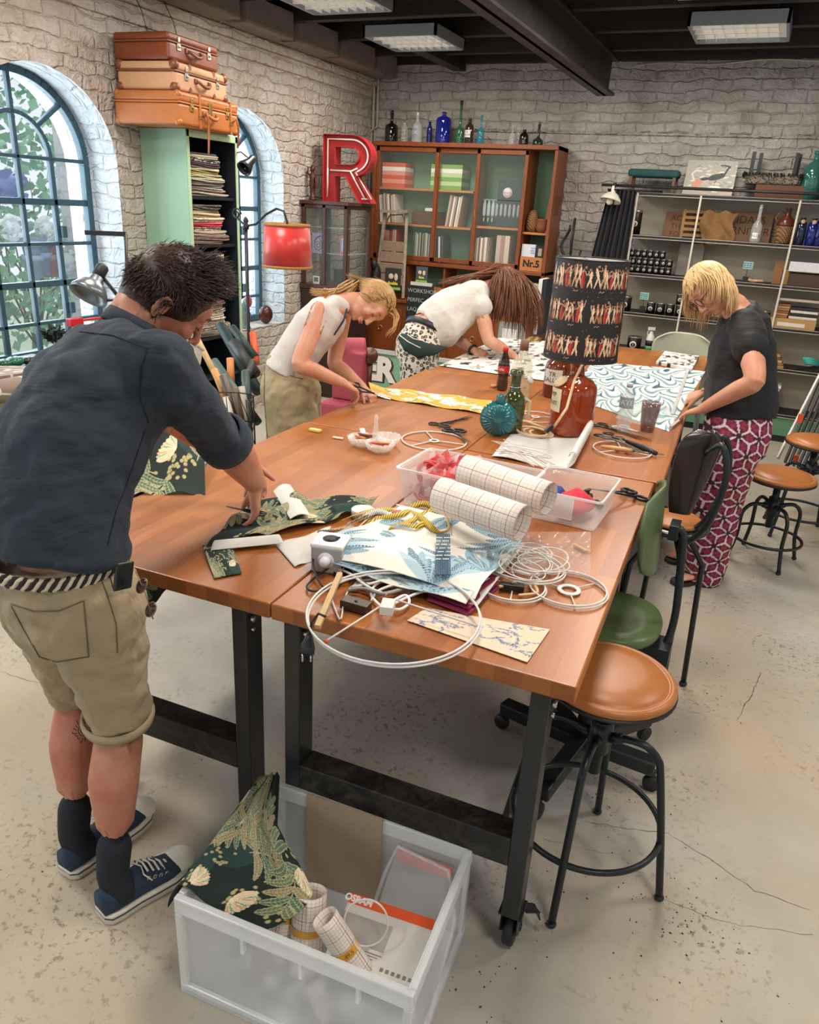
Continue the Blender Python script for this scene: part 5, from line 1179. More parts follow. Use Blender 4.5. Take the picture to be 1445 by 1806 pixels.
# phone in the pocket and sunglasses hanging at the hip
p = PD(218,1016,1.60);m = MB();m.box(p,(.008,.05,.06),M=Matrix.Rotation(-.25,4,'X'));m.build('phone_edge',plain('#1c2022',.3),T,world=True,bevel=.004)
SG = thing('sunglasses','brown tinted sunglasses hanging from the pocket of the man in khaki shorts','sunglasses',PD(252,1050,1.60))
m = MB();c0 = PD(246,1025,1.60);c1 = PD(266,1072,1.60);dv = (c1-c0).normalized(); 
for c_ in (PD(250,1033,1.60),PD(266,1075,1.60)): m.torus(c_,.022,.0016,_f+_r*.8,24,6,ry=.013)
m.tube([PD(240,1008,1.6),PD(258,1050,1.6),PD(270,1092,1.6)],.0016,6);m.build('frame',plain('#8a7a66',.35,.6),SG,world=True)
m = MB()
for c_ in (PD(250,1033,1.60),PD(266,1075,1.60)): sd,u,f_ = frame(_f+_r*.8,(0,1,0));m.loft([m.ring(c_+f_*.001,sd,u,.021,.012,24),m.ring(c_-f_*.001,sd,u,.021,.012,24)])
m.build('lenses',plain('#4a2f2a',.1),SG,world=True)
# socks, shoes, tattoo, ring, watch-free
for an,hh0,hh1 in ((J['anR'],hR0,hR1),(J['anL'],hL0,hL1)):
 m = MB();dd = (hh1-hh0).normalized();kn = J['knR'] if an is J['anR'] else J['knL'];up = (kn-an).normalized()
 limb(m,[hh0+dd*.055+V3(0,0,.055),an+V3(0,0,.0),an+up*.075],[.043,.041,.044]);o_,_ = remesh(m,'sock',plain('#20252d',.9,bump=.3,bscale=300),T,.006,2)
 uo = shoe(an,hh0+V3(0,0,.0),hh1,T);tuck(body,[_,uo],.04,.004)
tat = MB()
for a in np.linspace(0,2*PI,17)[:-1]:
 r0,r1 = 13,20+3*math.sin(a*5)
 s_ = seam(manT,[(146+r0*math.cos(a)*.8,1288+r0*math.sin(a)),(146+r1*math.cos(a+.12)*.8,1288+r1*math.sin(a+.12)),(146+(r1+1)*math.cos(a+.25)*.8,1288+(r1-3)*math.sin(a+.25))],.0013,'t',None,T,4,4,.0003)
 if s_: tat.add(s_.v,s_.f)
for r_ in (5,10):
 s_ = seam(manT,[(146+r_*math.cos(a)*.8,1288+r_*math.sin(a)) for a in np.linspace(0,2*PI,14)],.0011,'t',None,T,3,4,.0003)
 if s_: tat.add(s_.v,s_.f)
if tat.v: tat.build('tattoo',plain('#4a4350',.7),T,world=True)
# embroidery scissors in his hand
SCI = thing('scissors','small dark scissors held in the right hand of the man in the dark shirt','scissors',PZ(430,900,.88))
def scissors_mb(a,b,open_=.03,ring=.018,blade='#c5c8ca',hcol='#1b1b1d',parent=None,n=V3(0,0,1),r_=.0035,frac=.5):
 """a = handle end, b = blade tips; n = normal of the plane the scissors lie in"""
 a,b = Vector(a),Vector(b);d = (b-a);L = d.length;d.normalize();s = n.cross(d).normalized();piv = a+d*L*frac
 bl = MB();hd_ = MB()
 for q in (-1,1):
  e = (d*math.cos(open_)+s*q*math.sin(open_));f_ = (-d*math.cos(open_*1.6)-s*q*math.sin(open_*1.6+.12));o2 = n*q*.0013
  ln = L*(1-frac);w = .008
  pts = [(0,-w*.6),(ln*.7,-w*.55),(ln,0),(ln*.6,w*.6),(0,w*.7)]
  sv = n.cross(e);bl.prism([(x,y*q) for x,y in pts],.0016,piv+o2-n*.0008,e,sv,n)
  hp = piv+f_*(L*frac-ring*1.6);hd_.tube([piv+o2,piv.lerp(hp,.6)+o2,hp+o2],[.004,.0042,.004],8)
  c_ = hp+f_*ring*1.15-s*q*.004;hd_.torus(c_+o2,ring*1.25,r_,n,24,8,ry=ring*.85)
 hd_.cyl(piv-n*.003,piv+n*.004,.004,n=10)
 bl.build('blades',plain(blade,.2,.9),parent,world=True);hd_.build('handles',plain(hcol,.35),parent,world=True)
scissors_mb(PZ(462,906,.885),PZ(399,893,.90),.02,.014,'#6b6560','#15151a',SCI,V3(0,.3,1))

# ---------------------------------------------------------------- woman in the white tank top
T = thing('person','woman in a white tank top and wide olive jeans bending to cut yellow floral cloth','person',V3(*PD(508,665,3.66).xy,0))
pel = PD(512,672,3.66);wst = PD(518,632,3.62);chs = PD(556,580,3.60);nb = PD(600,532,3.60);hc = PD(655,533,3.60)
shR = PD(566,545,3.47);elR = PD(528,642,3.42);wrR = PD(606,676,3.52);shL = PD(606,545,3.78);elL = PD(590,640,3.80);wrL = PD(640,684,3.74)
wF = IV(.16,-.93,.22);wU = IV(.96,.14,.0)
sA = (shR-shL).normalized();z0 = V3(pel.x,pel.y,0);fw = V3(.84,.50,0).normalized();sdh = V3(fw.y,-fw.x,0)
hipR = pel+sdh*.085+V3(0,0,-.03);hipL = pel-sdh*.085+V3(0,0,-.03);knR = V3(hipR.x,hipR.y,.50)+fw*.02;knL = V3(hipL.x,hipL.y,.5)+fw*.05;anR = V3(hipR.x,hipR.y,.09)-fw*.03;anL = V3(hipL.x,hipL.y,.09)
B = MB();torso(B,[(pel-V3(0,0,.07),.14,.10),(pel,.155,.112),(wst,.118,.088),(chs,.135,.098),(PD(585,552,3.61),.15,.088),(nb.lerp(PD(585,552,3.61),.25),.085,.065),(nb,.048,.05)],sdh,sA,None)
limb(B,[nb-IV(.6,.3)*.03,nb.lerp(hc,.45),hc-wU*.07-wF*.01],[.052,.046,.048])
hS = head(B,hc,wF,wU,.95,.9)
for a,b,c_ in ((shR,elR,wrR),(shL,elL,wrL)): limb(B,[a,a.lerp(b,.5),b,b.lerp(c_,.3),c_],[.046,.042,.037,.037,.024])
for a,b,c_ in ((hipR,knR,anR),(hipL,knL,anL)): limb(B,[a,a.lerp(b,.5),b,b.lerp(c_,.35),c_],[.082,.072,.052,.050,.033]);foot(B,c_,V3(c_.x,c_.y,0)-fw*.06,V3(c_.x,c_.y,0)+fw*.18)
hand(B,wrR,(PD(640,696,3.60)-wrR),V3(-.1,-.35,1),-1,(.55,.6,.62,.6),L=.165,thumb=(.8,.5,.3));hand(B,wrL,(PD(655,698,3.72)-wrL),V3(-.1,.2,1),1,(.6,.6,.6,.6),L=.165)
bodyo,wT = remesh(B,'body',SK_W,T,.0055,4);face_detail(T,hc,wF,wU,.95,'#7a5a3e','#b9776a')
M_TANK = clothmat('#c9c1ba','#d6d0c9',(8,8,8),.85,.35,900,.25)
SH = MB();torso(SH,[(PD(508,655,3.64),.150,.115),(wst,.132,.102),(chs,.146,.110),(PD(578,558,3.61),.140,.100),(PD(588,546,3.61),.105,.085)],sdh,sA,None)
limb(SH,[PD(575,548,3.51),PD(592,533,3.54),PD(606,540,3.56)],[.040,.032,.03]);limb(SH,[PD(598,552,3.72),PD(610,535,3.68),PD(622,548,3.66)],[.04,.030,.03])
_,tt = remesh(SH,'tank_top',M_TANK,T,.007,4,[('CLOUDS',.09,.012)])
tuck(bodyo,[tt]);SH = MB();limb(SH,[PD(612,545,3.53),PD(606,565,3.50),PD(590,590,3.49)],[.004,.005,.004]);SH.build('bra_strap',plain('#20263a',.8),T,world=True)
M_OLIVE = clothmat('#8a7b5b','#b3a27c',(14,14,3),.85,.3,500,.6)
PT = MB();torso(PT,[(pel-V3(0,0,.10),.180,.145),(pel-V3(0,0,.02),.178,.140),(PD(512,645,3.645),.140,.112),(PD(514,634,3.64),.134,.106)],sdh,sdh,None)
for a,b,c_ in ((hipR,knR,anR),(hipL,knL,anL)): limb(PT,[a+V3(0,0,-.02),a.lerp(b,.5),b,c_+V3(0,0,.02)],[.125,.128,.135,.150])
pto,ptT = remesh(PT,'jeans',M_OLIVE,T,.009,5,[('MARBLE',.11,.012),('CLOUDS',.06,.018)])
tuck(bodyo,[ptT])
for px in ([(468,620),(466,700),(472,770)],[(500,640),(508,662),(534,668)]):
 m = seam(ptT,px,.0016,'s',None,T)
 if m: m.build('seam',plain('#5f5238',.85),T,world=True)
hm = hairmat('#8a6238','#d9b073','#b58a52');mh = MB()
bun = PD(627,500,3.62)
def reg(s,f,u): return u > -.35 and not (f > .45 and u < .55) and f < .86
bl = bun-hc;blo = V3(bl.dot(hS),bl.dot(wF),bl.dot(wU))/.09
hair_strands(mh,hc,wF,wU,.95,750,lambda s,f,u: .11,lambda s,f,u: tuple(V3(blo.x-s,blo.y-f,blo.z-u)),.0032,5,1.05,reg,7,.0,.10)
g = np.random.default_rng(9)
for i in range(90):
 o_ = V3(*g.normal(size=3))*.008;e = PD(545+g.uniform(0,35),512+g.uniform(-6,9),3.60+g.uniform(-.03,.03));mid = PD(598,517+g.uniform(-3,12),3.60)+V3(*g.normal(size=3))*.012
 mh.tube([bun+o_,bun.lerp(mid,.5)+o_*1.5+V3(0,0,-.005),mid+o_,mid.lerp(e,.6)+V3(0,0,-.004),e],[.004,.004,.0035,.0028,.0006],5)
for i in range(16):
 s0 = hc+wF*.06+wU*.088+V3(*g.normal(size=3))*.008;e = PD(681+g.uniform(-3,5),590+g.uniform(-8,6),3.52+g.uniform(-.02,.02));mh.tube([s0,s0.lerp(e,.35)+IV(1,.2)*.035,s0.lerp(e,.75)+IV(1,.0)*.028,e],[.003,.003,.002,.0005],5)
mh.build('hair',hm,T,world=True,fix=False)
m = MB();m.torus(bun,.017,.006,(bun-hc),20,8);m.build('hair_tie',plain('#151316',.7),T,world=True)
capm = MB();Mx = Matrix((hS,wF,(wU-wF*wU.dot(wF)).normalized())).transposed();capm.ell(hc-wF*.014*.95+wU*.032*.95,(.0755,.0885,.0865),Mx,28,20);remesh(capm,'hair_cap',hm,T,.006,1)
SCI = thing('scissors','steel shears in the right hand of the woman in the white tank top','scissors',PD(650,694,3.6));scissors_mb(PD(628,684,3.60),PD(690,703,3.70),.06,.014,'#c9cbcd','#1e1d20',SCI,V3(.3,-.4,.8),.004)

# ---------------------------------------------------------------- woman in the white top with leopard trousers
T = thing('person','woman with long auburn hair, white top and leopard trousers bending over bird fabric','person',V3(*PD(733,600,4.9).xy,0))
pel = PD(738,606,4.90);wst = PD(752,575,4.90);chs = PD(800,542,4.98);nb = PD(852,508,5.06);hc = PD(888,502,5.04)
shR = PD(846,532,4.90);elR = PD(862,600,4.88);wrR = PD(905,626,4.95);shL = PD(852,525,5.2);elL = PD(800,592,5.15);wrL = PD(836,618,5.0)
F_ = IV(.28,-.93,-.1);U_ = IV(.93,.28,.0);sA = (shR-shL).normalized();fw = V3(.84,.52,0).normalized();sdh = V3(fw.y,-fw.x,0)
hipR = pel+sdh*.09-V3(0,0,.04);hipL = pel-sdh*.09-V3(0,0,.04);knR = V3(hipR.x,hipR.y,.5)+fw*.02;knL = V3(hipL.x,hipL.y,.5)+fw*.03;anR = V3(hipR.x,hipR.y,.09)-fw*.02;anL = V3(hipL.x,hipL.y,.09)-fw*.02
B = MB();torso(B,[(pel-V3(0,0,.07),.15,.11),(pel,.17,.125),(wst,.13,.10),(chs,.145,.105),(PD(835,522,5.03),.16,.095),(nb,.06,.055)],sdh,sA,None)
limb(B,[nb-IV(.5,.4)*.03,nb.lerp(hc,.5),hc-U_*.07],[.055,.05,.05]);hS = head(B,hc,F_,U_,.98)
for a,b,c_ in ((shR,elR,wrR),(shL,elL,wrL)): limb(B,[a,a.lerp(b,.5),b,b.lerp(c_,.3),c_],[.052,.048,.040,.040,.026])
for a,b,c_ in ((hipR,knR,anR),(hipL,knL,anL)): limb(B,[a,a.lerp(b,.5),b,b.lerp(c_,.35),c_],[.09,.08,.058,.055,.036]);foot(B,c_,V3(c_.x,c_.y,0)-fw*.06,V3(c_.x,c_.y,0)+fw*.18)
hand(B,wrR,(PD(925,640,4.97)-wrR),V3(0,-.2,1),-1,(.5,.5,.5,.5),L=.17);hand(B,wrL,(PD(866,632,4.98)-wrL),V3(.1,-.7,.7),1,(.6,.65,.7,.7),L=.17)
b0,_ = remesh(B,'body',SK_L,T,.0065,3);face_detail(T,hc,F_,U_,.98)
SH = MB();M_WTOP = clothmat('#cdc7bd','#d9d3ca',(8,8,8),.8,.2,600,.4)
torso(SH,[(PD(752,580,4.90),.150,.125),(PD(772,572,4.91),.172,.165),(chs+IV(-.1,-.35)*.03,.178,.155),(PD(832,526,5.02),.185,.115),(PD(848,512,5.05),.10,.075)],sdh,sA,None)
limb(SH,[PD(838,524,4.93),PD(850,542,4.88)],[.075,.07]);limb(SH,[PD(848,518,5.14),PD(842,540,5.2)],[.07,.07])
_,tt = remesh(SH,'blouse',M_WTOP,T,.008,6,[('CLOUDS',.12,.022),('CLOUDS',.04,.006)])
tuck(b0,[tt]);t = NT('leopard');co = t.co();vo = t.n('ShaderNodeTexVoronoi',feature='F1');t.l(co,vo.inputs[0]);vo.inputs['Scale'].default_value = 42;v2 = t.noise(co,60,3,.7)
dd = t.math('ADD',vo.outputs['Distance'],t.math('MULTIPLY',v2,.35));ringm = t.ramp(dd,[(.34,'#a79a86'),(.44,'#2a2622'),(.60,'#2a2622'),(.68,'#d9cfc0')]);t.set(ringm,.8);M_LEO = t.m
PT = MB();torso(PT,[(pel-V3(0,0,.1),.175,.14),(pel,.182,.142),(PD(749,580,4.9),.145,.118)],sdh,sdh,None)
for a,b,c_ in ((hipR,knR,anR),(hipL,knL,anL)): limb(PT,[a,a.lerp(b,.5),b,c_],[.118,.115,.115,.12])
_,tt = remesh(PT,'leopard_trousers',M_LEO,T,.009,4,[('CLOUDS',.09,.015)]);tuck(b0,[tt])
m = MB();sx = (shR-shL);cb_ = PD(750,578,4.9);tn = (wst-pel).normalized();sd = (sdh-tn*sdh.dot(tn)).normalized();f_ = sd.cross(tn)
m.loft([m.ring(cb_-tn*.022,sd,f_,.155,.128,32,2.3),m.ring(cb_+tn*.016,sd,f_,.150,.124,32,2.3)],cap=False);m.build('belt',plain('#22252a',.5),T,world=True,solid=.006)
fp = MB();c0 = PD(734,608,4.74)
fp.tube([PD(706,592,4.78),PD(722,606,4.735),PD(742,617,4.73),PD(765,617,4.75),PD(786,613,4.80)],[.025,.055,.058,.035,.012],14,flat=.45,up=IV(0,0,1));fpo = MB()
o_,fpT = remesh(fp,'waist_bag',plain('#1e2f2d',.8,bump=.3,bscale=200),T,.006,3)
for px in ([(706,592),(720,603),(742,614)],[(712,586),(730,598),(765,606)]):
 m = seam(fpT,px,.0032,'s',None,T,4,6,.002)
 if m: m.build('zip',plain('#d8d2c4',.5),T,world=True)
hm = hairmat('#4f2c1d','#8f5a3c','#6b3d28');mh = MB()
hair_strands(mh,hc,F_,U_,.98,800,lambda s,f,u: .33 if u > -.3 else .28,lambda s,f,u: (s*.6,.15+.3*max(u,0),u*.35),.0042,11,1.07,lambda s,f,u: u > -.5 and not (f > .55 and u < .1),13,.42,.16)
g = np.random.default_rng(4)
for i in range(120):
 a = hc-U_*.06-F_*.07+V3(*g.normal(size=3))*.02;e = PD(770+g.uniform(0,50),497+g.uniform(-4,6),4.99+g.uniform(-.1,.1));mid = PD(840,484+g.uniform(-3,5),5.0+g.uniform(-.06,.04))
 mh.tube([hc-F_*.09+U_*.0+V3(*g.normal(size=3))*.02,mid,mid.lerp(e,.6)+V3(0,0,.004),e],[.004,.004,.003,.0007],5)
mh.build('hair',hm,T,world=True,fix=False)
m = MB();m.torus(PD(834,617,5.0),.031,.008,(wrL-elL),20,8);m.build('wristwatch',plain('#2b2522',.4),T,world=True)

# ---------------------------------------------------------------- woman in the black blouse and red patterned trousers
T = thing('person','blonde woman in a black blouse and red star patterned trousers working at the right edge','person',(-.03,3.86,0))
pel = PD(1300,758,3.60);wst = PD(1303,690,3.58);chs = PD(1308,610,3.54);nb = PD(1294,535,3.50);hc = PD(1252,508,3.46)
shR = PD(1320,578,3.38);elR = PD(1332,672,3.27);wrR = PD(1238,722,3.55);shL = PD(1292,575,3.72);elL = PD(1292,660,3.86);wrL = PD(1240,694,3.93)
F_ = IV(-.62,-.78,.10);U_ = IV(-.80,.60,.0);sA = (shR-shL).normalized();fw = V3(-.95,.2,0).normalized();sdh = V3(fw.y,-fw.x,0)*-1
tn_,hn = PZ(1185,1032,0),PZ(1249,1020,0);tf,hf = PZ(1176,992,0),PZ(1240,985,0)
hipN = pel-V3(0,.085,.04);hipF = pel+V3(0,.085,-.04);anN = hn.lerp(tn_,.25)+V3(0,0,.09);anF = hf.lerp(tf,.25)+V3(0,0,.09);knN = hipN.lerp(anN,.5)+fw*.03;knF = hipF.lerp(anF,.5)+fw*.03
B = MB();sdT = V3(0,-1,0)
torso(B,[(pel-V3(0,0,.08),.15,.12),(pel,.17,.13),(wst,.14,.11),(chs,.15,.118),(PD(1305,568,3.53),.15,.10),(nb,.055,.055)],sdT,sA,None)
limb(B,[nb+IV(.3,-.4)*.02,nb.lerp(hc,.5)+IV(.2,-.2)*.012,hc-U_*.07],[.056,.05,.05]);hS = head(B,hc,F_,U_,.98)
limb(B,[shR,shR.lerp(elR,.5),elR,elR.lerp(wrR,.3),wrR],[.058,.054,.043,.042,.026]);limb(B,[shL,shL.lerp(elL,.5),elL,elL.lerp(wrL,.3),wrL],[.058,.054,.043,.042,.026])
for a,b,c_,h_,t_ in ((hipN,knN,anN,hn,tn_),(hipF,knF,anF,hf,tf)):
 limb(B,[a,a.lerp(b,.5),b,b.lerp(c_,.35),c_],[.09,.08,.06,.056,.036]);d_ = (t_-h_).normalized();foot(B,c_,h_+V3(0,0,.02),h_+d_*.215+V3(0,0,.02));s_ = V3(d_.y,-d_.x,0)
 for q in range(5): pp = h_+d_*(.222-.008*abs(q-3.6)-.004*(q < 2))+s_*(.034-.017*q)*(1 if a is hipN else -1)+V3(0,0,.032);B.ell(pp,(.012,.012,.010),nu=10,nv=6)
hN = V3(*PZ(1190,732,.868));hand(B,wrR,(hN-wrR),V3(-.05,-.25,1),1,(.10,.12,.15,.25),L=.17,thumb=(.6,.75,-.1),spread=.16);hand(B,wrL,(PZ(1196,706,.87)-wrL),V3(-.1,-.5,.9),-1,(.55,.6,.6,.6),L=.165,thumb=(.8,.5,-.3))
bo,w2T = remesh(B,'body',SK_W,T,.0055,3);face_detail(T,hc,F_,U_,.98,'#a98458','#b57062')
SH = MB();M_BLK2 = clothmat('#0c0c0e','#18181b',(6,6,14),.75,.2,700,.45)
torso(SH,[(PD(1306,742,3.60),.178,.158),(PD(1306,700,3.59),.172,.162),(PD(1308,640,3.56),.168,.150),(chs,.168,.142),(PD(1310,568,3.53),.178,.115),(PD(1300,546,3.51),.105,.08)],sdT,sA,None,p=2.15)
limb(SH,[PD(1314,574,3.42),PD(1324,612,3.36)],[.078,.078]);limb(SH,[PD(1292,570,3.68),PD(1288,640,3.84),PD(1262,680,3.9)],[.075,.07,.062])
_,tt = remesh(SH,'blouse',M_BLK2,T,.008,6,[('CLOUDS',.14,.020),('CLOUDS',.05,.006)]);tuck(bo,[tt])
def star(co):
 u = co[:,0]*.93+co[:,1]*.35;v = co[:,2]+.02*np.sin(u*9);a = .098;h = a*math.sqrt(3)/2
 best = np.full(len(u),9.);dx_ = np.zeros(len(u));dy_ = np.zeros(len(u))
 for oj in (0,1):
  j = np.round((v/h-oj)/2)*2+oj;i = np.round(u/a-.5*oj);x = u-(i+.5*oj)*a;y = v-j*h;d_ = x*x+y*y;m_ = d_ < best;best[m_] = d_[m_];dx_[m_] = x[m_];dy_[m_] = y[m_]
 r_ = np.sqrt(best);th = np.arctan2(dy_,dx_);d30 = r_*np.abs(np.sin((th-PI/6+PI/6) % (PI/3)-PI/6));k30 = np.abs(((th) % (PI/3))-PI/6)
 dl = r_*np.sin(k30);dc = r_*np.abs(np.sin(((th+PI/6) % (PI/3))-PI/6))
 out = np.ones((len(u),4));out[:,:3] = lin('#741b34');m_ = (dc < .0035+.004*np.clip(1-r_/.03,0,1)) & (r_ < a*.30);out[m_,:3] = lin('#3f0f20')
 m_ = (np.abs(r_-a*.42) < .006) & (dc < .010);out[m_,:3] = lin('#93324f');m_ = (dl < .0036+.05*np.clip(r_-.02,0,.04)*.6) & (r_ > .012);out[m_,:3] = lin('#e6d3d2');return out
PT = MB();torso(PT,[(pel-V3(0,0,.10),.165,.155),(pel,.172,.152),(PD(1302,735,3.6),.165,.145)],sdT,sdT,None)
limb(PT,[hipN,hipN.lerp(anN,.5)+V3(.0,0,0),anN+V3(.02,0,-.045)],[.130,.112,.098]);limb(PT,[hipF,hipF.lerp(anF,.5),anF+V3(.03,0,-.03)],[.130,.112,.098])
_,tt = remesh(PT,'patterned_trousers',vcmat(.8,.15,600,name='star_print'),T,.0055,5,[('CLOUDS',.12,.016)],colfn=star);tuck(bo,[tt])
hm = hairmat('#b98a52','#ecd0a0','#d9b47a');mh = MB()
hair_strands(mh,hc,F_,U_,.98,900,lambda s,f,u: .17 if f < .12 else .055,lambda s,f,u: (s*.5,.1-.1*f,-.15-.2*max(u,0)),.0038,21,1.08,lambda s,f,u: u > -.7 and not (f > .25 and u < .55),9,.75,.12)
g = np.random.default_rng(8)
mh.build('hair',hm,T,world=True,fix=False)
capm = MB();Mx = Matrix((hS,F_,(U_-F_*U_.dot(F_)).normalized())).transposed();capm.ell(hc-F_*.016+U_*.032,(.081,.094,.090),Mx,28,20);capm.ell(hc-F_*.045-U_*.035,(.068,.055,.06),Mx,20,14);remesh(capm,'hair_cap',hm,T,.006,1)
GL = thing('eyeglasses','dark framed glasses worn by the blonde woman in black','glasses',hc+F_*.1);m = MB()
for s_ in (-1,1):
 c_ = hc+F_*.108*.98+hS*s_*.031;m.torus(c_,.023,.0019,F_,24,6,ry=.016);m.tube([c_+hS*s_*.022+U_*.006,hc+F_*.02+hS*s_*.078+U_*.004,hc-F_*.015+hS*s_*.079+U_*.003],.0018,6)
m.tube([hc+F_*.108-hS*.009,hc+F_*.112,hc+F_*.108+hS*.009],.0018,6);m.build('frame',plain('#17171a',.3),GL,world=True)
for h_,t_ in ((hn,tn_),(hf,tf)):
 d_ = (t_-h_).normalized();s_ = V3(d_.y,-d_.x,0);m = MB();ol = [(-.02,.02),(.0,.034),(.08,.038),(.17,.046),(.22,.040),(.245,.02)];pl = [(a,b) for a,b in ol]+[(a,-b) for a,b in reversed(ol)]
 m.prism(pl,.02,h_+V3(0,0,.001),d_,s_,(0,0,1));m.tube([h_+d_*.13+s_*.046+V3(0,0,.02),h_+d_*.15+s_*.03+V3(0,0,.062),h_+d_*.17+V3(0,0,.066),h_+d_*.15-s_*.03+V3(0,0,.062),h_+d_*.13-s_*.046+V3(0,0,.02)],.012,8,flat=.25);m.build('sandal',plain('#2b2627',.6),T,world=True,bevel=.002)
m = MB();m.bb((0,0,0),(.014,.22,.016));o = m.build('ruler_bar',plain('#b8a797',.6),bevel=.001);q = PZ(1180,757,.851);o.location = q;o.rotation_euler = (0,0,-.12);tag(o,'pale wooden bar under the near hand of the blonde woman','bar')
# ================================================================ printed patterns
def cv_fern(w=420,h=420,seed=1,sc=1.0):
 g = np.random.default_rng(seed);c = Canvas(w,h,'#14231f');A = w*h/176400/sc/sc
 for i in range(int(12*A)): c.ell(g.uniform(0,w),g.uniform(0,h),70*sc,45*sc,g.uniform(0,3),'#1f3d38')
 for i in range(int(13*A)+2):
  x,y = g.uniform(0,w),g.uniform(0,h)
  for k in range(16): c.ell(x+g.normal(0,19*sc),y+g.normal(0,14*sc),4.6*sc,4.2*sc,0,'#b3a878',edge='#5d5a3c')
 for i in range(int(15*A)+3):
  x,y,a = g.uniform(0,w),g.uniform(0,h),g.uniform(0,2*PI);L = 105*sc;ex,ey = x+math.cos(a)*L,y+math.sin(a)*L;c.line([(x,y),(ex,ey)],2.4*sc,'#b9ad8a')
  for k in range(5):
   t_ = .1+.2*k;px,py = x+(ex-x)*t_,y+(ey-y)*t_
   for s_ in (-1,1): c.leaf(px,py,74*sc*(1.05-t_*.5),10.5*sc,a+s_*(1.0-.3*t_),['#4f6f58','#857a55','#3c5f50'][(i+k) % 3],['#8c8a64','#a59470','#6f8765'][(i+k) % 3],7*sc,'#b3ab86',s_*.2)
 for i in range(int(5*A)+1):
  x,y,a = g.uniform(0,w),g.uniform(0,h),g.uniform(0,6)
  for k in range(9): c.leaf(x,y,40*sc,8*sc,a+k*.2-.8,['#dca878','#8fae84','#e8c9a4'][k % 3],None,0,'#f0e2c4')
 return c
def cv_wave(w=460,h=420):
 g = np.random.default_rng(5);c = Canvas(w,h,'#e9e3d6')
 for (x,y,a0,n,L) in ((w*1.0,h*.9,3.6,22,210),(w*.95,h*.25,2.6,20,200),(w*.03,h*.7,.2,11,120),(w*.45,h*1.02,-1.9,11,120),(w*.0,h*.1,.6,16,150),(w*.72,h*.0,1.7,16,150),(w*.3,h*.35,2.2,7,80)):
  for k in range(n):
   a = a0+(k-n/2)*.13;c.leaf(x,y,L*(.7+.3*math.sin(k)),15,a,['#3f7089','#7fa5b5','#2f5a74','#a9c4cc'][k % 4],'#a9c0c8',8,None,.32*math.sin(k*.35+1))
 return c
def cv_toile(w=340,h=200):
 g = np.random.default_rng(8);c = Canvas(w,h,'#dcc8ae')
 for i in range(34):
  x,y = g.uniform(0,w),g.uniform(0,h);a = g.uniform(0,6);pts = [(x,y)]
  for k in range(9): a += g.normal(0,.55);pts.append((pts[-1][0]+8*math.cos(a),pts[-1][1]+8*math.sin(a)))
  c.line(pts,1.8,'#6c7793')
  for p in pts[::1+i % 2]:
   for s_ in (-1,1): c.leaf(p[0],p[1],g.uniform(5,12),2.6,a+s_*g.uniform(.6,1.4),['#5b688e','#9299a8','#7d86a0'][int(g.integers(3))])
  if i % 3 == 0: c.ell(pts[-1][0],pts[-1][1],8,6,0,'#9aa0ac',edge='#55608a')
 return c
def cv_yellow(w=420,h=200):
 g = np.random.default_rng(3);c = Canvas(w,h,'#dba53c')
 for i in range(26):
  x,y,a = g.uniform(0,w),g.uniform(0,h),g.uniform(0,6);c.leaf(x,y,42,7,a,'#7c8a5c','#a3ab83')
  c.leaf(x,y,60,3,a+1.3,'#f0ead9')
 for i in range(17):
  x,y = g.uniform(0,w),g.uniform(0,h)
  for k in range(6): c.leaf(x,y,26,9,k*PI/3+g.uniform(0,.4),'#efe8da','#d9cfc0',0)
  c.ell(x,y,5,5,0,'#c98f3a')
 return c
def cv_birds(w=460,h=320,n=110):
 g = np.random.default_rng(6);c = Canvas(w,h,'#e2ddd6')
 for i in range(n):
  x,y,a = (i*.618 % 1)*w+g.normal(0,9),(i*.2819 % 1)*h+g.normal(0,9),g.normal(0,.35);k = ['#2a2726','#8c8580','#57504c','#b9b1a9'][int(g.integers(4))]
  c.leaf(x,y,30,7,a,k);c.leaf(x+8,y,20,5,a+.7,k);c.line([(x,y),(x-9,y-5),(x-14,y-2)],2.2,k);c.line([(x+12,y),(x+34,y+4)],1.2,k)
  if i % 9 == 0: c.ell(x,y+8,5,4,0,'#9a3f3a')
 return c
def cv_marble(w=520,h=380):
 c = Canvas(w,h,'#dfe0da');X,Y = c.X/w,c.Y/h;u = Y*38+1.9*np.sin(X*12+np.sin(Y*7)*1.4)+.9*np.sin(X*29+Y*15)+4.2*np.abs(np.sin((X+.06*np.sin(Y*17))*PI*5))**.6
 q = np.sin(u*1.7)+.5*np.sin(u*4.3+X*8)
 for lo,col in ((.30,'#9db5ba'),(.62,'#5c8795'),(1.0,'#2f5c70')): c.a[q > lo] = lin(col)
 c.a[(q < -1.15)] = lin('#b9c6c4');return c
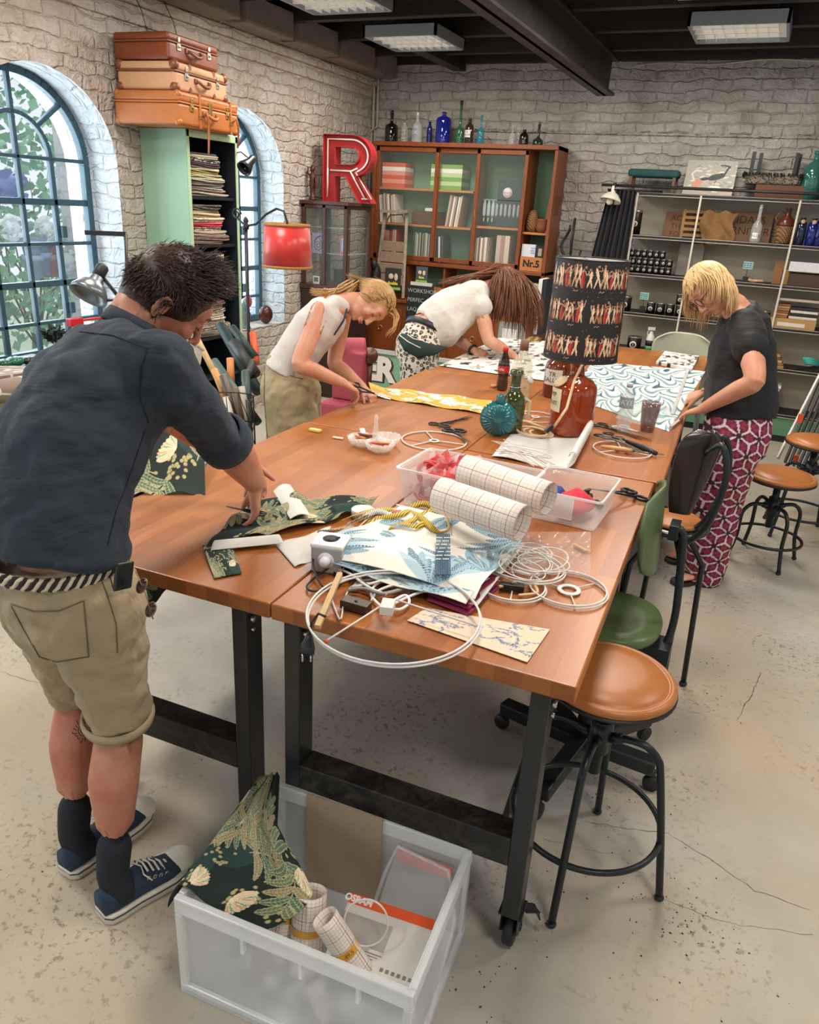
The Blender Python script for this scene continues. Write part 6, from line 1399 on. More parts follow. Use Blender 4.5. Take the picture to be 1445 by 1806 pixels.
def cv_shade(w=900,h=520):
 """a plain generic stand-in: three bands of standing ochre and red strokes on a dark starry ground"""
 g = np.random.default_rng(12);c = Canvas(w,h,'#1d1b1d')
 for i in range(900): x,y = g.uniform(0,w),g.uniform(0,h);c.ell(x,y,1.3,1.3,0,['#6f6a66','#3c3a3a','#8d867c'][i % 3])
 for r_ in range(3):
  y0 = h-(35+r_*h/3)
  for i in range(50):
   x = i*18+g.uniform(-4,4)+r_*7;ph = i % 10;hh = g.uniform(92,122);hx,hy = x+g.uniform(-4,4),y0-hh*.5
   if ph == 9: continue
   if ph in (3,7): c.leaf(x,y0,hh*.8,9,-PI/2+g.normal(0,.05),'#c23a2e','#8e2420',0);col = '#d9b08a'
   else:
    col = ['#d9b08a','#e6c6a2','#c59468','#a9744c'][int(g.integers(4))]
    for s_ in (-1,1): c.leaf(hx,hy-4,hh*.52,3.6,PI/2+s_*g.uniform(.05,.24),col)
    c.leaf(hx,hy+6,hh*.46,6.2,-PI/2+g.normal(0,.12),col,'#efd9bb',0)
   c.ell(hx+g.uniform(-3,3),y0-hh*.95,4.6,5.6,0,'#b97f55');ax_ = g.uniform(8,15)
   for s_ in (-1,1): c.line([(hx,y0-hh*.78),(hx+s_*ax_*.7,y0-hh*g.uniform(.6,.85)),(hx+s_*ax_,y0-hh*g.uniform(.55,1.0))],2.8,col)
  for i in range(9): x = i*w/9+50;c.line([(x-9,y0+16),(x-2,y0+10),(x+3,y0+16),(x+12,y0+9)],2,'#d9a08c')
 return c
M_CLOTH = vcmat(.85,.3,800);M_PAPER = vcmat(.5,.05,200)
def sheet(name,c4,cv,label,cat,hfn=None,nu=120,nv=90,mat=None,solid=.0012,group=None,z=.8525,wavy=.0,worldz=False):
 """a thin sheet spanned between four corners (near-left, near-right, far-right, far-left) lying on the table"""
 a,b,c_,d = [Vector(p) for p in c4];m = MB()
 def fn(u,v):
  eu = u+wavy*math.sin(v*13)*.02;p = a.lerp(b,eu).lerp(d.lerp(c_,eu),v)
  return V3(p.x,p.y,(p.z if worldz else z)+(hfn(u,v) if hfn else 0))
 m.grid(fn,nu,nv);o = m.build(name,mat or M_CLOTH,canvas=cv,solid=solid,fix=False);return tag(base(o),label,cat,group)
TZ = .851
P4 = lambda *q: [PZ(x,y,TZ) for x,y in q]

# ---- bird fabric, yellow cloth, marbled paper, folded birds
sheet('patterned_fabric',P4((775,646),(985,676),(1010,606),(880,597)),cv_birds(),'white fabric with black birds spread under the auburn haired woman','fabric',lambda u,v: .003+.003*math.sin(u*14)*math.sin(v*9),200,130)
sheet('patterned_fabric',P4((655,700),(858,732),(868,708),(650,681)),cv_yellow(),'yellow cloth strip with white blossoms being cut on the middle table','fabric',lambda u,v: .004+.004*math.sin(u*17+v*2)+.02*max(0,.12-u)*5)
sheet('marbled_paper',P4((1003,700),(1180,762),(1245,655),(1045,638)),cv_marble(),'large blue and white marbled paper sheet before the blonde woman','paper',mat=M_PAPER,nu=230,nv=180,solid=.0006)
for k in range(3):
 sheet('folded_cloth',P4((1157,643),(1220,656),(1233,633),(1172,624)),cv_birds(200,150,40),['folded black and white bird cloth, lowest of three layers by the pale chair','folded black and white bird cloth, middle layer by the pale chair','folded black and white bird cloth, top layer by the pale chair'][k],'fabric',z=TZ+.004+.007*k,nu=50,nv=40,solid=.006,group='folded bird cloths')
M_ACR = glass('#d8eee6',.02,thin=True,alpha=.18)
for q,lb in ((((1085,738),(1150,757),(1190,722),(1125,705)),'clear acrylic plate on the marbled paper'),):
 m = MB();P_ = P4(*q);m.loft([[p+V3(0,0,.002) for p in P_],[p+V3(0,0,.005) for p in P_]],smooth=False);tag(base(m.build('acrylic_plate',M_ACR)),lb,'plate')
m = MB();m.bar(PZ(1186,730,.858),PZ(1218,640,.858),.018,.004);tag(base(m.build('metal_ruler',plain('#d9dcd8',.3,.3))),'long pale ruler lying across the marbled paper','ruler')
# ---- fern fabric by the man, with white reverse folds
def fern_h(u,v): return .006+.014*abs(math.sin(u*7+v*3))+.022*math.exp(-((u-.36)**2/.004))*(.3+v*.7)+.006*math.sin(v*14)
sheet('fern_fabric',P4((362,972),(596,922),(668,885),(440,893)),cv_fern(460,330,4,1.0),'crumpled dark green fern fabric under the hands of the man','fabric',fern_h,230,160)
sheet('fern_fabric',P4((378,1022),(427,1013),(412,975),(357,966)),cv_fern(200,200,9,1.1),'small cut corner of fern fabric near the front table edge','fabric',lambda u,v: .002+.006*v,60,50)
def white_piece(c4,hfn,label,n=24,col='#d2cfc8',grp=None):
 m = MB();a,b,c_,d = [Vector(p) for p in c4]
 m.grid(lambda u,v: a.lerp(b,u).lerp(d.lerp(c_,u),v)+V3(0,0,hfn(u,v)),n,n);return tag(base(m.build('white_cloth',plain(col,.75,bump=.2,bscale=120),solid=.0012,fix=False)),label,'fabric',grp)
white_piece(P4((512,930),(550,926),(512,868),(482,880)),lambda u,v: .026+.012*math.sin(u*PI),'white reverse side of the fern fabric folded up in a peak')
white_piece(P4((372,978),(500,965),(486,952),(384,962)),lambda u,v: .012+.014*math.sin(v*PI),'white reverse edge rolled along the front of the fern fabric')
white_piece(P4((520,1001),(566,985),(584,930),(486,962)),lambda u,v: .002+.003*math.sin(u*9),'white stiff lining piece beside the power cube')
sheet('fern_fabric',P4((225,873),(362,873),(362,800),(240,840)),cv_fern(330,300,13,2.1),'fern fabric draped over the far side of the table behind the man','fabric',lambda u,v: .003+.14*v**1.2+.008*math.sin(u*12),160,130)
# the hanging part of that drape, down the outer table edge
e0 = TLP(XA0-.008,1.62,.853);e1 = TLP(XA0-.012,2.38,.853)
m = MB();m.grid(lambda u,v: e0.lerp(e1,u)+V3(-.02*v-.016*math.sin(u*20)*v,0,-.42*v),160,90);o = m.build('fern_drape',M_CLOTH,canvas=cv_fern(300,220,17,.8),solid=.0012,fix=False);tag(base(o),'fern fabric hanging down past the outer table edge behind the man','fabric')
# ---- wave print folded pile with magenta cloth below
def wcv(): return cv_wave()
for k,(dz,q,lb) in enumerate(((.012,((560,998),(842,1080),(926,968),(700,935)),'white lining layer under the blue wave print fabric'),)):
 white_piece([p+V3(0,0,dz) for p in P4(*q)],lambda u,v: .012*math.sin(u*4)**2,lb)
for k in range(3):
 white_piece([p+V3(0,0,.006+.008*k) for p in P4((752,1062-k*6),(826,1090-k*6),(880,1038-k*5),(800,1000))],lambda u,v: .004*math.sin(v*5),'magenta cloth, %s of three layers under the wave print' % ['lowest','middle','upper'][k],16,'#8e2350','magenta cloth layers')
sheet('wave_fabric',P4((548,1000),(836,1078),(926,962),(706,930)),wcv(),'cream fabric with blue wave print folded on the near table','fabric',lambda u,v: .048+.016*math.sin(u*3.2+v*2)+.01*math.sin(v*7)-.02*max(0,.1-v)*8,240,200,solid=.0015)
sheet('wave_fabric',P4((556,1006),(820,1086),(862,1040),(612,962)),cv_wave(300,200),'front fold of the blue wave print fabric','fabric',lambda u,v: .028+.012*math.sin(v*PI)+.006*math.sin(u*9),100,60,solid=.0015)
m = MB();q0,q1 = PZ(782,942,.93),PZ(782,1014,.925)
for k in range(9): off = (_r*((k-4)*.0042));m.bar(q0+off,q1+off+V3(0,0,.0),.0032,.003,mi=0)
for k in range(7):
 for j in range(9):
  if (k+j) % 5 != 4: c_ = q0.lerp(q1,.12+.09*k)+_r*((j-4)*.0042)+V3(0,0,.0025);m.box(c_,(.0034,.004,.0012),mi=1)
tag(base(m.build('fringe_comb',[plain('#2f5068',.6),plain('#e8e6e0',.6)])),'dark blue and white woven fringe strip on the wave print fabric','trim')
m = MB();m.tube([PZ(795,880,.98),PZ(797,912,.952),PZ(797,945,.925)],.0012,5);tag(m.build('needle',M_ZINC),'thin steel needle standing above the wave print fabric','needle')
sheet('toile_fabric',P4((718,1096),(930,1170),(970,1112),(752,1074)),cv_toile(),'beige fabric scrap with blue toile print at the front table edge','fabric',lambda u,v: .001,220,130)
# ---- wire rings (lampshade frames)
M_WIRE = plain('#d9d5ce',.4,var=.03)
def ringframe(c,r,label,tilt=(0,0,1),hub=.028,spokes=3,wire=.0024,a0=.3,double=False,hubw=.004):
 T_ = thing('lampshade_ring',label,'wire ring',c,0,'white wire lampshade rings');t_ = Vector(tilt).normalized();s_,u_,_z = frame(t_,(0,1,0))
 m = MB();m.torus((0,0,0),r,wire,t_,72,8)
 if double: m.torus(t_*.006+s_*.004,r,wire,t_,72,8)
 m.build('outer_ring',M_WIRE,T_)
 if hub:
  for q in range(spokes): a = a0+2*PI*q/spokes;d_ = s_*math.cos(a)+u_*math.sin(a);m = MB();m.tube([d_*hub,d_*r],wire*.8,6);m.build('spoke',M_WIRE,T_)
  m = MB();sd,up_,f_2 = s_,u_,t_;n = 32
  a_ = [m.ring(V3(0,0,0)+t_*z,s_,u_,rr,rr,n) for rr,z in ((hub,-.0015),(hub,.0015),(hub*.62,.0015),(hub*.62,-.0015))];m.loft(a_,closed=True,cap=False);m.build('hub_ring',plain('#e3e0da',.4),T_)
 return T_
ringframe(PZ(697,1085,.885)+V3(0,0,.0),.196,'largest white wire ring overhanging the front table edge',(.0,-.05,1),.0,double=True,wire=.0026)
ro = PZ(697,1085,.885)
m = MB();m.tube([PZ(683,1062,.888),PZ(576,1130,.884)],.0022,6);m.tube([PZ(700,1058,.888),PZ(842,1104,.886)],.0022,6)
m.box(PZ(684,1070,.893),(.03,.045,.02),rz=.3);tag(m.build('ring_spokes',M_WIRE),'white spokes and plastic fitting across the largest wire ring','wire fitting')
m = MB();m.ell(PZ(576,1131,.886),.005,nu=10,nv=6);tag(m.build('red_bead',plain('#d2502f',.5)),'small red bead clipped on the largest wire ring','bead')
ringframe(PZ(1004,1040,.856),.098,'white wire ring with flat hub at the right of the near table',(0,0,1),.0305,3,a0=2.2,double=True)
ringframe(PZ(928,1000,.868),.105,'white wire ring under the clear plastic bag',(.02,.05,1),0,double=True)
ringframe(PZ(905,1035,.858),.085,'white wire ring partly under the wave print fabric',(0,0,1),.02,3,double=True)
ringframe(PZ(766,777,.855),.133,'white wire ring lying across the joint of the middle tables',(0,0,1),.022,3,a0=.9,wire=.0032)
ringframe(PZ(1098,793,.86),.118,'white wire ring behind the white roll near the tools',(0,0,1),.024,3,a0=1.2,wire=.003)
ringframe(PZ(945,735,.856),.10,'white wire ring near the bottle lamp cord',(0,0,1),.02,3,a0=.5)
ringframe(PZ(930,797,.885),.10,'white wire ring lying on the rolled white leather',(.05,.2,1),.0,3)
# loose rings in the clear bag
m = MB();g = np.random.default_rng(2)
for k in range(9): c_ = PZ(935+g.uniform(-25,30),985+g.uniform(-18,22),.862+.004*k);m.torus(c_,g.uniform(.035,.075),.0018,(g.uniform(-.2,.2),g.uniform(-.2,.2),1),36,5)
tag(base(m.build('wire_rings',M_WIRE)),'tangle of thin white wires inside the clear bag','wires',kind='stuff')
m = MB();m.grid(lambda u,v: PZ(900+140*u,950+75*v,.86)+V3(0,0,.022+.012*math.sin(u*19+v*7)*math.sin(v*13)),40,30);tag(base(m.build('plastic_bag',glass('#f2f2ef',.08,thin=True,alpha=.16),fix=False)),'crinkled clear plastic bag beside the wave print fabric','bag')
# ---- cables, power cube, switches
def cable(px,r,col,label,z=.86,n=8,grp='cables on the near table',cat='cable'):
 pts = [PZ(x,y,zz if zz else z) for x,y,zz in px];P_ = []
 for i in range(len(pts)-1):
  p0,p1,p2,p3 = pts[max(0,i-1)],pts[i],pts[i+1],pts[min(len(pts)-1,i+2)]
  for k in range(8): t_ = k/8;P_.append(.5*((2*p1)+(p2-p0)*t_+(2*p0-5*p1+4*p2-p3)*t_*t_+(3*p1-p0-3*p2+p3)*t_**3))
 P_.append(pts[-1]);m = MB();m.tube(P_,r,n);return tag(base(m.build('cable',plain(col,.45))),label,cat,grp)
cable([(600,948,.935),(570,955,.92),(552,990,.885),(570,1035,.86),(600,1030,.858),(590,1010,.858)],.0028,'#1c1b1b','thin black cable curling over the power cube')
cable([(600,990,.88),(560,1015,.858),(541,1035,.858),(560,1042,.858),(610,1020,.862),(640,985,.88)],.0028,'#221f1f','thin black cable looping left of the brown switch')
cable([(600,992,.885),(630,1000,.885),(655,985,.90),(640,960,.91),(655,940,.915)],.0042,'#dcd9d3','thick white cable leaving the power cube')
cable([(655,1060,.858),(668,1042,.865),(705,1030,.875),(745,1035,.872),(760,1020,.88)],.0036,'#dedbd6','white cable between brown switch and white plug')
cable([(678,1075,.868),(655,1050,.86),(665,1030,.866),(700,1018,.875),(730,1010,.89)],.0036,'#e3e1dc','white cable curving to the white plug from above')
cable([(693,1060,.868),(715,1050,.868),(722,1063,.866),(705,1075,.864),(690,1068,.865),(740,1045,.87),(765,1042,.868)],.0036,'#e8e6e2','white cable looped at the white plug')
cable([(588,1042,.86),(600,1010,.87),(625,985,.885),(650,960,.90)],.0024,'#b9aa92','beige cord under the power cube')
cable([(583,1050,.858),(600,1092,.858),(607,1060,.86),(620,1035,.862),(650,1028,.866)],.0022,'#cfc8bc','clear thin cord hanging by the tan stick')
cable([(620,1040,.857),(640,1020,.864),(665,1012,.868),(695,1016,.868)],.005,'#8f8d8a','grey thick cable under the wave print fabric')
cable([(640,1036,.862),(665,1048,.862),(700,1042,.866),(735,1028,.87),(750,1010,.88)],.005,'#9b9894','second grey thick cable under the wave print fabric')
cable([(600,950,.90),(640,930,.905),(690,935,.90),(720,905,.895),(700,890,.885)],.003,'#e6e2da','white cable under the yellow measuring tape')
cable([(620,945,.88),(650,915,.885),(690,905,.88),(740,920,.89)],.0026,'#d8c9a8','cream cord between tape and fern fabric')
m = MB();g = np.random.default_rng(44)
for k in range(9):
 a,b = PZ(g.uniform(568,640),g.uniform(985,1045),.862),PZ(g.uniform(640,745),g.uniform(1005,1050),.868);c1 = a.lerp(b,.33)+V3(g.normal()*.04,g.normal()*.04,.012);c2 = a.lerp(b,.66)+V3(g.normal()*.04,g.normal()*.04,.014)
 m.tube([a*(1-t_)**3+c1*3*t_*(1-t_)**2+c2*3*t_*t_*(1-t_)+b*t_**3 for t_ in np.linspace(0,1,16)],g.uniform(.0022,.0042),6,mi=k % 3)
tag(base(m.build('cable_tangle',[plain('#dedbd5',.45),plain('#8c8986',.45),plain('#5a5552',.45)])),'tangle of white and grey cables under the wave print fabric','cables',kind='stuff')
T = thing('power_cube','white and grey cube power strip with a white plug at the near table joint','power strip',PZ(583,1000,TZ),.25)
m = MB();m.bb((-.042,-.042,0),(.042,.042,.078));m.build('cube_body',plain('#a9a9a8',.4),T,bevel=.006);m = MB();m.bb((-.044,-.044,.068),(.044,.044,.082));m.build('white_cap',plain('#e9e7e2',.35),T,bevel=.006)
m = MB();m.lathe([(0,.0),(.019,.0),(.021,.0022),(.0,.0022)],(0,0,.0815),24);m.build('socket',plain('#2a2a2b',.5),T)
m = MB();m.cyl((.0,-.042,.04),(0,-.046,.04),.022,n=24);m.cyl((0,-.046,.04),(0,-.07,.042),.016,.010,n=20);m.build('plug',plain('#e2e0db',.35),T)
for (x,y,z,dm,col,lb,rz) in ((628,1067,.865,(.07,.032,.022),'#3a231a','dark brown inline switch among the cables',.0),(716,1030,.866,(.06,.05,.03),'#8d8a86','grey adapter block under the wave print fabric',-.2),(903,1035,.865,(.062,.02,.018),'#17181a','black inline switch right of the wave print fabric',.3)):
 m = MB();m.box((0,0,0),dm);m.cyl((0,0,dm[2]/2),(0,0,dm[2]/2+.003),.004,n=12);o = m.build('inline_switch',plain(col,.35),bevel=.005);o.location = PZ(x,y,z);o.rotation_euler = (0,0,rz);tag(o,lb,'switch')
cable([(880,1035,.868),(930,1025,.87),(948,1045,.862),(915,1050,.858)],.0042,'#c9a878','tan braided cord beside the black switch')
m = MB();m.bar(PZ(600,1012,.905),PZ(560,1106,.872),.013,.010);tag(base(m.build('wooden_stick',plain('#c9a878',.6))),'tan wooden stick poking out over the front edge','stick')
# hanging plug
T = thing('hanging_plug','black mains plug hanging from the front table edge beside the leg','plug',PD(543,1130,1.66));m = MB();a,b = PD(550,1098,1.66),PD(545,1128,1.66);c_ = PD(541,1152,1.66)
m.tube([PD(575,1088,1.64),PD(562,1082,1.64),a,b],.003,6);m.build('cord',plain('#1b1c1e',.5),T,world=True);m = MB();m.tube([a.lerp(b,.6),b,b.lerp(c_,.5),c_],[.006,.011,.017,.018],12,flat=.6);m.build('plug_body',plain('#26282b',.4),T,world=True)
m = MB()
for s_ in (-.009,.009): m.cyl(c_+_r*s_,c_+_r*s_-_u*.019,.0022,n=8)
m.build('pins',M_CHROME,T,world=True)
# ---- yellow measuring tapes
t = NT('tape_print');vv = t.n('ShaderNodeTexWave',wave_type='BANDS',bands_direction='X');vv.inputs['Scale'].default_value = 55;t.l(t.co(),vv.inputs[0]);t.set(t.mix('#e0b93a','#4a4120',t.ramp(vv.outputs['Fac'],[(.62,'#000000'),(.75,'#ffffff')])),.4);M_TAPE = t.m
t = NT('tape_print_white');vv = t.n('ShaderNodeTexWave',wave_type='BANDS',bands_direction='X');vv.inputs['Scale'].default_value = 60;t.l(t.co(),vv.inputs[0]);t.set(t.mix('#e8e3d6','#4a4844',t.ramp(vv.outputs['Fac'],[(.62,'#000000'),(.75,'#ffffff')])),.4);M_TAPEW = t.m
def tape(px,label,mat,seed,w=.009,z=.895):
 pts = [PZ(x,y,z)+V3(0,0,.010*math.sin(i*1.9+seed)) for i,(x,y) in enumerate(px)];P_ = []
 for i in range(len(pts)-1):
  p0,p1,p2,p3 = pts[max(0,i-1)],pts[i],pts[i+1],pts[min(len(pts)-1,i+2)]
  for k in range(8): t_ = k/8;P_.append(.5*((2*p1)+(p2-p0)*t_+(2*p0-5*p1+4*p2-p3)*t_*t_+(3*p1-p0-3*p2+p3)*t_**3))
 m = MB();vs = [];n = len(P_)
 for i,p in enumerate(P_):
  tt = (P_[min(n-1,i+1)]-P_[max(0,i-1)]).normalized();a = .9*math.sin(i*.13+seed);s_ = tt.cross(V3(0,0,1)).normalized();nn = s_*math.cos(a)+V3(0,0,1)*math.sin(a);vs += [p-nn*w,p+nn*w]
 m.add(vs,[(2*i,2*i+1,2*i+3,2*i+2) for i in range(n-1)],True);return tag(base(m.build('measuring_tape',mat,solid=.0006,fix=False)),label,'measuring tape','measuring tapes')
tape([(575,940),(625,925),(655,905),(700,905),(745,893),(778,908),(762,930),(730,905),(690,920),(650,935)],'yellow measuring tape looped widest beside the rolls',M_TAPE,0,.010)
tape([(600,925),(640,900),(690,898),(735,915),(770,935),(790,925),(770,905),(720,922),(672,925)],'second yellow measuring tape crossing over the first',M_TAPE,2,.010,.905)
tape([(560,942),(600,936),(630,912),(665,905),(690,915)],'white measuring tape with a red end near the power cube',M_TAPEW,1,.009,.90)
tape([(640,935),(660,915),(705,912),(730,900),(752,912),(735,930),(700,928),(676,938)],'short yellow measuring tape coil nearest the wave print fabric',M_TAPE,3.5,.009,.912)
m = MB();m.ell(PZ(578,943,.90),(.012,.009,.006));tag(m.build('red_end_tab',plain('#c8423f',.4)),'red end tab of the white measuring tape','tab');m = MB();m.box(PZ(700,903,.915),(.03,.022,.006),rz=.5);tag(m.build('red_clip',plain('#b3322f',.4),bevel=.002),'red clip on the yellow measuring tape','clip')
m = MB();m.ell(PZ(630,940,.89),(.022,.016,.012));tag(m.build('green_spool',plain('#2c7a4a',.5)),'small green thread spool between the tapes','spool')
m = MB();m.lathe([(0,0),(.036,0),(.036,.026),(.034,.028),(0,.028)],PZ(640,912,TZ),28);tag(base(m.build('white_spool',plain('#d8d6d1',.5))),'white round reel under the measuring tapes','spool')
# ---- gridded paper rolls
GM = NT('grid_paper');ga = GM.n('ShaderNodeVertexColor',layer_name='Col');gs = GM.n('ShaderNodeSeparateColor');GM.l(ga.outputs[0],gs.inputs[0])
def _gl(per,w_):
 o = []
 for k in (0,1): o.append(GM.math('LESS_THAN',GM.math('FRACT',GM.math('MULTIPLY',gs.outputs[k],per[k])),w_))
 return GM.math('MAXIMUM',o[0],o[1])
c_ = GM.mix('#e8ded2','#c9a9a0',_gl((56,22),.085));c_ = GM.mix(c_,'#8c5550',_gl((14,5.5),.032));GM.set(c_,.55)
class GC:
 at = staticmethod(lambda u,v: (u,v,0))
def paper_roll(a,b,r,label,band=None,grp='gridded paper rolls',name='paper_roll'):
 T_ = thing(name,label,'paper roll',a,0,grp);a,b = Vector(a),Vector(b);sd,u_,d_ = frame(b-a);L = (b-a).length;m = MB();turns = 2.25
 def fn(u,v): ang = 2*PI*turns*u;rr = r*(1-.10*(1-u));return a+d_*(L*v)+sd*(rr*math.cos(ang))+u_*(rr*math.sin(ang))
 m.grid(fn,110,6);m.build('paper_sheet',GM.m,T_,world=True,canvas=GC,solid=.0008,fix=False)
 if band:
  m = MB();c_ = a.lerp(b,band[0]);m.loft([m.ring(c_,sd,u_,r*1.012,r*1.012,36),m.ring(c_+d_*band[1],sd,u_,r*1.012,r*1.012,36)],cap=False);bo = m.build('tape_band',plain(band[2],.4),T_,world=True)
  if len(band) > 3:
   n_ = (O0-c_).normalized();n_ = (n_-d_*n_.dot(d_)).normalized();q = text_mb(band[3],band[1]*.7,c_+d_*band[1]*.5+n_*(r*1.02),n_.cross(d_)*-1,d_*1,.0004);q.build('lettering',plain('#6a4a20',.6),T_,world=True)
 return T_
paper_roll(PZ(776,872,1.0),PZ(922,923,.99),.052,'nearer gridded paper roll lying across the plastic boxes')
paper_roll(PZ(820,830,1.02),PZ(968,880,1.01),.050,'farther gridded paper roll lying across the plastic boxes')
# ---- clear plastic boxes
M_PLAS = glass('#f0eeee',.12,thin=True,alpha=.24);M_PLASR = glass('#f4f2f0',.15,thin=True,alpha=.5)
def plastic_box(c,w,d,h,rz,label,t_=.003):
 T_ = thing('plastic_box',label,'storage box',c,rz,'clear plastic boxes on the near table');m = MB();k = .90
 def ring_(e,z): 
  x,y = w/2*e,d/2*e;o = [];rr = .015
  for cx_,cy_,a0 in ((x-rr,y-rr,0),(-x+rr,y-rr,PI/2),(-x+rr,-y+rr,PI),(x-rr,-y+rr,1.5*PI)):
   for q in range(5): a = a0+q*PI/8;o.append(V3(cx_+rr*math.cos(a),cy_+rr*math.sin(a),z))
  return o
 m.loft([ring_(k,.002),ring_(1,h)],cap=False);m.add(ring_(k,.002),[tuple(range(20))]);m.build('box_wall',M_PLAS,T_,solid=t_,fix=False)
 m = MB();m.loft([ring_(1.0,h-.002),ring_(1.05,h-.002),ring_(1.05,h+.004),ring_(1.0,h+.004)],cap=False,closed=True,smooth=False);m.build('box_rim',M_PLASR,T_);return T_
plastic_box(V3(*PZ(826,893,TZ).xy,TZ),.40,.25,.125,-.03,'larger clear box with red rings under the gridded rolls')
plastic_box(V3(*PZ(1006,904,TZ).xy,TZ),.235,.26,.10,-.03,'smaller clear box holding red and blue cloth at the right')
cA = V3(*PZ(822,893,TZ).xy,TZ);cB_ = V3(*PZ(1008,904,TZ).xy,TZ)
M_RRED = plain('#d23a3c',.4);M_RPK = glass('#e85a5c',.2,thin=True,alpha=.75)
g = np.random.default_rng(31)
for k in range(12):
 m = MB();m.torus((0,0,0),.030,.0045,(0,0,1),36,8);m.lathe([(.030,-.004),(.033,0),(.030,.004)],(0,0,0),36,cap=False);o = m.build('rubber_ring',M_RRED)
 o.location = cA+V3(-.125+.003*(k % 3),-.062+.009*k if k < 6 else g.uniform(-.05,.07),.045 if k < 6 else .085+g.uniform(0,.03));o.rotation_euler = (1.35+g.uniform(-.2,.2),g.uniform(-.3,.3),g.uniform(-.3,.6));tag(o,'red rubber ring in the larger clear box, %s' % ('%s in the upright row' % ORDN[k] if k < 6 else '%s of the loose ones on top' % ORDN[k-6]),'ring','red rubber rings in the box')
m = MB()
for k in range(130):
 p = cA+V3(g.uniform(-.15,-.01),g.uniform(-.08,.10),g.uniform(.05,.135));a = V3(*g.normal(size=3)).normalized()*.026;b_ = a.orthogonal().normalized()*.018;m.add([p-a-b_,p+a-b_*.6,p+a+b_,p-a+b_*.5],[(0,1,2,3)],mi=k % 3 == 0)
tag(base(m.build('plastic_wrappers',[M_RPK,glass('#f6dede',.1,thin=True,alpha=.35)],fix=False)),'heap of red and clear plastic wrappers in the larger box','wrappers',kind='stuff')
m = MB()
for k in range(90): p = cA+V3(g.uniform(.09,.15),g.uniform(-.10,.02),g.uniform(.006,.09));m.torus(p,g.uniform(.006,.012),.0016,tuple(g.normal(size=3)),12,4)
tag(base(m.build('metal_findings',plain('#b8b0a0',.3,.6))),'small loose metal rings at the right end of the larger box','metal bits',kind='stuff')
m = MB();m.bb((-.06,-.121,.012),(.05,-.118,.085));o = m.build('paper_label',plain('#e6e4e0',.6));o.location = cB_+V3(-.02,-.004,0);o.rotation_euler = (-.08,0,-.03);tag(o,'blank white label on the front of the smaller clear box','label')
for (col,dx,dy,sx,sy,sz,lb,sd_) in (('#c2263a',.015,-.03,.055,.075,.035,'red folded cloth inside the smaller clear box',1),('#23418c',-.055,-.01,.028,.04,.028,'blue cloth bundle inside the smaller clear box',2)):
 m = MB();m.ell((0,0,0),(sx,sy,sz),nu=20,nv=12);g2 = np.random.default_rng(sd_);m.v = [(x*(1+.15*math.sin(y*80)),y,z+.006*math.sin(x*90+y*60)) for x,y,z in m.v];o = m.build('cloth_bundle',plain(col,.85));o.location = cB_+V3(dx,dy,.05);tag(o,lb,'fabric')
for k in range(7):
 p = cB_+V3(g.uniform(-.05,.075),g.uniform(-.09,.09),.018+.004*k);m = MB();m.lathe([(0,0),(.012,0),(.012,.012),(.006,.014),(.006,.022),(.012,.024),(.012,.03),(0,.03)],(0,0,0),14,tuple(g.normal(size=3)));o = m.build('bobbin',plain('#3a3634',.4));o.location = p;tag(o,'small dark bobbin in the smaller clear box, %s layer from the bottom' % ORDN[k],'bobbin','bobbins in the smaller box')
SCI = thing('scissors','black handled scissors lying beside the smaller clear box','scissors',PZ(1105,870,TZ));scissors_mb(PZ(1124,873,.862),PZ(1040,862,.93),.05,.020,'#8c8f92','#141417',SCI,V3(.1,0,1),.0055)
m = MB()
for k in range(7): c_ = PZ(1015+k*3,963+k*1.5,.855);m.ell(c_+V3(0,.002*math.sin(k*3),.003),(.006,.005,.004),nu=8,nv=5)
m.tube([PZ(1015,962,.855),PZ(1030,968,.857),PZ(1042,974,.854)],.003,5);tag(m.build('raffia_knot',plain('#d9a95a',.8)),'small knot of yellow raffia on the near table','raffia')
# ---- glass sectioned dish with spike handle
T = thing('glass_dish','ribbed clear glass three part dish with a spike handle','dish',PZ(662,790,TZ));cc = PZ(662,786,TZ)
M_GLD = glass('#f3ede6',.05,thin=True,alpha=.38)
for k,(dx,dy) in enumerate(((-.052,-.012),(.040,-.040),(.022,.052))):
 c_ = V3(dx,dy,0);m = MB();rg = []
 for r_,z in ((.0,.004),(.030,.004),(.050,.018),(.060,.042),(.056,.042),(.046,.020),(.028,.009),(0,.009)):
  rg.append([c_+V3(r_*(1+.05*math.cos(14*a))*math.cos(a),r_*(1+.05*math.cos(14*a))*math.sin(a),z) for a in [2*PI*i/84 for i in range(84)]])
 m.loft(rg,cap=False);m.build('bowl',M_GLD,T)
m = MB();m.lathe([(0,0),(.016,0),(.014,.03),(.010,.07),(.007,.105),(.008,.115),(.004,.125),(0,.126)],(0,0,.01),12);m.build('spike_handle',M_GLD,T)
for k in range(11):
 p = T.location+V3([-.052,.040][k % 2]+g.uniform(-.02,.02),[-.012,-.040][k % 2]+g.uniform(-.02,.02),.032+.003*(k//2));a = g.uniform(-.5,.5);m = MB();m.bar((-.03*math.cos(a),-.03*math.sin(a),0),(.03*math.cos(a),.03*math.sin(a),.003),.009,.006);o = m.build('clothes_peg',plain(['#b9794a','#c98f5f','#8f5a38','#c23a32'][k % 4],.6),bevel=.001);o.location = p
 tag(o,'small wooden peg in the glass dish, %s counted from the lowest' % ORDN[k],'peg','pegs in the glass dish')
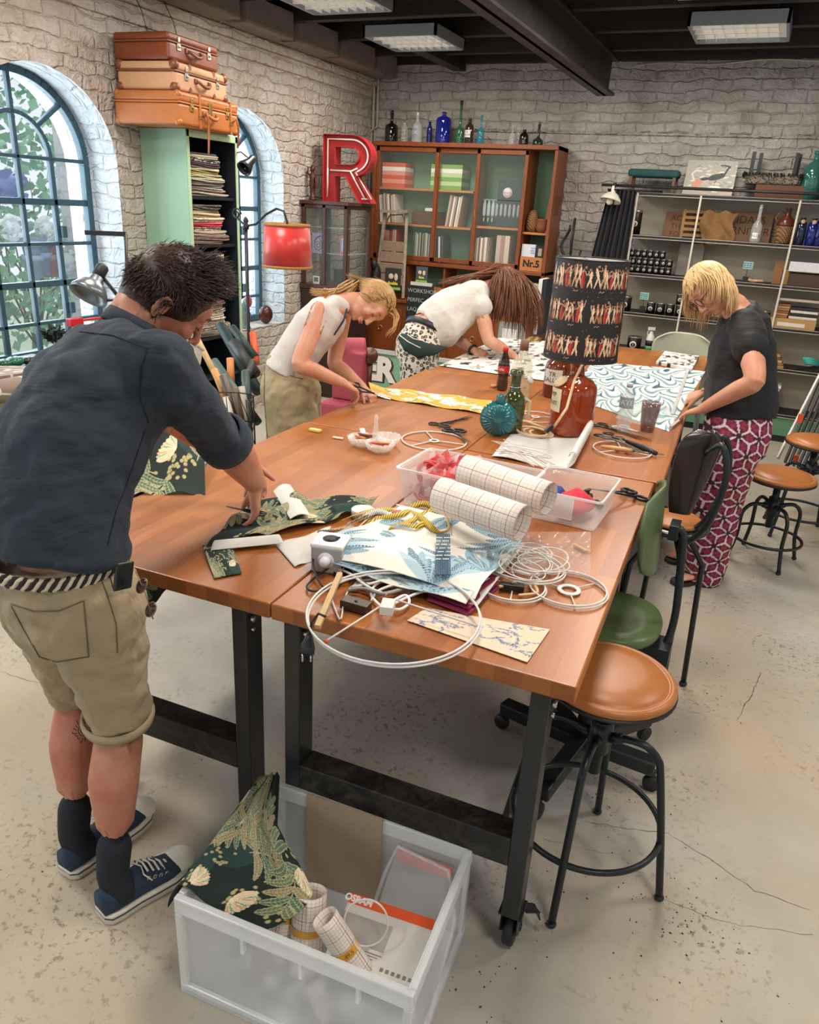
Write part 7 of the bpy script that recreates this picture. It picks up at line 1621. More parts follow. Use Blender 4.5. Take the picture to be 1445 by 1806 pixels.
for (x,y,dm,col,lb,nm,rz) in ((556,761,(.052,.022,.012),'#d9cf7c','small pale yellow eraser on the left table','eraser',.0),(596,774,(.045,.014,.008),'#ded2c4','short cream chalk piece left of the glass dish','chalk',.1),(640,761,(.085,.022,.003),'#e8e6e1','white card strip leaning by the glass dish','card_strip',-1.0)):
 m = MB();m.box((0,0,dm[2]/2),dm);o = m.build(nm,plain(col,.6),bevel=.003);o.location = PZ(x,y,TZ);o.rotation_euler = (0,0,rz);tag(o,lb,nm.replace('_',' '))
SCI = thing('scissors','dark open scissors on the middle table near the teal vase','scissors',PZ(800,743,TZ));scissors_mb(PZ(773,750,.857),PZ(832,734,.857),.06,.02,'#55504c','#241f1e',SCI,V3(0,0,1),.004)
SCI = thing('scissors','pinking shears with dark handles across the middle wire ring','scissors',PZ(812,770,TZ));scissors_mb(PZ(800,758,.862),PZ(829,782,.860),.08,.022,'#b5b2ae','#1c1a1b',SCI,V3(0,0,1),.005)
m = MB();m.lathe([(0,0),(.016,0),(.018,.012),(0,.012)],PZ(871,683,TZ),18);tag(base(m.build('bottle_cork',plain('#c99b70',.8))),'cork stopper lying on the middle table','cork')
# ---- bottles on the table
v0 = PZ(872,772,TZ);T = thing('teal_vase','round flat teal glass vase with pressed sunburst pattern','vase',V3(v0.x,v0.y+.03,TZ),.35)
m = MB();rv = .078
for s_ in (-1,1):
 rg = []
 for q in range(9):
  r_ = rv*q/8;rg.append([V3(r_*math.cos(a),s_*(.038*math.sqrt(max(0,1-(r_/rv)**2))+(.0028*math.cos(28*a) if .2 < q/8 < .93 else 0)),rv+r_*math.sin(a)) for a in [2*PI*i/112 for i in range(112)]])
 m.loft(rg,cap=False)
M_TEAL = glass('#0f6b72',.06,thin=True,alpha=.88);m.build('vase_body',M_TEAL,T)
m = MB();m.lathe([(.022,.148),(.016,.160),(.017,.172),(.012,.180),(0,.180)],(0,0,0),24);m.build('vase_neck',M_TEAL,T)
GB = PZ(897,765,TZ);GB = V3(GB.x,GB.y+.03,TZ)
T = bottle(GB,[(0,0),(.040,0),(.047,.008),(.05,.05),(.048,.06),(.051,.07),(.051,.13),(.046,.16),(.028,.182),(.023,.19),(.024,.20),(.021,.205),(.022,.25),(.029,.255),(.029,.272),(0,.274)],'#34421f','green swing top bottle behind the teal vase',None,alpha=.8,group='bottles in the middle of the table')
m = MB();m.tube([(.029,0,.262),(.05,.0,.25),(.055,0,.21),(.035,0,.20)],.0016,6);m.tube([(-.024,0,.26),(-.03,.0,.23),(-.026,0,.2)],.0016,6);m.torus((0,0,.203),.0245,.0016,n=24,m=6);m.build('wire_bail',M_CHROME,T)
m = MB();m.lathe([(0,.0),(.016,0),(.017,.012),(.012,.018),(0,.019)],(.055,0,.235),16,(.8,0,.5));m.build('ceramic_stopper',plain('#d8d4c8',.3),T)
m = MB();m.tube([(.046,0,.16),(.07,0,.15),(.072,0,.09),(.049,0,.07)],.008,8);m.build('handle',glass('#c9cfb4',.05,thin=True,alpha=.6),T)
CBt = PZ(915,705,TZ);bottle(V3(CBt.x,CBt.y,TZ),[(0,0),(.045,0),(.052,.01),(.052,.17),(.045,.2),(.03,.222),(.024,.23),(.024,.255),(0,.256)],'#c9cfae','tall pale green glass bottle with a brown cork stopper',('#7a5a42',.022,.05),alpha=.35,group='bottles in the middle of the table')
CK = PZ(885,688,TZ);bottle(V3(CK.x,CK.y,TZ),[(0,0),(.024,0),(.030,.012),(.031,.05),(.027,.07),(.030,.09),(.031,.135),(.026,.165),(.015,.2),(.012,.212),(0,.213)],'#2a1512','small cola bottle with red cap and red label',('#c22a2e',.014,.018),alpha=.78,lab=('#b5242a',.10,.135,PI,'Cola','#ece4de',-PI/2-.3),group='bottles in the middle of the table')
AM = PZ(977,700,TZ);bottle(V3(AM.x,AM.y+.02,TZ),[(0,0),(.062,0),(.068,.01),(.068,.15),(.06,.18),(.035,.20),(.03,.21),(.03,.23),(0,.23)],'#6e2f10','brown apothecary jar with white label behind the bottle lamp',None,alpha=.85,lab=('#e6e3dc',.07,.15,.75,'TR\nGALLICI','#2d2a28',-PI/2-.15),group='bottles in the middle of the table')
# ---- the bottle lamp
LB = PZ(1014,776,TZ);LB = V3(LB.x-.048,LB.y+.10,TZ)
T = thing('table_lamp','tall lamp made from an amber bottle under a dark figure print shade','lamp',LB)
m = MB();m.lathe([(0,0),(.082,0),(.094,.010),(.095,.03),(.095,.185),(.090,.215),(.07,.240),(.040,.252),(.030,.262),(.029,.30),(.036,.305),(.036,.315),(0,.316)],(0,0,0),56)
t = NT('amber_glass');t.set('#a23c12',.04,0,IOR=1.3,Alpha=.90);t.b.inputs['Transmission Weight'].default_value = .35;t.b.inputs['Specular IOR Level'].default_value = .9;t.b.inputs['Coat Weight'].default_value = .6;m.build('amber_bottle',t.m,T)
q = MB();N = 14;rr = .0965;a0 = -PI/2-.95;hw = .55
q.add([(rr*math.cos(a0+(i/N-.5)*2*hw),rr*math.sin(a0+(i/N-.5)*2*hw),z) for z in (.105,.205) for i in range(N+1)],[(i,i+1,N+2+i,N+1+i) for i in range(N)]);q.build('paper_label',plain('#e2d9bd',.6),T,solid=.001)
q = MB();ez = V3(math.cos(a0),math.sin(a0),0);ex = V3(-math.sin(a0),math.cos(a0),0)
text_mb('EMP',.030,ez*(rr+.002)+V3(0,0,.176),ex,(0,0,1),.0005,q);text_mb('ADUST.',.024,ez*(rr+.002)+V3(0,0,.140),ex,(0,0,1),.0005,q)
nv_ = []
for p in q.v: p = Vector(p);u = p.dot(ex);a_ = a0+u/rr;nv_.append((math.cos(a_)*(rr+.0016),math.sin(a_)*(rr+.0016),p.z))
q.v = nv_;q.build('lettering',plain('#2c2823',.6),T)
m = MB();m.lathe([(0,.0),(.034,0),(.032,.004),(0,.004)],V3(-.055,-.055,.232),22,(-.45,-.45,.8));m.build('round_seal',plain('#c9b48a',.6),T)
SZb,SZt,SRb,SRt = .335,.735,.155,.147
scv = cv_shade();m = MB();m.grid(lambda u,v: V3((SRb+(SRt-SRb)*v)*math.cos(2*PI*u),(SRb+(SRt-SRb)*v)*math.sin(2*PI*u),SZb+(SZt-SZb)*v),620,200)
m.build('lamp_shade',vcmat(.6,.1,500,name='shade_print'),T,canvas=type('F',(),{'at': staticmethod(lambda u,v: scv.at(u,1-v if v < 1 else 0))}),solid=.0015,fix=False)
m = MB()
for r_,z in ((SRb,SZb),(SRt,SZt)): m.torus((0,0,z),r_,.003,n=72,m=6)
m.build('shade_edge',plain('#16151a',.5),T);m = MB();m.lathe([(SRb-.004,SZb+.003),(SRt-.004,SZt-.003)],(0,0,0),64,cap=False);m.build('shade_lining',plain('#d9d6cf',.6),T)
m = MB();m.cyl((0,0,.316),(0,0,.40),.014,n=14);m.ell((0,0,.45),.035)
for a in (0,2.1,4.2): m.tube([(0,0,.72),(SRt*.98*math.cos(a),SRt*.98*math.sin(a),.733)],.002,5)
m.cyl((0,0,.48),(0,0,.722),.003,n=6);m.build('fitting',plain('#8f8a80',.4,.4),T)
A = T.location;pts = [A+V3(.03,-.05,.33),A+V3(.01,-.095,.25),PD(1000,720,3.0),PD(978,752,2.98),PZ(968,756,.875)]
m.tube(pts,.006,8);m.build('lamp_cord',plain('#cdb08c',.7),T,world=True);m = MB();pts = [PZ(966,757,.874),PZ(930,744,.86),PZ(905,740,.858)];m.tube(pts,.006,8);m.build('lamp_cord',plain('#cdb08c',.7),T,world=True)
m = MB();m.bar(PD(975,750,2.96),PD(962,762,2.96),.018,.016);m.build('cord_switch',plain('#2b1c18',.35),T,world=True,bevel=.003)
for k in range(3): m = MB();m.torus(PZ(955-8*k,765-2*k,.858+.007*k),.05+.008*k,.0055,(0.04,0,1),40,8);tag(base(m.build('cord_coil',plain('#cdb08c',.7))),'beige fabric cord coil before the bottle lamp, %s loop' % ['lowest','middle','upper'][k],'cord','cord coils by the lamp')
# ---- rolled white leather with wire frames on top
def wl(u,v):
 a,b,c_,d_ = P4((868,806),(1040,838),(1068,775),(900,768));p = a.lerp(b,u).lerp(d_.lerp(c_,u),v);e = max(0,u-.72)/.28;an = e*4.2;return V3(p.x,p.y,TZ+.004+.006*math.sin(u*9)+(.034*(1-math.cos(an)) if e > 0 else 0))-(V3(.06*e-.03*math.sin(an),0,0) if e > 0 else V3(0,0,0))
m = MB();m.grid(wl,60,30);tag(base(m.build('leather_roll',[plain('#d9d8d4',.45)],solid=.003,fix=False)),'white leather piece curled up at its right end','leather')
m = MB();g = np.random.default_rng(14)
for k in range(11): a,b = PZ(866+g.uniform(0,30),785+g.uniform(-12,18),.88),PZ(935+g.uniform(0,45),800+g.uniform(-12,30),.89);m.tube([a,a.lerp(b,.5)+V3(0,0,g.uniform(0,.02)),b],.0018,5)
tag(base(m.build('wire_frame',M_WIRE)),'bundle of white wire struts on the curled leather','wires',kind='stuff')
# ---- water bottle, tumbler, tools
WB = PZ(1098,762,TZ);bottle(WB,[(0,.0),(.026,0),(.031,.008),(.030,.03),(.032,.04),(.030,.05),(.032,.06),(.031,.12),(.028,.14),(.031,.15),(.029,.17),(.012,.20),(.011,.21),(0,.21)],'#dfe8ea','clear plastic water bottle with pale cap',('#b9c3c4',.014,.014),alpha=.3,group=None,lab=('#9aa8ae',.115,.165,1.2,'WATER','#e9eeef',-PI/2-.1))
TG = PZ(1141,760,TZ);T = thing('tumbler','faceted purple brown glass tumbler beside the water bottle','glass',TG);m = MB();rg = []
for r_,z in ((.0,0),(.030,0),(.033,.04),(.040,.10),(.0425,.135),(.0400,.135),(.037,.10),(.029,.01),(.0,.01)): rg.append([V3(r_*(1+(.025*math.cos(9*a) if .02 < z < .11 else 0))*math.cos(a),r_*(1+(.025*math.cos(9*a) if .02 < z < .11 else 0))*math.sin(a),z) for a in [2*PI*i/54 for i in range(54)]])
m.loft(rg,cap=False);m.build('tumbler_glass',glass('#6b3a42',.03,thin=True,alpha=.45),T)
SC3 = [(1052,748,1140,775,'#8f8c88','#1d1b1c','scissors with large dark loops, leftmost of the tool heap'),(1062,765,1150,790,'#c9cbcb','#2a2828','steel scissors crossing the tool heap'),(1092,752,1158,772,'#d8dadb','#b9bcbe','bright steel shears on top of the tool heap'),(1078,770,1132,798,'#a9a7a3','#6d6a66','small grey scissors low in the tool heap')]
for k,(x,y,x2,y2,b_,h_,lb) in enumerate(SC3): S_ = thing('scissors',lb,'scissors',PZ((x+x2)/2,(y+y2)/2,TZ),0,'scissors in the tool heap');scissors_mb(PZ(x,y,.858+.006*k),PZ(x2,y2,.858+.006*k),.07+.03*(k % 2),.018,b_,h_,S_,V3(0,0,1),.0035)
for (a,b,w,col,nm,lb) in (((1105,778),(1158,800),.022,'#17181a','stapler','black stapler like tool in the tool heap'),((1060,787),(1117,795),.018,'#c99d68','awl','awl with turned wooden handle under the wire ring')):
 m = MB();A_,B_ = PZ(*a,.868),PZ(*b,.868);m.tube([A_,A_.lerp(B_,.3),A_.lerp(B_,.7),B_],[w*.35,w*.5,w*.55,w*.4],12);tag(base(m.build(nm,plain(col,.45))),lb,'tool')
m = MB();m.cyl(PZ(1117,795,.866),PZ(1172,802,.862),.0022,n=6);tag(base(m.build('awl_spike',M_ZINC)),'thin dark steel shaft of the awl','tool')
for k in range(5):
 m = MB();m.torus((0,0,0),.055,.0028,n=40,m=6);o = m.build('brass_ring',M_BRASS);o.location = PZ(940,602,TZ+.004)+V3(.004*math.sin(k*2),.004*math.cos(k*3),.006*k);tag(o,'thin brass ring at the far table end, %s from the bottom of the stack' % ORDN[k],'ring','stack of brass rings')
# ================================================================ stools and chairs
M_LTH = leather('seat_leather','#a5632f','#b87640',30,.38);M_FRMK = plain('#22282b',.35,.2,var=.15)
def smoothp(P,k=5):
 o = []
 for i in range(len(P)-1):
  p0,p1,p2,p3 = P[max(0,i-1)],P[i],P[i+1],P[min(len(P)-1,i+2)]
  o += [.5*((2*p1)+(p2-p0)*t_+(2*p0-5*p1+4*p2-p3)*t_*t_+(3*p1-p0-3*p2+p3)*t_**3) for t_ in [j/k for j in range(k)]]
 return o+[P[-1]]
def stool(c,sz,label,seat=.172,foot=.235,a0=.2,hub=None):
 T = thing('stool',label,'stool',(c[0],c[1],0),0,'round leather stools');hub = hub or sz-.20
 m = MB();m.lathe([(0,0),(seat-.004,0),(seat+.002,.008),(seat,.018),(seat-.008,.025),(seat-.016,.024),(seat-.020,.020),(seat-.024,.024),(seat-.034,.034),(seat*.5,.041),(0,.043)],(0,0,sz-.034),56);m.build('seat',M_LTH,T)
 m = MB();m.lathe([(0,-.012),(seat-.012,-.012),(seat+.004,-.004),(seat+.004,.004),(0,.004)],(0,0,sz-.036),48);m.build('seat_rim',plain('#17181a',.5),T)
 m = MB();m.cyl((0,0,hub-.12),(0,0,sz-.04),.019,n=16);m.cyl((0,0,hub-.05),(0,0,hub+.05),.030,n=18);m.torus((0,0,hub+.05),.028,.004,n=20,m=6);m.build('screw_column',M_FRMK,T)
 for q in range(4):
  a = a0+q*PI/2;d = V3(math.cos(a),math.sin(a),0);m = MB();R_ = foot;P_ = [d*.025+V3(0,0,hub),d*.07+V3(0,0,hub+.012),d*.12+V3(0,0,hub+.012),d*.155+V3(0,0,hub-.015),d*.17+V3(0,0,hub-.06),d*(R_-.03)+V3(0,0,hub*.45),d*R_+V3(0,0,.012)]
  P_ = smoothp(P_);m.tube(P_,.0105,10);m.tube([d*.025+V3(0,0,hub),d*.062+V3(0,0,hub+.010)],.015,10);m.ell(d*R_+V3(0,0,.010),(.014,.014,.010),nu=12,nv=8);m.build('leg',M_FRMK,T)
 m = MB();zr = .19 if sz > .6 else .14;rr = .17+(foot-.17)*(1-zr/hub)*.9;m.torus((0,0,zr),rr,.0085,n=56,m=8);m.build('foot_ring',M_FRMK,T);return T
stool((-.175,1.755),.665,'tan leather screw stool at the near corner of the front table',a0=-.05,seat=.168)
stool((.25,4.41),.52,'tan leather stool on the open floor behind the woman in black',a0=.5,seat=.18,foot=.20)
stool((.43,4.98),.60,'tan leather stool cut by the right edge, farther back',a0=.9,seat=.17,foot=.22)
def extr(mb,fn,nu,nv,th):
 """a curved shell of thickness th from the surface fn(u, v)"""
 mb.grid(fn,nu,nv)
# green office chair: shell backrest, seat, five star base with castors
T = thing('office_chair','green shell swivel chair tucked under the right side of the near table','chair',(-.27,2.16,0));M_GRNS = plain('#55683f',.35,var=.08)
bc = PD(1153,930,2.18);bx = V3(-.135,2.33,0)
def shell(c,w,h,dx,lean,ez=(0,0,1),bend=.05,ex=(0,1,0),pw=.85):
 c,ex,ez = Vector(c),Vector(ex),Vector(ez);nrm = ex.cross(ez)
 def f(u,v):
  a = (u-.5)*2;b = (v-.5)*2;k = (1-abs(b)**3.2*.32);return c+ex*(a*w/2*k)+ez*(b*h/2*(1-abs(a)**3.5*.25))+nrm*(bend*(a*a)+lean*b)
 return f
m = MB();m.grid(shell((-.17,2.40,.83),.34,.29,0,-.01,bend=-.035),30,30);m.build('backrest',M_GRNS,T,world=True,solid=.012,fix=False)
m = MB();rg = [[V3(-.275+.175*s_*abs(math.cos(a))**.8*math.copysign(1,math.cos(a)),2.36+.18*s_*abs(math.sin(a))**.8*math.copysign(1,math.sin(a)),z) for a in [2*PI*i/44 for i in range(44)]] for s_,z in ((.80,.475),(.98,.48),(1.0,.495),(.96,.512),(.6,.505),(.05,.50))];m.loft(rg);m.build('seat',M_GRNS,T,world=True)
m = MB();m.tube(smoothp([V3(-.14,2.40,.84),V3(-.10,2.40,.83),V3(-.085,2.40,.72),V3(-.07,2.39,.55),V3(-.08,2.37,.44),V3(-.12,2.34,.42)]),.013,10);m.bb((-.18,2.31,.37),(-.06,2.41,.45));m.cyl((-.09,2.35,.33),(-.09,2.35,.38),.012,n=12);m.box((-.125,2.40,.835),(.03,.07,.05));m.build('back_support',M_FRMK,T,world=True,bevel=.002)
m = MB();m.cyl((-.27,2.16,.12),(-.27,2.16,.47),.024,n=16);m.build('gas_column',M_FRMK,T,world=True)
for q,tip in enumerate((PZ(1155,1350,.10),PZ(890,1235,.12),V3(-.05,2.50,.1),V3(-.47,2.42,.1),V3(-.33,1.88,.1))):
 m = MB();a = V3(-.27,2.16,.125);b = V3(tip.x,tip.y,.095);d = (b-a).normalized();b = a+d*min(.33,(b-a).length);m.bar(a,b,.055,.05);m.build('base_leg',M_FRMK,T,world=True,bevel=.006)
 m = MB();s_ = V3(d.y,-d.x,0);m.lathe([(0,-.012),(.026,-.012),(.028,-.008),(.028,.008),(.026,.012),(0,.012)],V3(b.x,b.y,.029),20,s_);m.cyl(V3(b.x,b.y,.03),V3(b.x,b.y,.08),.010,n=10);m.build('castor',M_RUBBER,T,world=True)
# dark wood plywood chair beside the woman in black
T = thing('plywood_chair','dark plywood chair with round leather seat pad before the woman in black','chair',(-.07,3.03,0));M_DPLY = plain('#2b2220',.25,var=.1)
cx_,cy_ = -.08,3.02
cb_ = PD(1222,832,2.62)
def bk(u,v): a = (u-.5)*2;b = v;w = .082*(.22+.78*math.sin(PI*(.06+.60*b))**.8)*math.sqrt(max(.08,1-max(0,(b-.8)/.2)**2.4));q = cb_+V3(-.02,0,(b-.5)*.30);return q+V3(.03*(1-a*a)+.03*b,-.02*(1-a*a),0)+V3(.80,.60,0)*(a*w)
m = MB();m.grid(bk,26,30);m.build('backrest',M_DPLY,T,world=True,solid=.010,fix=False)
for s_ in (-1,1): m = MB();q0 = cb_+V3(.03,.03*s_,.08);m.tube(smoothp([q0,q0+V3(.05,.03*s_,.04),q0+V3(.08,.04*s_,-.08),q0+V3(.05,.03*s_,-.25),q0+V3(-.02,.02*s_,-.34)]),.011,10);m.build('back_arm',M_FRMK,T,world=True)
sc_ = PD(1205,925,2.8);m = MB();m.lathe([(0,0),(.115,0),(.125,.01),(.115,.022),(0,.024)],sc_-V3(.03,0,.02),44);m.build('seat',M_DPLY,T,world=True);m = MB();m.lathe([(0,0),(.095,0),(.10,.008),(.09,.018),(0,.02)],sc_-V3(.03,0,-.005),40);m.build('seat_pad',M_LTH,T,world=True)
for q in range(4):
 a = .5+q*PI/2;d = V3(math.cos(a),math.sin(a),0);s0 = sc_-V3(.03,0,.03);m = MB();m.tube([s0+d*.02,s0+d*.08+V3(0,0,-.05),s0+d*.14+V3(0,0,-.14),V3(s0.x+d.x*.17,s0.y+d.y*.17,.012)],.011,10);m.ell(V3(s0.x+d.x*.17,s0.y+d.y*.17,.011),(.016,.016,.011));m.build('leg',M_FRMK,T,world=True)
# pale chair at the far end
T = thing('pale_chair','pale grey green shell chair at the far end of the tables','chair',(-.42,6.2,0));M_PALE = plain('#b5b8a3',.4);pc = PY(1205,612,6.1)
m = MB();m.grid(shell((pc.x,6.12,pc.z-.02),.44,.25,0,0,bend=.05,ex=(1,0,0),pw=1),30,20);m.build('backrest',M_PALE,T,world=True,solid=.012,fix=False);m = MB();m.bb((pc.x-.2,6.12,.44),(pc.x+.2,6.48,.455));m.build('seat',M_PALE,T,world=True,bevel=.006)
for sx in (-.18,.18):
 for sy in (6.13,6.46): m = MB();m.tube([(pc.x+sx,sy,.44),(pc.x+sx*1.15,sy,0.0)],.010,8);m.build('leg',M_ZINC,T,world=True)
 m = MB();m.tube([(pc.x+sx*.6,6.14,.45),(pc.x+sx*.6,6.12,.8)],.009,8);m.build('back_tube',M_ZINC,T,world=True)
# ================================================================ clear crate on the floor with its contents
ex = V3(-math.sin(1.5*PI+.062)*1,math.cos(1.5*PI+.062),0);ey = V3(-ex.y,ex.x,0);Lx,Ly,HB = .572,.42,.30;ORG = V3(-.655,1.165,.3)-ex*Lx/2-ey*Ly/2
O_ = V3(ORG.x,ORG.y,0);CP = lambda x,y,z: O_+ex*x+ey*y+V3(0,0,z)
T = thing('clear_crate','translucent plastic storage crate standing open on the floor','storage crate',CP(Lx/2,Ly/2,0))
t = NT('frosted_plastic');t.set('#f6f9f9',.2,0,Alpha=.30);t.b.inputs['Specular IOR Level'].default_value = .6;M_FRO = t.m;t = NT('frosted_plastic_rim');t.set('#f8fafa',.22,0,Alpha=.5);M_FRI = t.m
def cbox(m,a,b): p = [CP(x,y,z) for x in (a[0],b[0]) for y in (a[1],b[1]) for z in (a[2],b[2])];m.add(p,[(0,1,3,2),(4,6,7,5),(0,4,5,1),(2,3,7,6),(0,2,6,4),(1,5,7,3)])
w_ = .004
for a,b in (((.012,.012,.005),(Lx-.012,.012+w_,HB)),((.012,Ly-.012-w_,.005),(Lx-.012,Ly-.012,HB)),((.012,.012,.005),(.012+w_,Ly-.012,HB)),((Lx-.012-w_,.012,.005),(Lx-.012,Ly-.012,HB))): m = MB();cbox(m,a,b);m.build('side_wall',M_FRO,T,world=True)
m = MB();cbox(m,(.012,.012,.002),(Lx-.012,Ly-.012,.008));m.build('base',M_FRI,T,world=True)
for a,b in (((0,0,HB-.045),(Lx,.018,HB)),((0,Ly-.018,HB-.045),(Lx,Ly,HB)),((0,.018,HB-.045),(.018,Ly-.018,HB)),((Lx-.018,.018,HB-.045),(Lx,Ly-.018,HB)),((.0,0,.0),(Lx,.014,.03)),((Lx-.014,.014,0),(Lx,Ly,.03))): m = MB();cbox(m,a,b);m.build('rim',M_FRI,T,world=True,bevel=.004)
for x in (0,Lx-.02): m = MB();cbox(m,(x,0,.03),(x+.02,.02,HB-.045));m.build('corner_rib',M_FRI,T,world=True,bevel=.004)
for x in (.18,.33,.47): m = MB();cbox(m,(x*Lx/.6,0,HB-.085),(x*Lx/.6+.008,.012,HB-.04));m.build('corner_rib',M_FRI,T,world=True)
for y_ in (.012,Ly-.03): m = MB();cbox(m,(Lx-.012,y_,.005),(Lx-.002,y_+.018,HB-.04));m.build('corner_rib',M_FRI,T,world=True)
def ctag(m,nm,mat,lb,cat,**k): return tag(base(m.build(nm,mat,**k)),lb,cat)
m = MB();cbox(m,(.12,Ly-.024,.01),(.335,Ly-.019,.31));ctag(m,'cardboard',plain('#a8937a',.85),'brown cardboard sheet standing at the back of the crate','cardboard')
m = MB();q = [CP(.38,Ly-.03,.2),CP(.53,Ly-.03,.2),CP(.53,Ly-.03,.24),CP(.38,Ly-.03,.24)];m.add(q,[(0,1,2,3)]);tag(base(m.build('red_tape',plain('#d98076',.5),solid=.001,fix=False)),'faded red tape strip on the back wall of the crate','tape')
m = MB();ol = [CP(.39,Ly-.05,.27),CP(.53,Ly-.07,.27),CP(.57,Ly-.12,.18),CP(.57,.14,.03)];m.tube([CP(.36,.16,.03),CP(.37,Ly-.08,.20)]+ol,.005,8);m.add([CP(.37,.17,.03),CP(.38,Ly-.08,.2),CP(.39,Ly-.05,.27),CP(.53,Ly-.07,.27),CP(.57,Ly-.12,.18),CP(.57,.14,.03)],[tuple(range(6))]);ctag(m,'crate_lid',M_PLAS,'clear plastic lid slipped upright inside the crate','lid')
for A_,B_,r,bd,lb in ((PZ(492,1690,.07),PZ(510,1545,.26),.031,(.50,.018,'#d9a03c',''),'gridded roll with orange tape, leftmost in the crate'),(PZ(538,1712,.07),PZ(547,1572,.25),.040,(.52,.018,'#d9a03c',''),'thick gridded roll with orange tape in the middle of the crate'),(PZ(642,1722,.12),PZ(572,1618,.26),.031,(.42,.02,'#d9a03c','49,5'),'gridded roll leaning right, its orange tape marked 49,5'),(CP(.36,.06,.03),CP(.30,.09,.08),.02,None,'short gridded roll end low in the crate')):
 paper_roll(A_,B_,r,lb,bd,'gridded rolls in the crate')
# white bulb box with orange stripe
T = thing('bulb_box','white lamp carton with an orange stripe lettered OSRAM in the crate','box',CP(.43,.17,.02));MxB = Matrix.Rotation(math.atan2(ex.y,ex.x)-.0,4,'Z') @ Matrix.Rotation(.30,4,'X') @ Matrix.Rotation(-.1,4,'Y');cBX = CP(.425,.20,.14)
m = MB();m.box(cBX,(.22,.16,.055),M=MxB);m.build('carton',plain('#d6d2ca',.5),T,world=True,bevel=.002);bx_,by_,bz_ = [V3((MxB @ V3(*v).to_4d())[:3]) for v in ((1,0,0),(0,1,0),(0,0,1))]
m = MB();m.box(cBX+by_*.068+bz_*.0282,(.22,.024,.0006),M=MxB);m.build('orange_stripe',plain('#e8551c',.5),T,world=True);q = text_mb('OSRAM',.022,cBX+by_*.068+bz_*.0288-bx_*.085,bx_,by_,.0004,bold=.001);q.build('lettering',plain('#f6eee6',.5),T,world=True)
m = MB();m.box(cBX+by_*.005+bz_*.0282-bx_*.045,(.13,.06,.0005),M=MxB);m.build('grey_panel',plain('#aaa7a2',.6),T,world=True)
q = MB()
for k in range(5): q.box(cBX-by_*(.035+.006*k)+bz_*.0283-bx_*(.04+.003*k),(.12-.012*k,.0015,.0005),M=MxB)
for k in range(6): q.box(cBX-by_*.06+bz_*.0283+bx_*(.03+.014*k),(.008,.008,.0005),M=MxB)
q.build('small_print',plain('#7b7874',.6),T,world=True)
ringframe(CP(.395,.17,.23),.05,'small white wire ring standing in the crate',(.3,-.8,.5),0)
m = MB()
for k in range(5): m.tube([CP(.165+.006*k,.05,.06),CP(.155+.006*k,.10,.20),CP(.175+.005*k,.14,.235),CP(.20+.004*k,.13,.10)],.006,6)
ctag(m,'cord_bundle',plain('#b0a28c',.8),'bundle of beige cord at the left end of the crate','cord');m = MB();m.box(CP(.135,.06,.262),(.05,.045,.002),M=Matrix.Rotation(.9,4,'Z') @ Matrix.Rotation(.5,4,'X'));ctag(m,'price_card',plain('#e6e2da',.6),'small white card beside the fern cloth in the crate','card')
# fern cloth hanging over the crate corner
def fc(u,v):
 y = .028+(v*.93)*Ly;w_ = (.155+.10*math.sin(PI*min(1,v*1.5)))*(1-max(0,v-.35)*1.35)+.012
 if u < .22: e = 1-u/.22;return CP(-.006-.035*math.sin(e*1.4),y,.308-.085*e*(1-.75*v))
 e = (u-.22)/.78;return CP(-.006+w_*e,y,.308+.012*math.sin(v*9)*(e*(1-e))*3+.012*v*e-.085*e*e*(1-v)+.006*math.sin(e*12+v*5))
m = MB();m.grid(fc,230,230);o = m.build('fern_fabric',M_CLOTH,canvas=cv_fern(420,420,23,1.25),solid=.0015,fix=False);tag(base(o),'dark fern print cloth draped over the left corner of the crate','fabric')
# ================================================================ things on the shelves
M_TIN = plain('#1b1a1a',.4,.3);M_LABW = plain('#d9d3c4',.6)
def jar(x,z,r,h,label,group,y=SY0+.07,name='paint_tin',first={}):
 key = (r,h)
 if key not in first:
  T_ = thing(name,label,'tin',(x,y,z),0,group);m = MB();m.lathe([(0,0),(r,0),(r,h*.86),(r*.94,h*.88),(0,h*.88)],(0,0,0),22);m.build('can_body',M_TIN,T_);m = MB();m.lathe([(0,h*.88),(r*1.02,h*.88),(r*1.02,h),(r*.9,h),(r*.86,h*.97),(0,h*.97)],(0,0,0),22);m.build('lid',plain('#8e8a82',.3,.7),T_)
  m = MB();rl = r*.62;sd,u,f_ = V3(1,0,0),V3(0,0,1),V3(0,-1,0);c_ = V3(0,-r-.001,h*.44);m.loft([m.ring(c_,sd,u,rl*.8,rl*.8,20),m.ring(c_+f_*.001,sd,u,rl*.8,rl*.8,20)]);m.k = 1;m.loft([m.ring(c_+f_*.0012,sd,u,rl*.5,rl*.5,16),m.ring(c_+f_*.002,sd,u,rl*.5,rl*.5,16)]);m.k = 0;m.bb((c_.x-.002,c_.y-.003,c_.z-rl*.3),(c_.x+.002,c_.y-.002,c_.z+rl*.3));m.build('round_label',[M_LABW,M_TIN],T_);first[key] = T_;return T_
 return dup(first[key],None,(x,y,z),None,label,group)
ORD = ['first','second','third','fourth','fifth','sixth','seventh']
sx = lambda x,y,z=None: PY(x,y,SY0+.07).x
for r_,(y,z,n,rn) in enumerate(((470,SZ[2],7,'bottom'),(457,SZ[2]+.066,7,'middle'),(446,SZ[2]+.132,6,'top'))):
 for k in range(n): jar(sx(1116,y)+k*.052+.01*(r_ == 1),z+.001,.0245,.064,'%s small black tin from the left in the %s row of the pyramid' % (ORD[k],rn),'small black tins on the third shelf')
for k in range(4): jar(sx(1148,545)+k*.083,SZ[3]+.001,.038,.10,'%s wide black jar from the left on the fourth shelf' % ORD[k],'wide black jars on the fourth shelf')
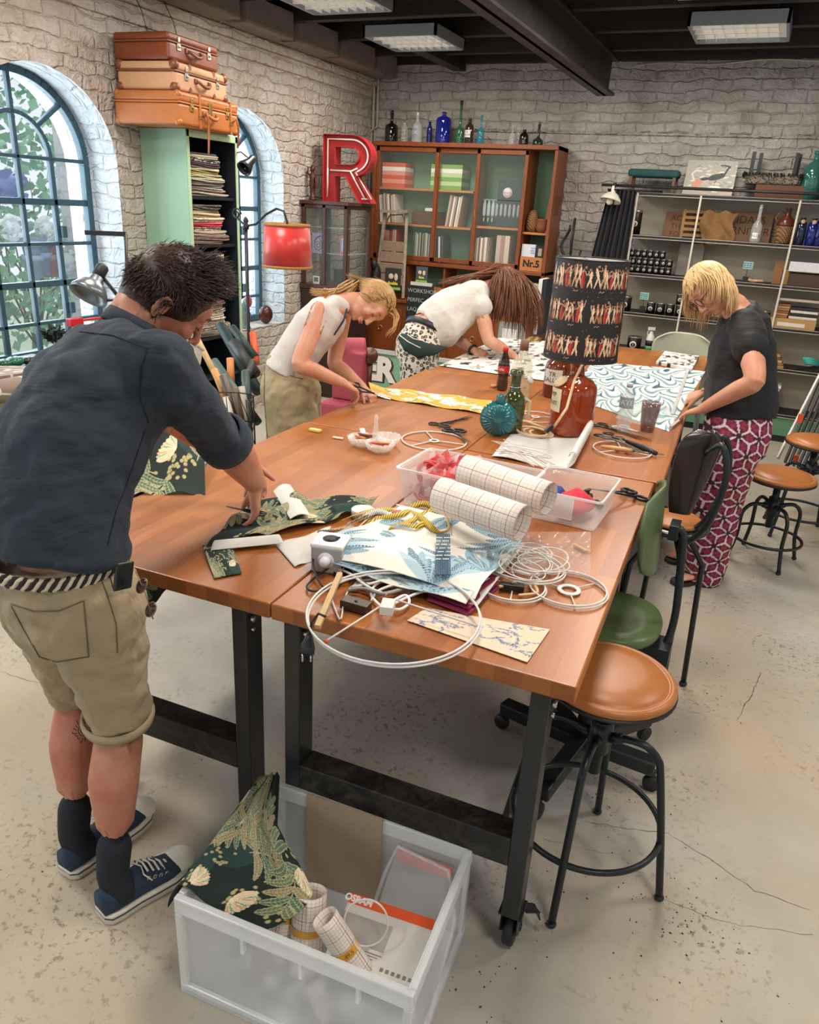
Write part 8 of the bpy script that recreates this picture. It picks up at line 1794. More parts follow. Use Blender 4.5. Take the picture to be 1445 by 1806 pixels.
jar(sx(1200,530),SZ[3]+.103,.034,.09,'black jar standing on top of the fourth shelf jars',None);jar(sx(1118,610),SZ[4]+.001,.062,.12,'large black paint can on the fifth shelf',None);jar(sx(1103,540),SZ[3]+.001,.05,.13,'tall dark can at the left end of the fourth shelf',None);jar(sx(1121,400),SZ[1]+.001,.045,.20,'tall black tin with round label beside the curtain',None);jar(sx(1349,560),SZ[3]+.001,.04,.12,'black jar right behind the shoulder of the woman in black',None)
T = thing('spray_bottle','white trigger spray bottle with a black and green label on the fifth shelf','spray bottle',(sx(1147,600),SY0+.08,SZ[4]+.001));m = MB();m.lathe([(0,0),(.036,0),(.038,.01),(.038,.11),(.03,.14),(.015,.165),(.014,.18),(0,.18)],(0,0,0),24);m.build('bottle_body',plain('#dcd9d2',.35),T);m = MB();m.lathe([(.0385,.05),(.039,.05),(.039,.10),(.0385,.10)],(0,0,0),24,cap=False);m.build('label_band',plain('#1a1a1a',.5),T)
m = MB();m.lathe([(.0387,.008),(.0392,.008),(.0392,.045),(.0387,.045)],(0,0,0),24,cap=False);m.build('green_label',plain('#2f8a4c',.5),T);m = MB();m.bar((-.035,0,.2),(.03,0,.205),.022,.03);m.tube([(-.02,0,.19),(-.035,0,.165),(-.03,0,.14)],.005,6);m.build('trigger_head',plain('#e9e6e0',.3),T,bevel=.003)
def sbox(x0,x1,z0_,h,col,name,label,cat,d=.2,dy=.03,mats=None,fn=None,rot=None,bev=.003):
 m = MB();m.bb((x0,SY0+dy,z0_),(x1,SY0+dy+d,z0_+h));mt = [plain(col,.6,var=.15)]
 if fn: mt.append(fn(m,x0,x1,z0_,h,SY0+dy))
 o = tag(base(m.build(name,mt,bevel=bev if not fn else 0)),label,cat)
 if rot: o.rotation_euler = rot
 return o
z1 = SZ[1]+.001
def board_txt(lines,sz,dx=0,col='#2b1c12'):
 def f(m,x0,x1,z0_,h,y):
  for k,tx in enumerate(lines): text_mb(tx,sz,((x0+x1)/2+dx,y-.0008,z0_+h-(k+.75)*sz*1.05),(1,0,0),(0,0,1),.0004,m,1,bold=-.001)
  return plain(col,.8)
 return f
xa = lambda px: PY(px,400,SY0+.2).x
sbox(xa(1172),xa(1240),z1,.20,'#7b563b','cardboard_sign','brown card hand lettered ACT THE FOR at the left of the second shelf','sign',.01,.20,fn=board_txt(['ACT','THE','FOR'],.062,-.05))
sbox(xa(1285),xa(1362),z1,.235,'#7f5b3e','cardboard_sign','larger brown card hand lettered FRIDAYS FURNITURE on the second shelf','sign',.01,.22,fn=board_txt(['IDAYS','URNITURE'],.085,.0))
m = MB();x0 = xa(1203);x1 = xa(1262);yy = SY0+.13
for a,b in (((x0,yy,z1),(x0+.025,yy+.02,z1+.23)),((x1-.025,yy,z1),(x1,yy+.02,z1+.23))): m.bb(a,b)
for k in range(5): m.bb((x0,yy+.001,z1+.01+.047*k),(x1,yy+.018,z1+.034+.047*k))
tag(base(m.build('slatted_crate_side',plain('#94703f',.6,var=.25),bevel=.002)),'pale slatted wooden crate side on the second shelf','crate')
def sack(u,v): return V3(xa(1240)+(xa(1298)-xa(1240))*u+.02*math.sin(v*7),SY0+.02+.06*v+.018*math.sin(u*9+v*5),z1-.03+.25*v+.012*math.sin(u*13)-.04*(1-v)*(u < .2))
m = MB();m.grid(sack,40,40);tag(base(m.build('burlap_sack',plain('#7f5c38',.95,var=.2,bump=.8,bscale=220),solid=.006,fix=False)),'brown burlap sack hanging over the second shelf edge','sack')
bottle((PY(1332,420,SY0+.06).x,SY0+.06,z1),[(0,0),(.038,0),(.042,.01),(.042,.11),(.036,.14),(.016,.17),(.013,.23),(.015,.26),(0,.262)],'#cfd6d3','clear swing top bottle with diagonal white lettering on the second shelf',('#d8d5cc',.013,.03),alpha=.35,group=None,lab=('#e9ebe8',.03,.075,.55,'SALDI','#5a6a68',-PI/2-.1))
T = thing('wicker_bottle','round wicker covered demijohn with a handle on the second shelf','bottle',(PY(1380,425,SY0+.1).x,SY0+.1,z1));m = MB();m.lathe([(0,0),(.055,0),(.062,.02),(.068,.13),(.066,.14)],(0,0,0),28);m.build('wicker_base',M_WICK,T);m = MB();m.lathe([(.066,.135),(.069,.15),(.055,.19),(.022,.22),(.018,.26),(.022,.262),(.022,.275),(0,.275)],(0,0,0),28);m.build('upper_bottle',plain('#5a2a1a',.25),T);m = MB();m.tube([(-.06,0,.15),(-.085,0,.2),(-.06,0,.24),(-.02,0,.235)],.007,8);m.build('handle',M_WICK,T)
for k,(px,c_,r_,h) in enumerate(((1408,'#1b2740',.036,.21),(1428,'#13236e',.04,.21),(1443,'#101c66',.044,.24),(1456,'#1a2f8c',.04,.2))):
 T_ = bottle((PY(px,430,SY0+.08).x,SY0+.08,z1),[(0,0),(r_-.004,0),(r_,.006),(r_,h*.78),(r_*.8,h*.84),(.016,h*.88),(.015,h*.95),(.022,h*.955),(.022,h),(0,h)],c_,['dark slate blue','cobalt blue','tallest cobalt blue','bright blue'][k]+' pharmacy bottle near the right end of the second shelf',None,alpha=.88,group='blue bottles on the second shelf');m = MB();m.lathe([(0,0),(.017,0),(.017,.002),(0,.002)],(0,-r_*.9,h*.86),16,(0,-1,.5));m.build('round_tag',plain('#c9a27c',.6),T_)
z2,z3,z4 = SZ[2]+.001,SZ[3]+.001,SZ[4]+.001
sbox(xa(1205),xa(1250),z2,.27,'#a39a90','grey_board','pale grey board leaning on the third shelf behind the tins','board',.008,.22,rot=(0,.0,0))
def pricecard(px,py,y,label):
 p = PY(px,py,y);T_ = thing('price_card',label,'card',(p.x,y,p.z-.09));m = MB();m.bb((-.038,-.001,.06),(.038,.001,.12)); 
 for k in range(3):
  for j in range(3): m.bb((-.033+.022*j,-.0018,.070+.016*k),(-.016+.022*j,-.001,.076+.016*k),mi=1)
 m.build('card',[plain('#8fb8b4',.6),plain('#3f5a58',.7)],T_);m = MB();m.bb((-.002,-.001,0),(.002,.001,.06));m.bb((-.022,-.015,-.035),(.022,.02,.0));m.build('card_holder',M_SBLK,T_)
pricecard(1320,468,SY0+.05,'small pale blue price card on a holder on the third shelf');pricecard(1137,522,SY0+.05,'small pale blue price card on a holder on the fourth shelf')
for k,(px,rr_) in enumerate(((1326,.3),(1334,-.1),(1341,.1))): m = MB();m.ell((0,0,0),(.035,.014,.013),nu=14,nv=8);o = m.build('wooden_shape',plain('#c99d84',.5));p = PY(px,492,SY0+.05);o.location = (p.x,SY0+.05+.02*k,z2+.014);o.rotation_euler = (0,rr_ if k == 0 else 0,rr_);tag(o,['upper','left','right'][k]+' pale pink wooden shape beside the price card','wood shape','pink wooden shapes')
sbox(xa(1383),xa(1402),z2,.19,'#8a6038','punched_strip','brown punched card strip upright beside the shelf post','card',.01,.1);sbox(xa(1398),xa(1412),z2,.12,'#a87b48','wooden_block','tan wooden block behind the shelf post','block',.05,.1);sbox(xa(1412),xa(1480),z2,.10,'#4c382b','wooden_case','dark brown wooden case on the third shelf at the right','box',.15,.04);sbox(xa(1408),xa(1480),z2+.115,.075,'#dcdadb','white_carton','long white carton on the dark brown case','box',.16,.02)
sbox(xa(1372),xa(1480),z3,.075,'#b98f58','labelled_wooden_box','pale wooden box with a paper label on the fourth shelf','box',.2,.02,fn=lambda m,x0,x1,z0_,h,y: (m.bb((x0+.16,y-.001,z0_+.015),(x0+.37,y,z0_+.045),mi=1),plain('#ded6c6',.6))[1])
for k in range(6): sbox(xa(1402)+.003*k,xa(1425)+.002*k,z3+.076+.019*k,.017,['#9a6e3f','#b98b56','#8a5c34'][k % 3],'wooden_tray',['lowest','second','third','fourth','fifth','topmost'][k]+' small wooden tray in the stack on the pale box','tray',.12,.06)
for k in range(4): sbox(xa(1428)+.003*k,xa(1480),z3+.076+.024*k,.021,['#d9cfc0','#2a2826'][k % 2],'flat_case',['lowest','second','third','topmost'][k]+' flat case in the black and cream stack at the right edge','case',.12,.05)
sbox(xa(1400),xa(1480),z3+.215,.02,'#bfae9a','pale_ledge','pale wooden plank bridging the stacks on the fourth shelf','plank',.14,.04)
for k in range(5): sbox(xa(1372)+.012*k,xa(1440)-.01*k,z4+.022*k,.02,['#b48a55','#96693c','#c29d68','#6d5134','#a98252'][k],'flat_board',['lowest','second','third','fourth','topmost'][k]+' flat wooden board on the fifth shelf','board',.18,.02)
sbox(xa(1380),xa(1418),z4+.112,.07,'#1f2a30','dark_toolbox','dark toolbox behind the flat wooden boards','box',.1,.16)
T = thing('pliers','teal handled pliers heaped at the right end of the fifth shelf','tools',PY(1438,610,SY0+.05));T.location.z = z4+.06
for k in range(4): m = MB();m.tube([(-.07+.01*k,-.02,.04-.012*k),(-.02,-.03,.05-.012*k),(.06,-.02,.03-.01*k)],[.012,.013,.008],8);m.build('handle',plain('#3fa89c',.4),T)
m = MB()
for k in range(8): m.bar((-.11+.02*k,.0,-.055+.006*k),(.05+.01*k,.04,-.04+.006*k),.014,.008)
m.build('steel_jaws',M_IRON,T)
for k in range(9): sbox(xa(1382)+.006*(k*7 % 5),xa(1445)-.008*(k*3 % 4),SZ[5]+.001+.0265*k,.024,['#dcdcde','#c9cbd2','#e9e6e0'][k % 3],'paper_ream','%s white paper ream on the lowest shelf, counted from the bottom' % (['lowest','second','third','fourth','fifth','sixth','seventh','eighth','topmost'][k]),'paper',.2,.02)
sbox(xa(1362),xa(1373),SZ[5]+.001,.27,'#c9a999','pink_carton','pinkish carton at the left of the paper reams','box',.15,.02)
# on the very top: bench stool, bird painting, wooden box, upturned fringed stool, big bottle
z0 = SZ[0]+.001;T = thing('footstool','small bench with dark teal velvet top on the shelves','stool',(PY(1156,300,SY0+.15).x,SY0+.15,z0));m = MB();m.bb((-.21,-.1,.12),(.21,.1,.185));m.build('cushion',plain('#1d4a45',.8,var=.4,nscale=9),T,bevel=.025,segs=4)
for sx_ in (-.18,.18):
 for sy_ in (-.08,.08): m = MB();m.bb((sx_-.012,sy_-.012,0),(sx_+.012,sy_+.012,.125));m.build('leg',plain('#6d4f3f',.6),T)
def cvb():
 c = Canvas(240,200,'#a8a49a');g = np.random.default_rng(3)
 for k in range(60): c.leaf(g.uniform(0,240),g.uniform(0,200),26,4,g.uniform(-.6,.6),['#cfcbc2','#d9a878','#8a8a86','#e0d9c8'][k % 4])
 c.ell(150,105,42,17,.35,'#23282c');c.line([(185,118),(195,150),(205,165),(180,172)],9,'#23282c');c.leaf(178,172,22,4,3.1,'#1a1d20');c.leaf(120,95,50,10,3.3,'#1c2023');c.line([(150,90),(145,50)],3,'#23282c')
 c.ell(62,62,30,20,.9,'#c9876d');c.ell(150,40,34,14,0,'#e9e2d4');c.line([(45,85),(30,120),(50,140),(75,135)],8,'#dcd4c6');return c
pp = [PY(1205,329,SY0+.10),PY(1294,330,SY0+.10),PY(1302,272,SY0+.18),PY(1214,271,SY0+.18)];pp[0].z = pp[1].z = z0+.002;pp[0].y = pp[1].y = SY0+.1;pp[2].x = pp[1].x;pp[3].x = pp[0].x;pp[2].z = pp[3].z = z0+.27
sheet('bird_painting',pp,cvb(),'square canvas painting of dark and pale wading birds on the shelves','painting',nu=140,nv=120,mat=M_PAPER,solid=.02,worldz=True)
sbox(xa(1320),xa(1412),z0,.10,'#643c24','wooden_chest','reddish brown wooden chest on top of the shelves','box',.2,.05)
T = thing('upturned_stool','fringed tapestry stool upside down on the wooden chest','stool',(PY(1366,300,SY0+.15).x,SY0+.15,z0+.101));m = MB();m.bb((-.2,-.11,0),(.2,.11,.07));t = NT('tapestry');n_ = t.noise(t.co('Object',(1,1,2)),30,3,.6,3);t.set(t.ramp(n_,[(.4,'#2a2a26'),(.5,'#8c8672'),(.6,'#b5735c'),(.7,'#3a4438')],'CONSTANT'),.9);m.build('cushion',t.m,T,bevel=.02,segs=3)
m = MB();g = np.random.default_rng(1)
for k in range(260): a = g.uniform(0,4);x,y = (-.2+.4*(a % 1),-.115) if a < 1 else ((.2,-.11+.22*(a % 1)) if a < 2 else ((-.2+.4*(a % 1),.115) if a < 3 else (-.2,-.11+.22*(a % 1))));m.tube([(x,y,.07),(x*1.03,y*1.05,.085),(x*1.1+g.normal()*.006,y*1.15+g.normal()*.006,.065+g.normal()*.012)],.0025,4)
fr_ = m.build('fringe',plain('#1c1a19',.9),T);fr_['kind'] = 'stuff'
for x,y in ((-.17,-.06),(-.12,.06),(.15,-.04),(.17,.07)): m = MB();m.bb((x-.014,y-.014,.07),(x+.014,y+.014,.24));m.build('leg',plain('#16181c',.4),T)
bottle((PY(1437,300,SY0+.12).x,SY0+.12,z0),[(0,0),(.07,0),(.08,.01),(.08,.20),(.065,.25),(.025,.29),(.02,.33),(.028,.335),(.028,.36),(0,.36)],'#2f6e62','big green ribbed bottle on top of the shelves at the right edge',None,alpha=.8,group=None)
# black folded frames leaning at the right, in front of the shelves
T = thing('folding_rack','black folding rack leaning at the right edge before the shelves','rack',(.62,5.6,0))
for k in range(8): a = PD(1385+k*7.5,815+k*3,4.9);b = PD(1445+k*9,668+k*3,5.0);m = MB();m.bar(a,b,.014,.03);m.build('slat',M_SBLK,T,world=True)
m = MB();m.bar(PD(1372,808,4.85),PD(1450,655,4.9),.012,.03);m.build('rail',plain('#d0ccc4',.4),T,world=True)
for q_ in ((1404,810),(1412,738)): m = MB();m.box(PD(*q_,4.8),(.03,.02,.055));m.build('orange_clamp',plain('#d9532c',.5),T,world=True)
# ================================================================ corner by the windows, behind the man
# sill clutter and chair with hexagon upholstery at the left edge
T = thing('upholstered_chair','armchair with taupe hexagon pattern padding and green frame at the left edge','armchair',(-3.35,2.35,0));t = NT('hexagon_cloth');vo = t.n('ShaderNodeTexVoronoi',feature='DISTANCE_TO_EDGE');vo.inputs['Scale'].default_value = 9;vo.inputs['Randomness'].default_value = .35;t.l(t.co(),vo.inputs[0]);t.set(t.mix('#d8cfc4','#8a766b',t.ramp(vo.outputs['Distance'],[(.03,'#000000'),(.05,'#ffffff')])),.8)
q0,q1 = PD(-60,690,3.4),PD(62,668,3.6);m = MB();m.tube([q0+V3(0,0,-.03),q1+V3(0,0,-.03)],.055,16);m.ell(q1+V3(0,0,-.03),.055);a_ = [PD(-60,672,3.45),PD(60,655,3.6),PD(95,645,4.2),PD(-40,645,4.2)];m.loft([[p-V3(0,0,.04) for p in a_],[p for p in a_]],smooth=False);m.build('arm_pad',t.m,T,world=True);m = MB();c_ = (q0+q1)/2;m.bar(V3(q0.x,q0.y,.35),V3(q1.x,q1.y,.35),.5,.68,(0,0,1));m.build('frame',plain('#7a9460',.5),T,world=True,bevel=.01)
def deskl(): 
 T_ = thing('desk_lamp','grey metal clamp desk lamp by the left window','lamp',(-3.6,2.9,.75));hd = PD(160,512,3.45);ax = IV(-.3,-.85,.25);m = MB();m.lathe([(.016,.075),(.03,.07),(.034,.045),(.058,.03),(.082,-.01),(.085,-.03),(.082,-.03),(.078,-.01),(.05,.02),(.02,.04)],hd,36,-ax,cap=False);m.build('lamp_head',plain('#7d8589',.3,.6),T_,world=True,solid=.002);m = MB();m.lathe([(0,.14),(.022,.135),(.028,.125),(.028,.075),(0,.075)],hd,20,-ax);m.build('socket_cap',plain('#25292b',.5),T_,world=True)
 e1,e2 = hd-ax*.09,PD(225,545,3.5);m = MB()
 for o_ in (0,.012): m.tube([e1+V3(0,0,o_),e2+V3(0,0,o_)],.005,6)
 m.tube([PD(222,412,3.5),PD(226,560,3.5)],.008,8);m.bar(PD(150,410,3.5),PD(222,413,3.5),.012,.02);m.tube([PD(185,530,3.45),PD(226,528,3.5)],.006,6);m.tube([PD(226,555,3.5),V3(-3.6,2.9,.75)],.010,8);m.build('arm',M_SBLK,T_,world=True)
deskl()
m = MB()
m.bb((-4.15,2.95,WSILL),(-3.7,3.4,WSILL+.05));tag(base(m.build('sill_tray',plain('#2c2624',.5),bevel=.005)),'dark tray on the window sill at the left edge','tray')
for k,(px,py,c_,sz,lb,ct) in enumerate(((25,632,'#1f6b4a',.045,'dark green glass heap on the sill tray','glassware'),(8,636,'#17503c',.04,'second dark green glass piece on the sill tray','glassware'),(50,634,'#22262a',.035,'black knob shaped piece on the sill tray','object'))): p = PX(px,py,-3.9);m = MB();m.ell((p.x,p.y,WSILL+.05+sz*.7),(sz,sz*1.3,sz*.7));m.torus((p.x,p.y,WSILL+.05+sz*1.1),sz*.6,.008);tag(base(m.build('glass_piece',plain(c_,.2))),lb,ct)
p = PX(132,568,-3.95);m = MB();m.box(p,(.05,.10,.05));m.box(p+V3(0,.14,.005),(.03,.16,.014));tag(base(m.build('red_clamp',plain('#c2242c',.4),bevel=.005)),'red plastic clamp on the sill beside the shoulder of the man','clamp')
m = MB();g = np.random.default_rng(6)
for k in range(120): p = PX(96+g.uniform(-14,16),592+g.uniform(-12,8),-3.85);a = V3(*g.normal(size=3)).normalized();b_ = a.orthogonal().normalized();m.add([p,p+a*.02+b_*.012,p+a*.045,p+a*.02-b_*.012],[(0,1,2,3)])
tag(base(m.build('sill_plant',plain('#1e2f28',.6),fix=False)),'small dark leafy plant on the sill behind the man','plant')
# rolls of material in a wire basket and leaning in the cupboard
T = thing('wire_basket','black wire basket full of material rolls left of the woman in olive jeans','basket',V3(*PD(410,740,3.75).xy,0));bt,bb_ = PD(408,705,3.72),PD(424,780,3.72);w0 = _r;m = MB();n = 12
top = [bt+_r*.11*math.cos(a)+_f*.11*math.sin(a)+V3(0,0,.02) for a in [2*PI*i/n for i in range(n)]];bot = [V3(bb_.x,bb_.y,.18)+_r*.08*math.cos(a)+_f*.08*math.sin(a) for a in [2*PI*i/n for i in range(n)]]
for i in range(n):
 m.tube([top[i],bot[i]],.0025,5)
 for k in range(5): m.tube([top[i].lerp(bot[i],k/5),top[(i+1) % n].lerp(bot[(i+1) % n],(k+1)/5)],.002,5)
for k in range(6): m.tube([top[i].lerp(bot[i],k/5) for i in range(n)],.003,5,True)
m.build('wire_mesh',M_SBLK,T,world=True)
def roll(a,b,r,col,label,Da,Db,end='#cfc9bf',grp='rolls of material by the cupboard',var=.2):
 A,B_ = PD(*a,Da),PD(*b,Db);A = A+V3(0,0,0);m = MB();m.cyl(A,B_,r,n=22);sd,u,d_ = frame(B_-A);m.k = 1;m.loft([m.ring(A-d_*.001,sd,u,r*.97,r*.97,22),m.ring(A,sd,u,r*.97,r*.97,22)]);m.k = 2;m.loft([m.ring(A-d_*.002,sd,u,r*.3,r*.3,14),m.ring(A-d_*.001,sd,u,r*.3,r*.3,14)]);tag(base(m.build('material_roll',[plain(col,.5,var=var,nscale=25),plain(end,.7),plain('#5a524a',.8)])),label,'roll',grp)
for a,b,r,c_,lb,da,db in (((378,637),(455,745),.022,'#3d5552','grey green roll sticking up highest from the basket',4.0,3.8),((393,662),(430,770),.020,'#5b4c44','brown roll with white end in the basket',3.75,3.75),((378,652),(425,770),.018,'#c28a4a','tan cardboard tube in the basket',3.8,3.75),((366,679),(410,765),.018,'#4a4340','dark roll at the left side of the basket',3.72,3.72),((413,684),(432,772),.016,'#5d4a32','olive brown roll in the middle of the basket',3.7,3.72),((426,682),(440,770),.017,'#b5ada0','pale grey roll at the right side of the basket',3.72,3.74),((398,700),(420,775),.015,'#d8d2c6','cream roll low in the basket',3.69,3.71),((438,705),(442,775),.014,'#3e3a36','thin dark roll near the jeans of the woman',3.72,3.74),
 ((390,575),(455,690),.030,'#142c2d','teal patterned roll leaning from the cupboard',4.5,4.2),((410,578),(450,630),.024,'#17302d','second teal roll behind the first',4.6,4.5),((412,605),(450,660),.034,'#2a2e2f','thick charcoal roll leaning toward the lamp pole',4.3,4.2),((406,632),(409,690),.020,'#c67a3a','orange brown tube upright in the cupboard',4.2,4.2),((446,588),(452,640),.022,'#d2592f','orange tube upright by the window sill',4.6,4.5),((433,656),(437,720),.022,'#2e4542','dark green roll with white end near the jeans',4.1,4.0),((447,637),(430,680),.018,'#3b3735','short dark roll under the orange tube',4.15,4.1),((349,600),(400,700),.016,'#b8945c','long tan plank tube leaning across the cupboard',3.9,3.9)): roll(a,b,r,c_,lb,da,db)
p = PD(330,615,3.6);m = MB();rg = [[p+_r*w*cx+V3(0,0,z)+_f*w*.8*cy for cx,cy in ((-1,-1),(1,-1),(1,1),(-1,1))] for w,z in ((.05,-.07),(.062,.0),(.070,.0),(.070,.012))];m.loft(rg,smooth=False);tag(base(m.build('plastic_planter',plain('#d6d0c4',.45),bevel=.003)),'cream plastic trough in front of the face of the man','trough')
p = PD(325,645,3.6);m = MB();m.cyl(p-_r*.08,p+_r*.06,.025,n=20);tag(base(m.build('white_roll',plain('#d9d5cb',.5))),'white roll under the cream trough','roll')
# far window sill: brick ledge and figurine, dark red pot
m = MB();m.lathe([(0,0),(.05,0),(.03,.03),(.04,.07),(.05,.12),(.03,.16),(.045,.19),(.02,.24),(0,.25)],(-4.0,5.42,WSILL+.001),14);o = m.build('silver_figurine',plain('#8f9ea0',.25,.6,var=.6,nscale=40,bump=.8,bscale=50));tag(base(o),'shiny grey and red figurine on the far window sill','figurine');m = MB();m.ell((-3.98,5.44,WSILL+.22),(.03,.04,.05));tag(base(m.build('red_comb',plain('#b5483c',.4))),'red crest behind the shiny figurine','ornament')
m = MB();m.ell((-4.02,5.75,WSILL+.081),(.06,.07,.08));tag(base(m.build('red_pot',plain('#4e1f1c',.25))),'dark red glazed pot beyond the far window sill','pot')
T = thing('clip_lamp','small black spot lamp clipped to the right side of the green cupboard','lamp',(-3.56,4.80,1.9));hd = PD(437,290,4.72);m = MB();m.lathe([(.014,.075),(.022,.06),(.026,.02),(.046,-.03),(.048,-.045),(.044,-.045),(.03,-.01)],hd,26,-IV(-.45,-.8,.4),cap=False);m.build('lamp_head',plain('#2e3133',.3,.4),T,world=True,solid=.002);m = MB();m.tube([hd+V3(0,0,.04),PD(425,268,4.75),V3(-3.566,4.791,2.02)],.004,6);m.build('arm',M_SBLK,T,world=True)
# ================================================================ behind the women
T = thing('pink_armchair','pink upholstered armchair with carved wooden scroll behind the woman in white tank top','armchair',V3(*PD(625,650,5.3).xy,0));pm = plain('#b04a58',.75,var=.25,nscale=5,bump=.3);m = MB();c_ = PD(622,640,5.3);m.tube([c_+_r*-.13+V3(0,0,.10),c_+_r*.09+V3(0,0,.10)],.075,20);m.box(c_+V3(0,0,-.08),(.24,.16,.34));o_,_ = remesh(m,'arm_padding',pm,T,.01,8)
m = MB();p = PD(652,628,5.24);m.lathe([(0,0),(.055,0),(.06,.012),(.05,.03),(.02,.035),(.018,.045),(0,.047)],p,24,-_f);m.tube([p+V3(0,0,-.03),p+V3(-.01,0,-.2),p+V3(-.04,0,-.45)],.03,10,flat=.6);m.build('scroll_wood',plain('#5d2f20',.4),T,world=True);m = MB();m.box(V3(c_.x,c_.y,.23),(.3,.4,.45));m.build('seat_base',pm,T,world=True,bevel=.03,segs=3)
pA,pB = PD(590,712,5.75),PD(745,640,5.7);T = thing('lettered_sign','green framed sign board lettered with ER behind the pink armchair','sign',V3(-2.9,6.35,0));ys = 6.35;x0,x1 = -3.35,-2.45;zt = PY(670,617,ys).z;m = MB();m.bb((x0,ys,.12),(x1,ys+.02,zt-.02));m.build('sign_panel',plain('#7fae92',.5),T,world=True);m = MB()
for a,b in (((x0-.02,ys-.02,zt-.03),(x1+.02,ys+.04,zt)),((x0-.02,ys-.02,.08),(x1+.02,ys+.04,.12)),((x1,ys-.02,.1),(x1+.02,ys+.04,zt))): m.bb(a,b)
m.build('sign_frame',plain('#c9cdc8',.4,.3),T,world=True);pe = PY(667,652,ys);q = text_mb('ER',.30,(pe.x+.012,ys-.004,pe.z-.008),(1,0,0),(0,0,1),.0,None,0,bold=.022);q.build('letter_shadow',plain('#4a1f1c',.5),T,world=True);q = text_mb('ER',.30,(pe.x,ys-.008,pe.z),(1,0,0),(0,0,1),.0,bold=.016);q.build('lettering',plain('#e9e3d6',.5),T,world=True);pe = PY(672,690,ys);q = text_mb('ou',.22,(pe.x,ys-.006,pe.z),(1,0,0),(0,0,1),.0,bold=.008,shear=.3);q.build('lettering',plain('#e0ddcf',.5),T,world=True)
# white washed step ladder, magazines, chalkboard, small drawers, picture box on the counter
CZ = .891;T = thing('step_ladder','rustic whitewashed wooden step ladder on the counter before the cabinet','ladder',(-3.38,6.98,CZ));M_RUS = plain('#8f8272',.8,var=.6,nscale=40,bump=.5,bscale=60);yl = 6.95
lt,lb_,rt_,rb_ = PY(680,375,yl+.12),PY(662,505,yl-.02),PY(718,375,yl+.12),PY(712,505,yl-.02)
for a,b in ((lt,lb_),(rt_,rb_)): m = MB();m.bar(a,V3(b.x,b.y,CZ+.01),.03,.022);m.build('side_rail',M_RUS,T,world=True,bevel=.003)
m = MB();m.tube([lt+V3(.01,0,-.09),lt+V3(.05,0,-.02),rt_+V3(-.05,0,-.02),rt_+V3(-.01,0,-.09)],.008,6);m.bar(lt+V3(-.03,0,.01),rt_+V3(.03,0,.01),.12,.025);m.build('top_board',M_RUS,T,world=True)
for k in range(4): a,b = lt.lerp(lb_,.45+.15*k),rt_.lerp(rb_,.45+.15*k);m = MB();m.bb((a.x+.01,a.y-.01,a.z-.035),(b.x-.01,b.y+.01,b.z+.035));m.build('board_step',plain('#8a7460',.85,var=.4,nscale=30),T,world=True,bevel=.002)
def cover(px,w,h,bg,lines,label,y=6.93,z=None):
 p = PY(*px,y);T_ = thing('magazine',label,'magazine',(p.x,y,CZ+.001));T_.location.z = p.z-h/2 if z is None else z;m = MB();m.bb((-w/2,0,0),(w/2,.008,h));m.build('cover',plain(bg,.4),T_);m = MB();m.ell((-.02,-.002,h*.62),(w*.16,.002,h*.13),nu=14,nv=8);m.ell((w*.2,-.002,h*.60),(w*.12,.002,h*.17),nu=14,nv=8);m.build('cover_picture',plain('#d8c0a8',.5),T_);m = MB();m.bb((-w/2,-.001,.0),(w/2,0,h*.12));m.build('green_band',plain('#8fc04c',.5),T_);q = text_mb(lines,h*.20,(0,-.003,h*.30),(1,0,0),(0,0,1),.0004,bold=.002);q.build('lettering',plain('#e3d84a',.5),T_)
cover((693,492),.17,.20,'#3a3834','double','dark magazine cover lettered in yellow, left of the chalkboard');cover((744,484),.12,.14,'#4a4f58','flexa','smaller magazine cover with yellow lettering above the chalkboard')
p = PY(740,530,6.8);T = thing('chalkboard','small chalkboard with handwritten WORKSHOP PERFEC LAQ before the cabinet','chalkboard',(p.x,6.8,.62));eb = MB()
for sx_ in (-.1,.1): eb.bar((sx_,.02,-.62),(sx_,.01,.0),.02,.015)
eb.bar((0,.25,-.62),(0,.02,.3),.02,.015);eb.build('easel',M_CAB,T);m = MB();m.bb((-.135,0,-.1),(.135,.012,.44));m.build('slate',plain('#1e2022',.8),T);m = MB();m.bb((-.10,-.004,.43),(.12,.018,.46));m.build('clip_bar',plain('#c8c4bc',.4),T);q = MB()
for k,tx in enumerate(('WORKSHOP','PERFEC','LAQ')): text_mb(tx,.052,(-.125,-.002,.38-.085*k),(1,0,0),(0,0,1),.0004,q,0,'LEFT',-.0008)
q.build('handwriting',plain('#c9cccc',.8),T)
for k,px in enumerate((765,782,800)): p = PY(px,487,7.25);sb = MB();sb.bb((p.x-.05,7.22,.891+.0),(p.x+.05,7.4,1.0));sb.k = 1;sb.box((p.x,7.215,.95),(.03,.01,.012));tag(base(sb.build('small_drawer',[M_CABL,M_BRASS])),'%s small wooden card drawer in the cubby row' % ['left','middle','right'][k],'drawer box','small drawers in the cubby row')
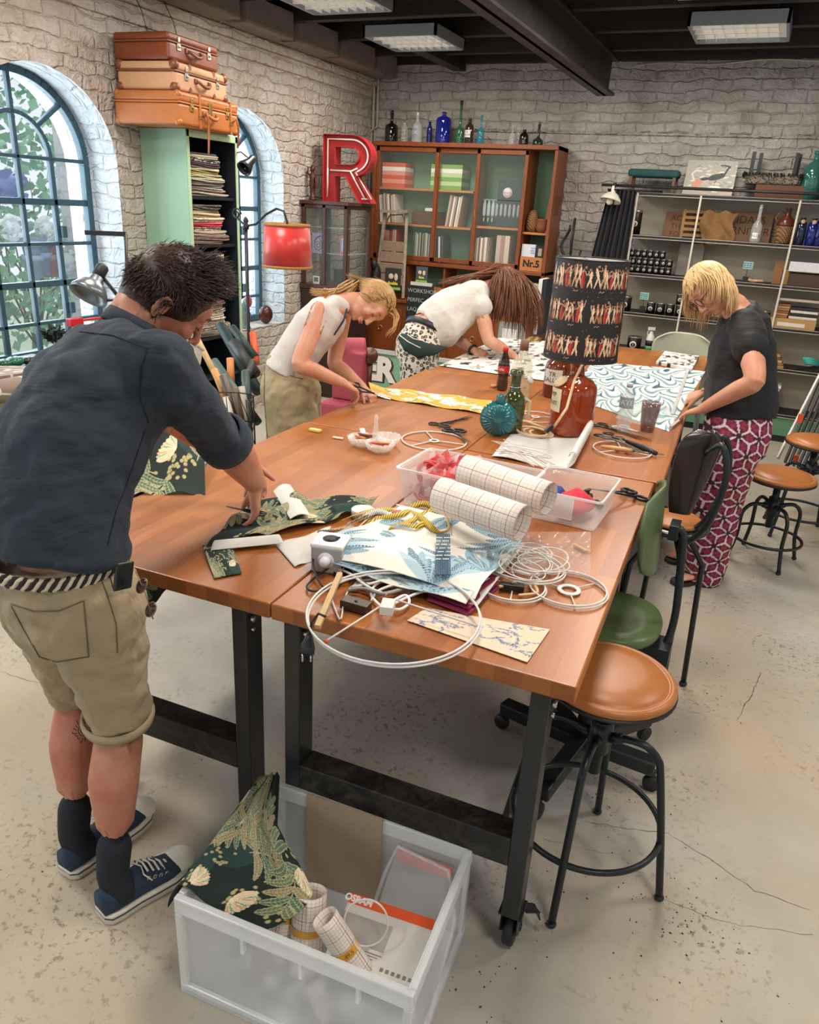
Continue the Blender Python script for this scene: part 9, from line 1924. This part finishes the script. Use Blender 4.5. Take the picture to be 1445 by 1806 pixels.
m = MB();p = PY(905,570,6.75);x_,y_ = p.x,6.75;m.bb((x_-.16,y_,.55),(x_+.16,y_+.4,.86));m.k = 1;m.bb((x_-.13,y_-.004,.62),(x_+.13,y_,.82));m.k = 2;m.bb((x_-.09,y_-.006,.66),(x_+.05,y_-.004,.76));tag(base(m.build('glass_cabinet',[M_CAB,plain('#9a9c94',.2),plain('#e0ded6',.5)])),'low glass fronted wooden cabinet under the auburn hair of the woman','cabinet')
for k,(px,c_,w) in enumerate(((948,'#e6e4de',.03),(955,'#22262c',.035))): p = PY(px,550,6.0);m = MB();m.bb((p.x-w/2,6.0,TZ),(p.x+w/2,6.2,TZ+.42));tag(base(m.build('binder',plain(c_,.5),bevel=.002)),['white','dark blue'][k]+' tall binder standing left of the figure print lampshade','binder')
m = MB();p = PY(663,480,6.9);m.ell((p.x,6.9,1.10),(.05,.06,.11));m.ell((p.x+.01,6.83,1.2),(.035,.03,.045));m.k = 1;m.ell((p.x-.01,6.84,1.19),(.012,.006,.03));m.k = 0;m.lathe([(0,0),(.06,0),(.06,.02),(.03,.1),(0,.1)],(p.x,6.9,CZ),16);tag(base(m.build('black_bird_figure',[plain('#1d1c1e',.5),plain('#d9d9d4',.4)])),'black figure with a white patch standing beside the glass case','figurine')
T = thing('iron_stand','black twisted iron stand against the back wall right of the cabinet','stand',PY(1012,470,7.3));T.location.z = 0;m = MB();a = PY(1012,385,7.35);m.tube([(a.x-.05+.03*math.sin(t_*.9),7.35+.02*math.cos(t_*.9),1.25+t_*.045) for t_ in range(10)],.012,6);m.tube([(a.x+.02,7.35,1.25),(a.x+.01,7.35,1.5),(a.x+.015,7.35,1.72)],.012,6);m.tube([(a.x+.02,7.35,1.35),(a.x+.09,7.33,1.36),(a.x+.11,7.33,1.45)],.010,6);m.tube([(a.x+.02,7.35,0),(a.x,7.35,1.3)],.015,8);m.box((a.x,7.35,1.22),(.18,.12,.10));m.lathe([(0,0),(.15,0),(.14,.02),(0,.02)],(a.x+.02,7.35,0),24);m.build('stem',M_SBLK,T,world=True)
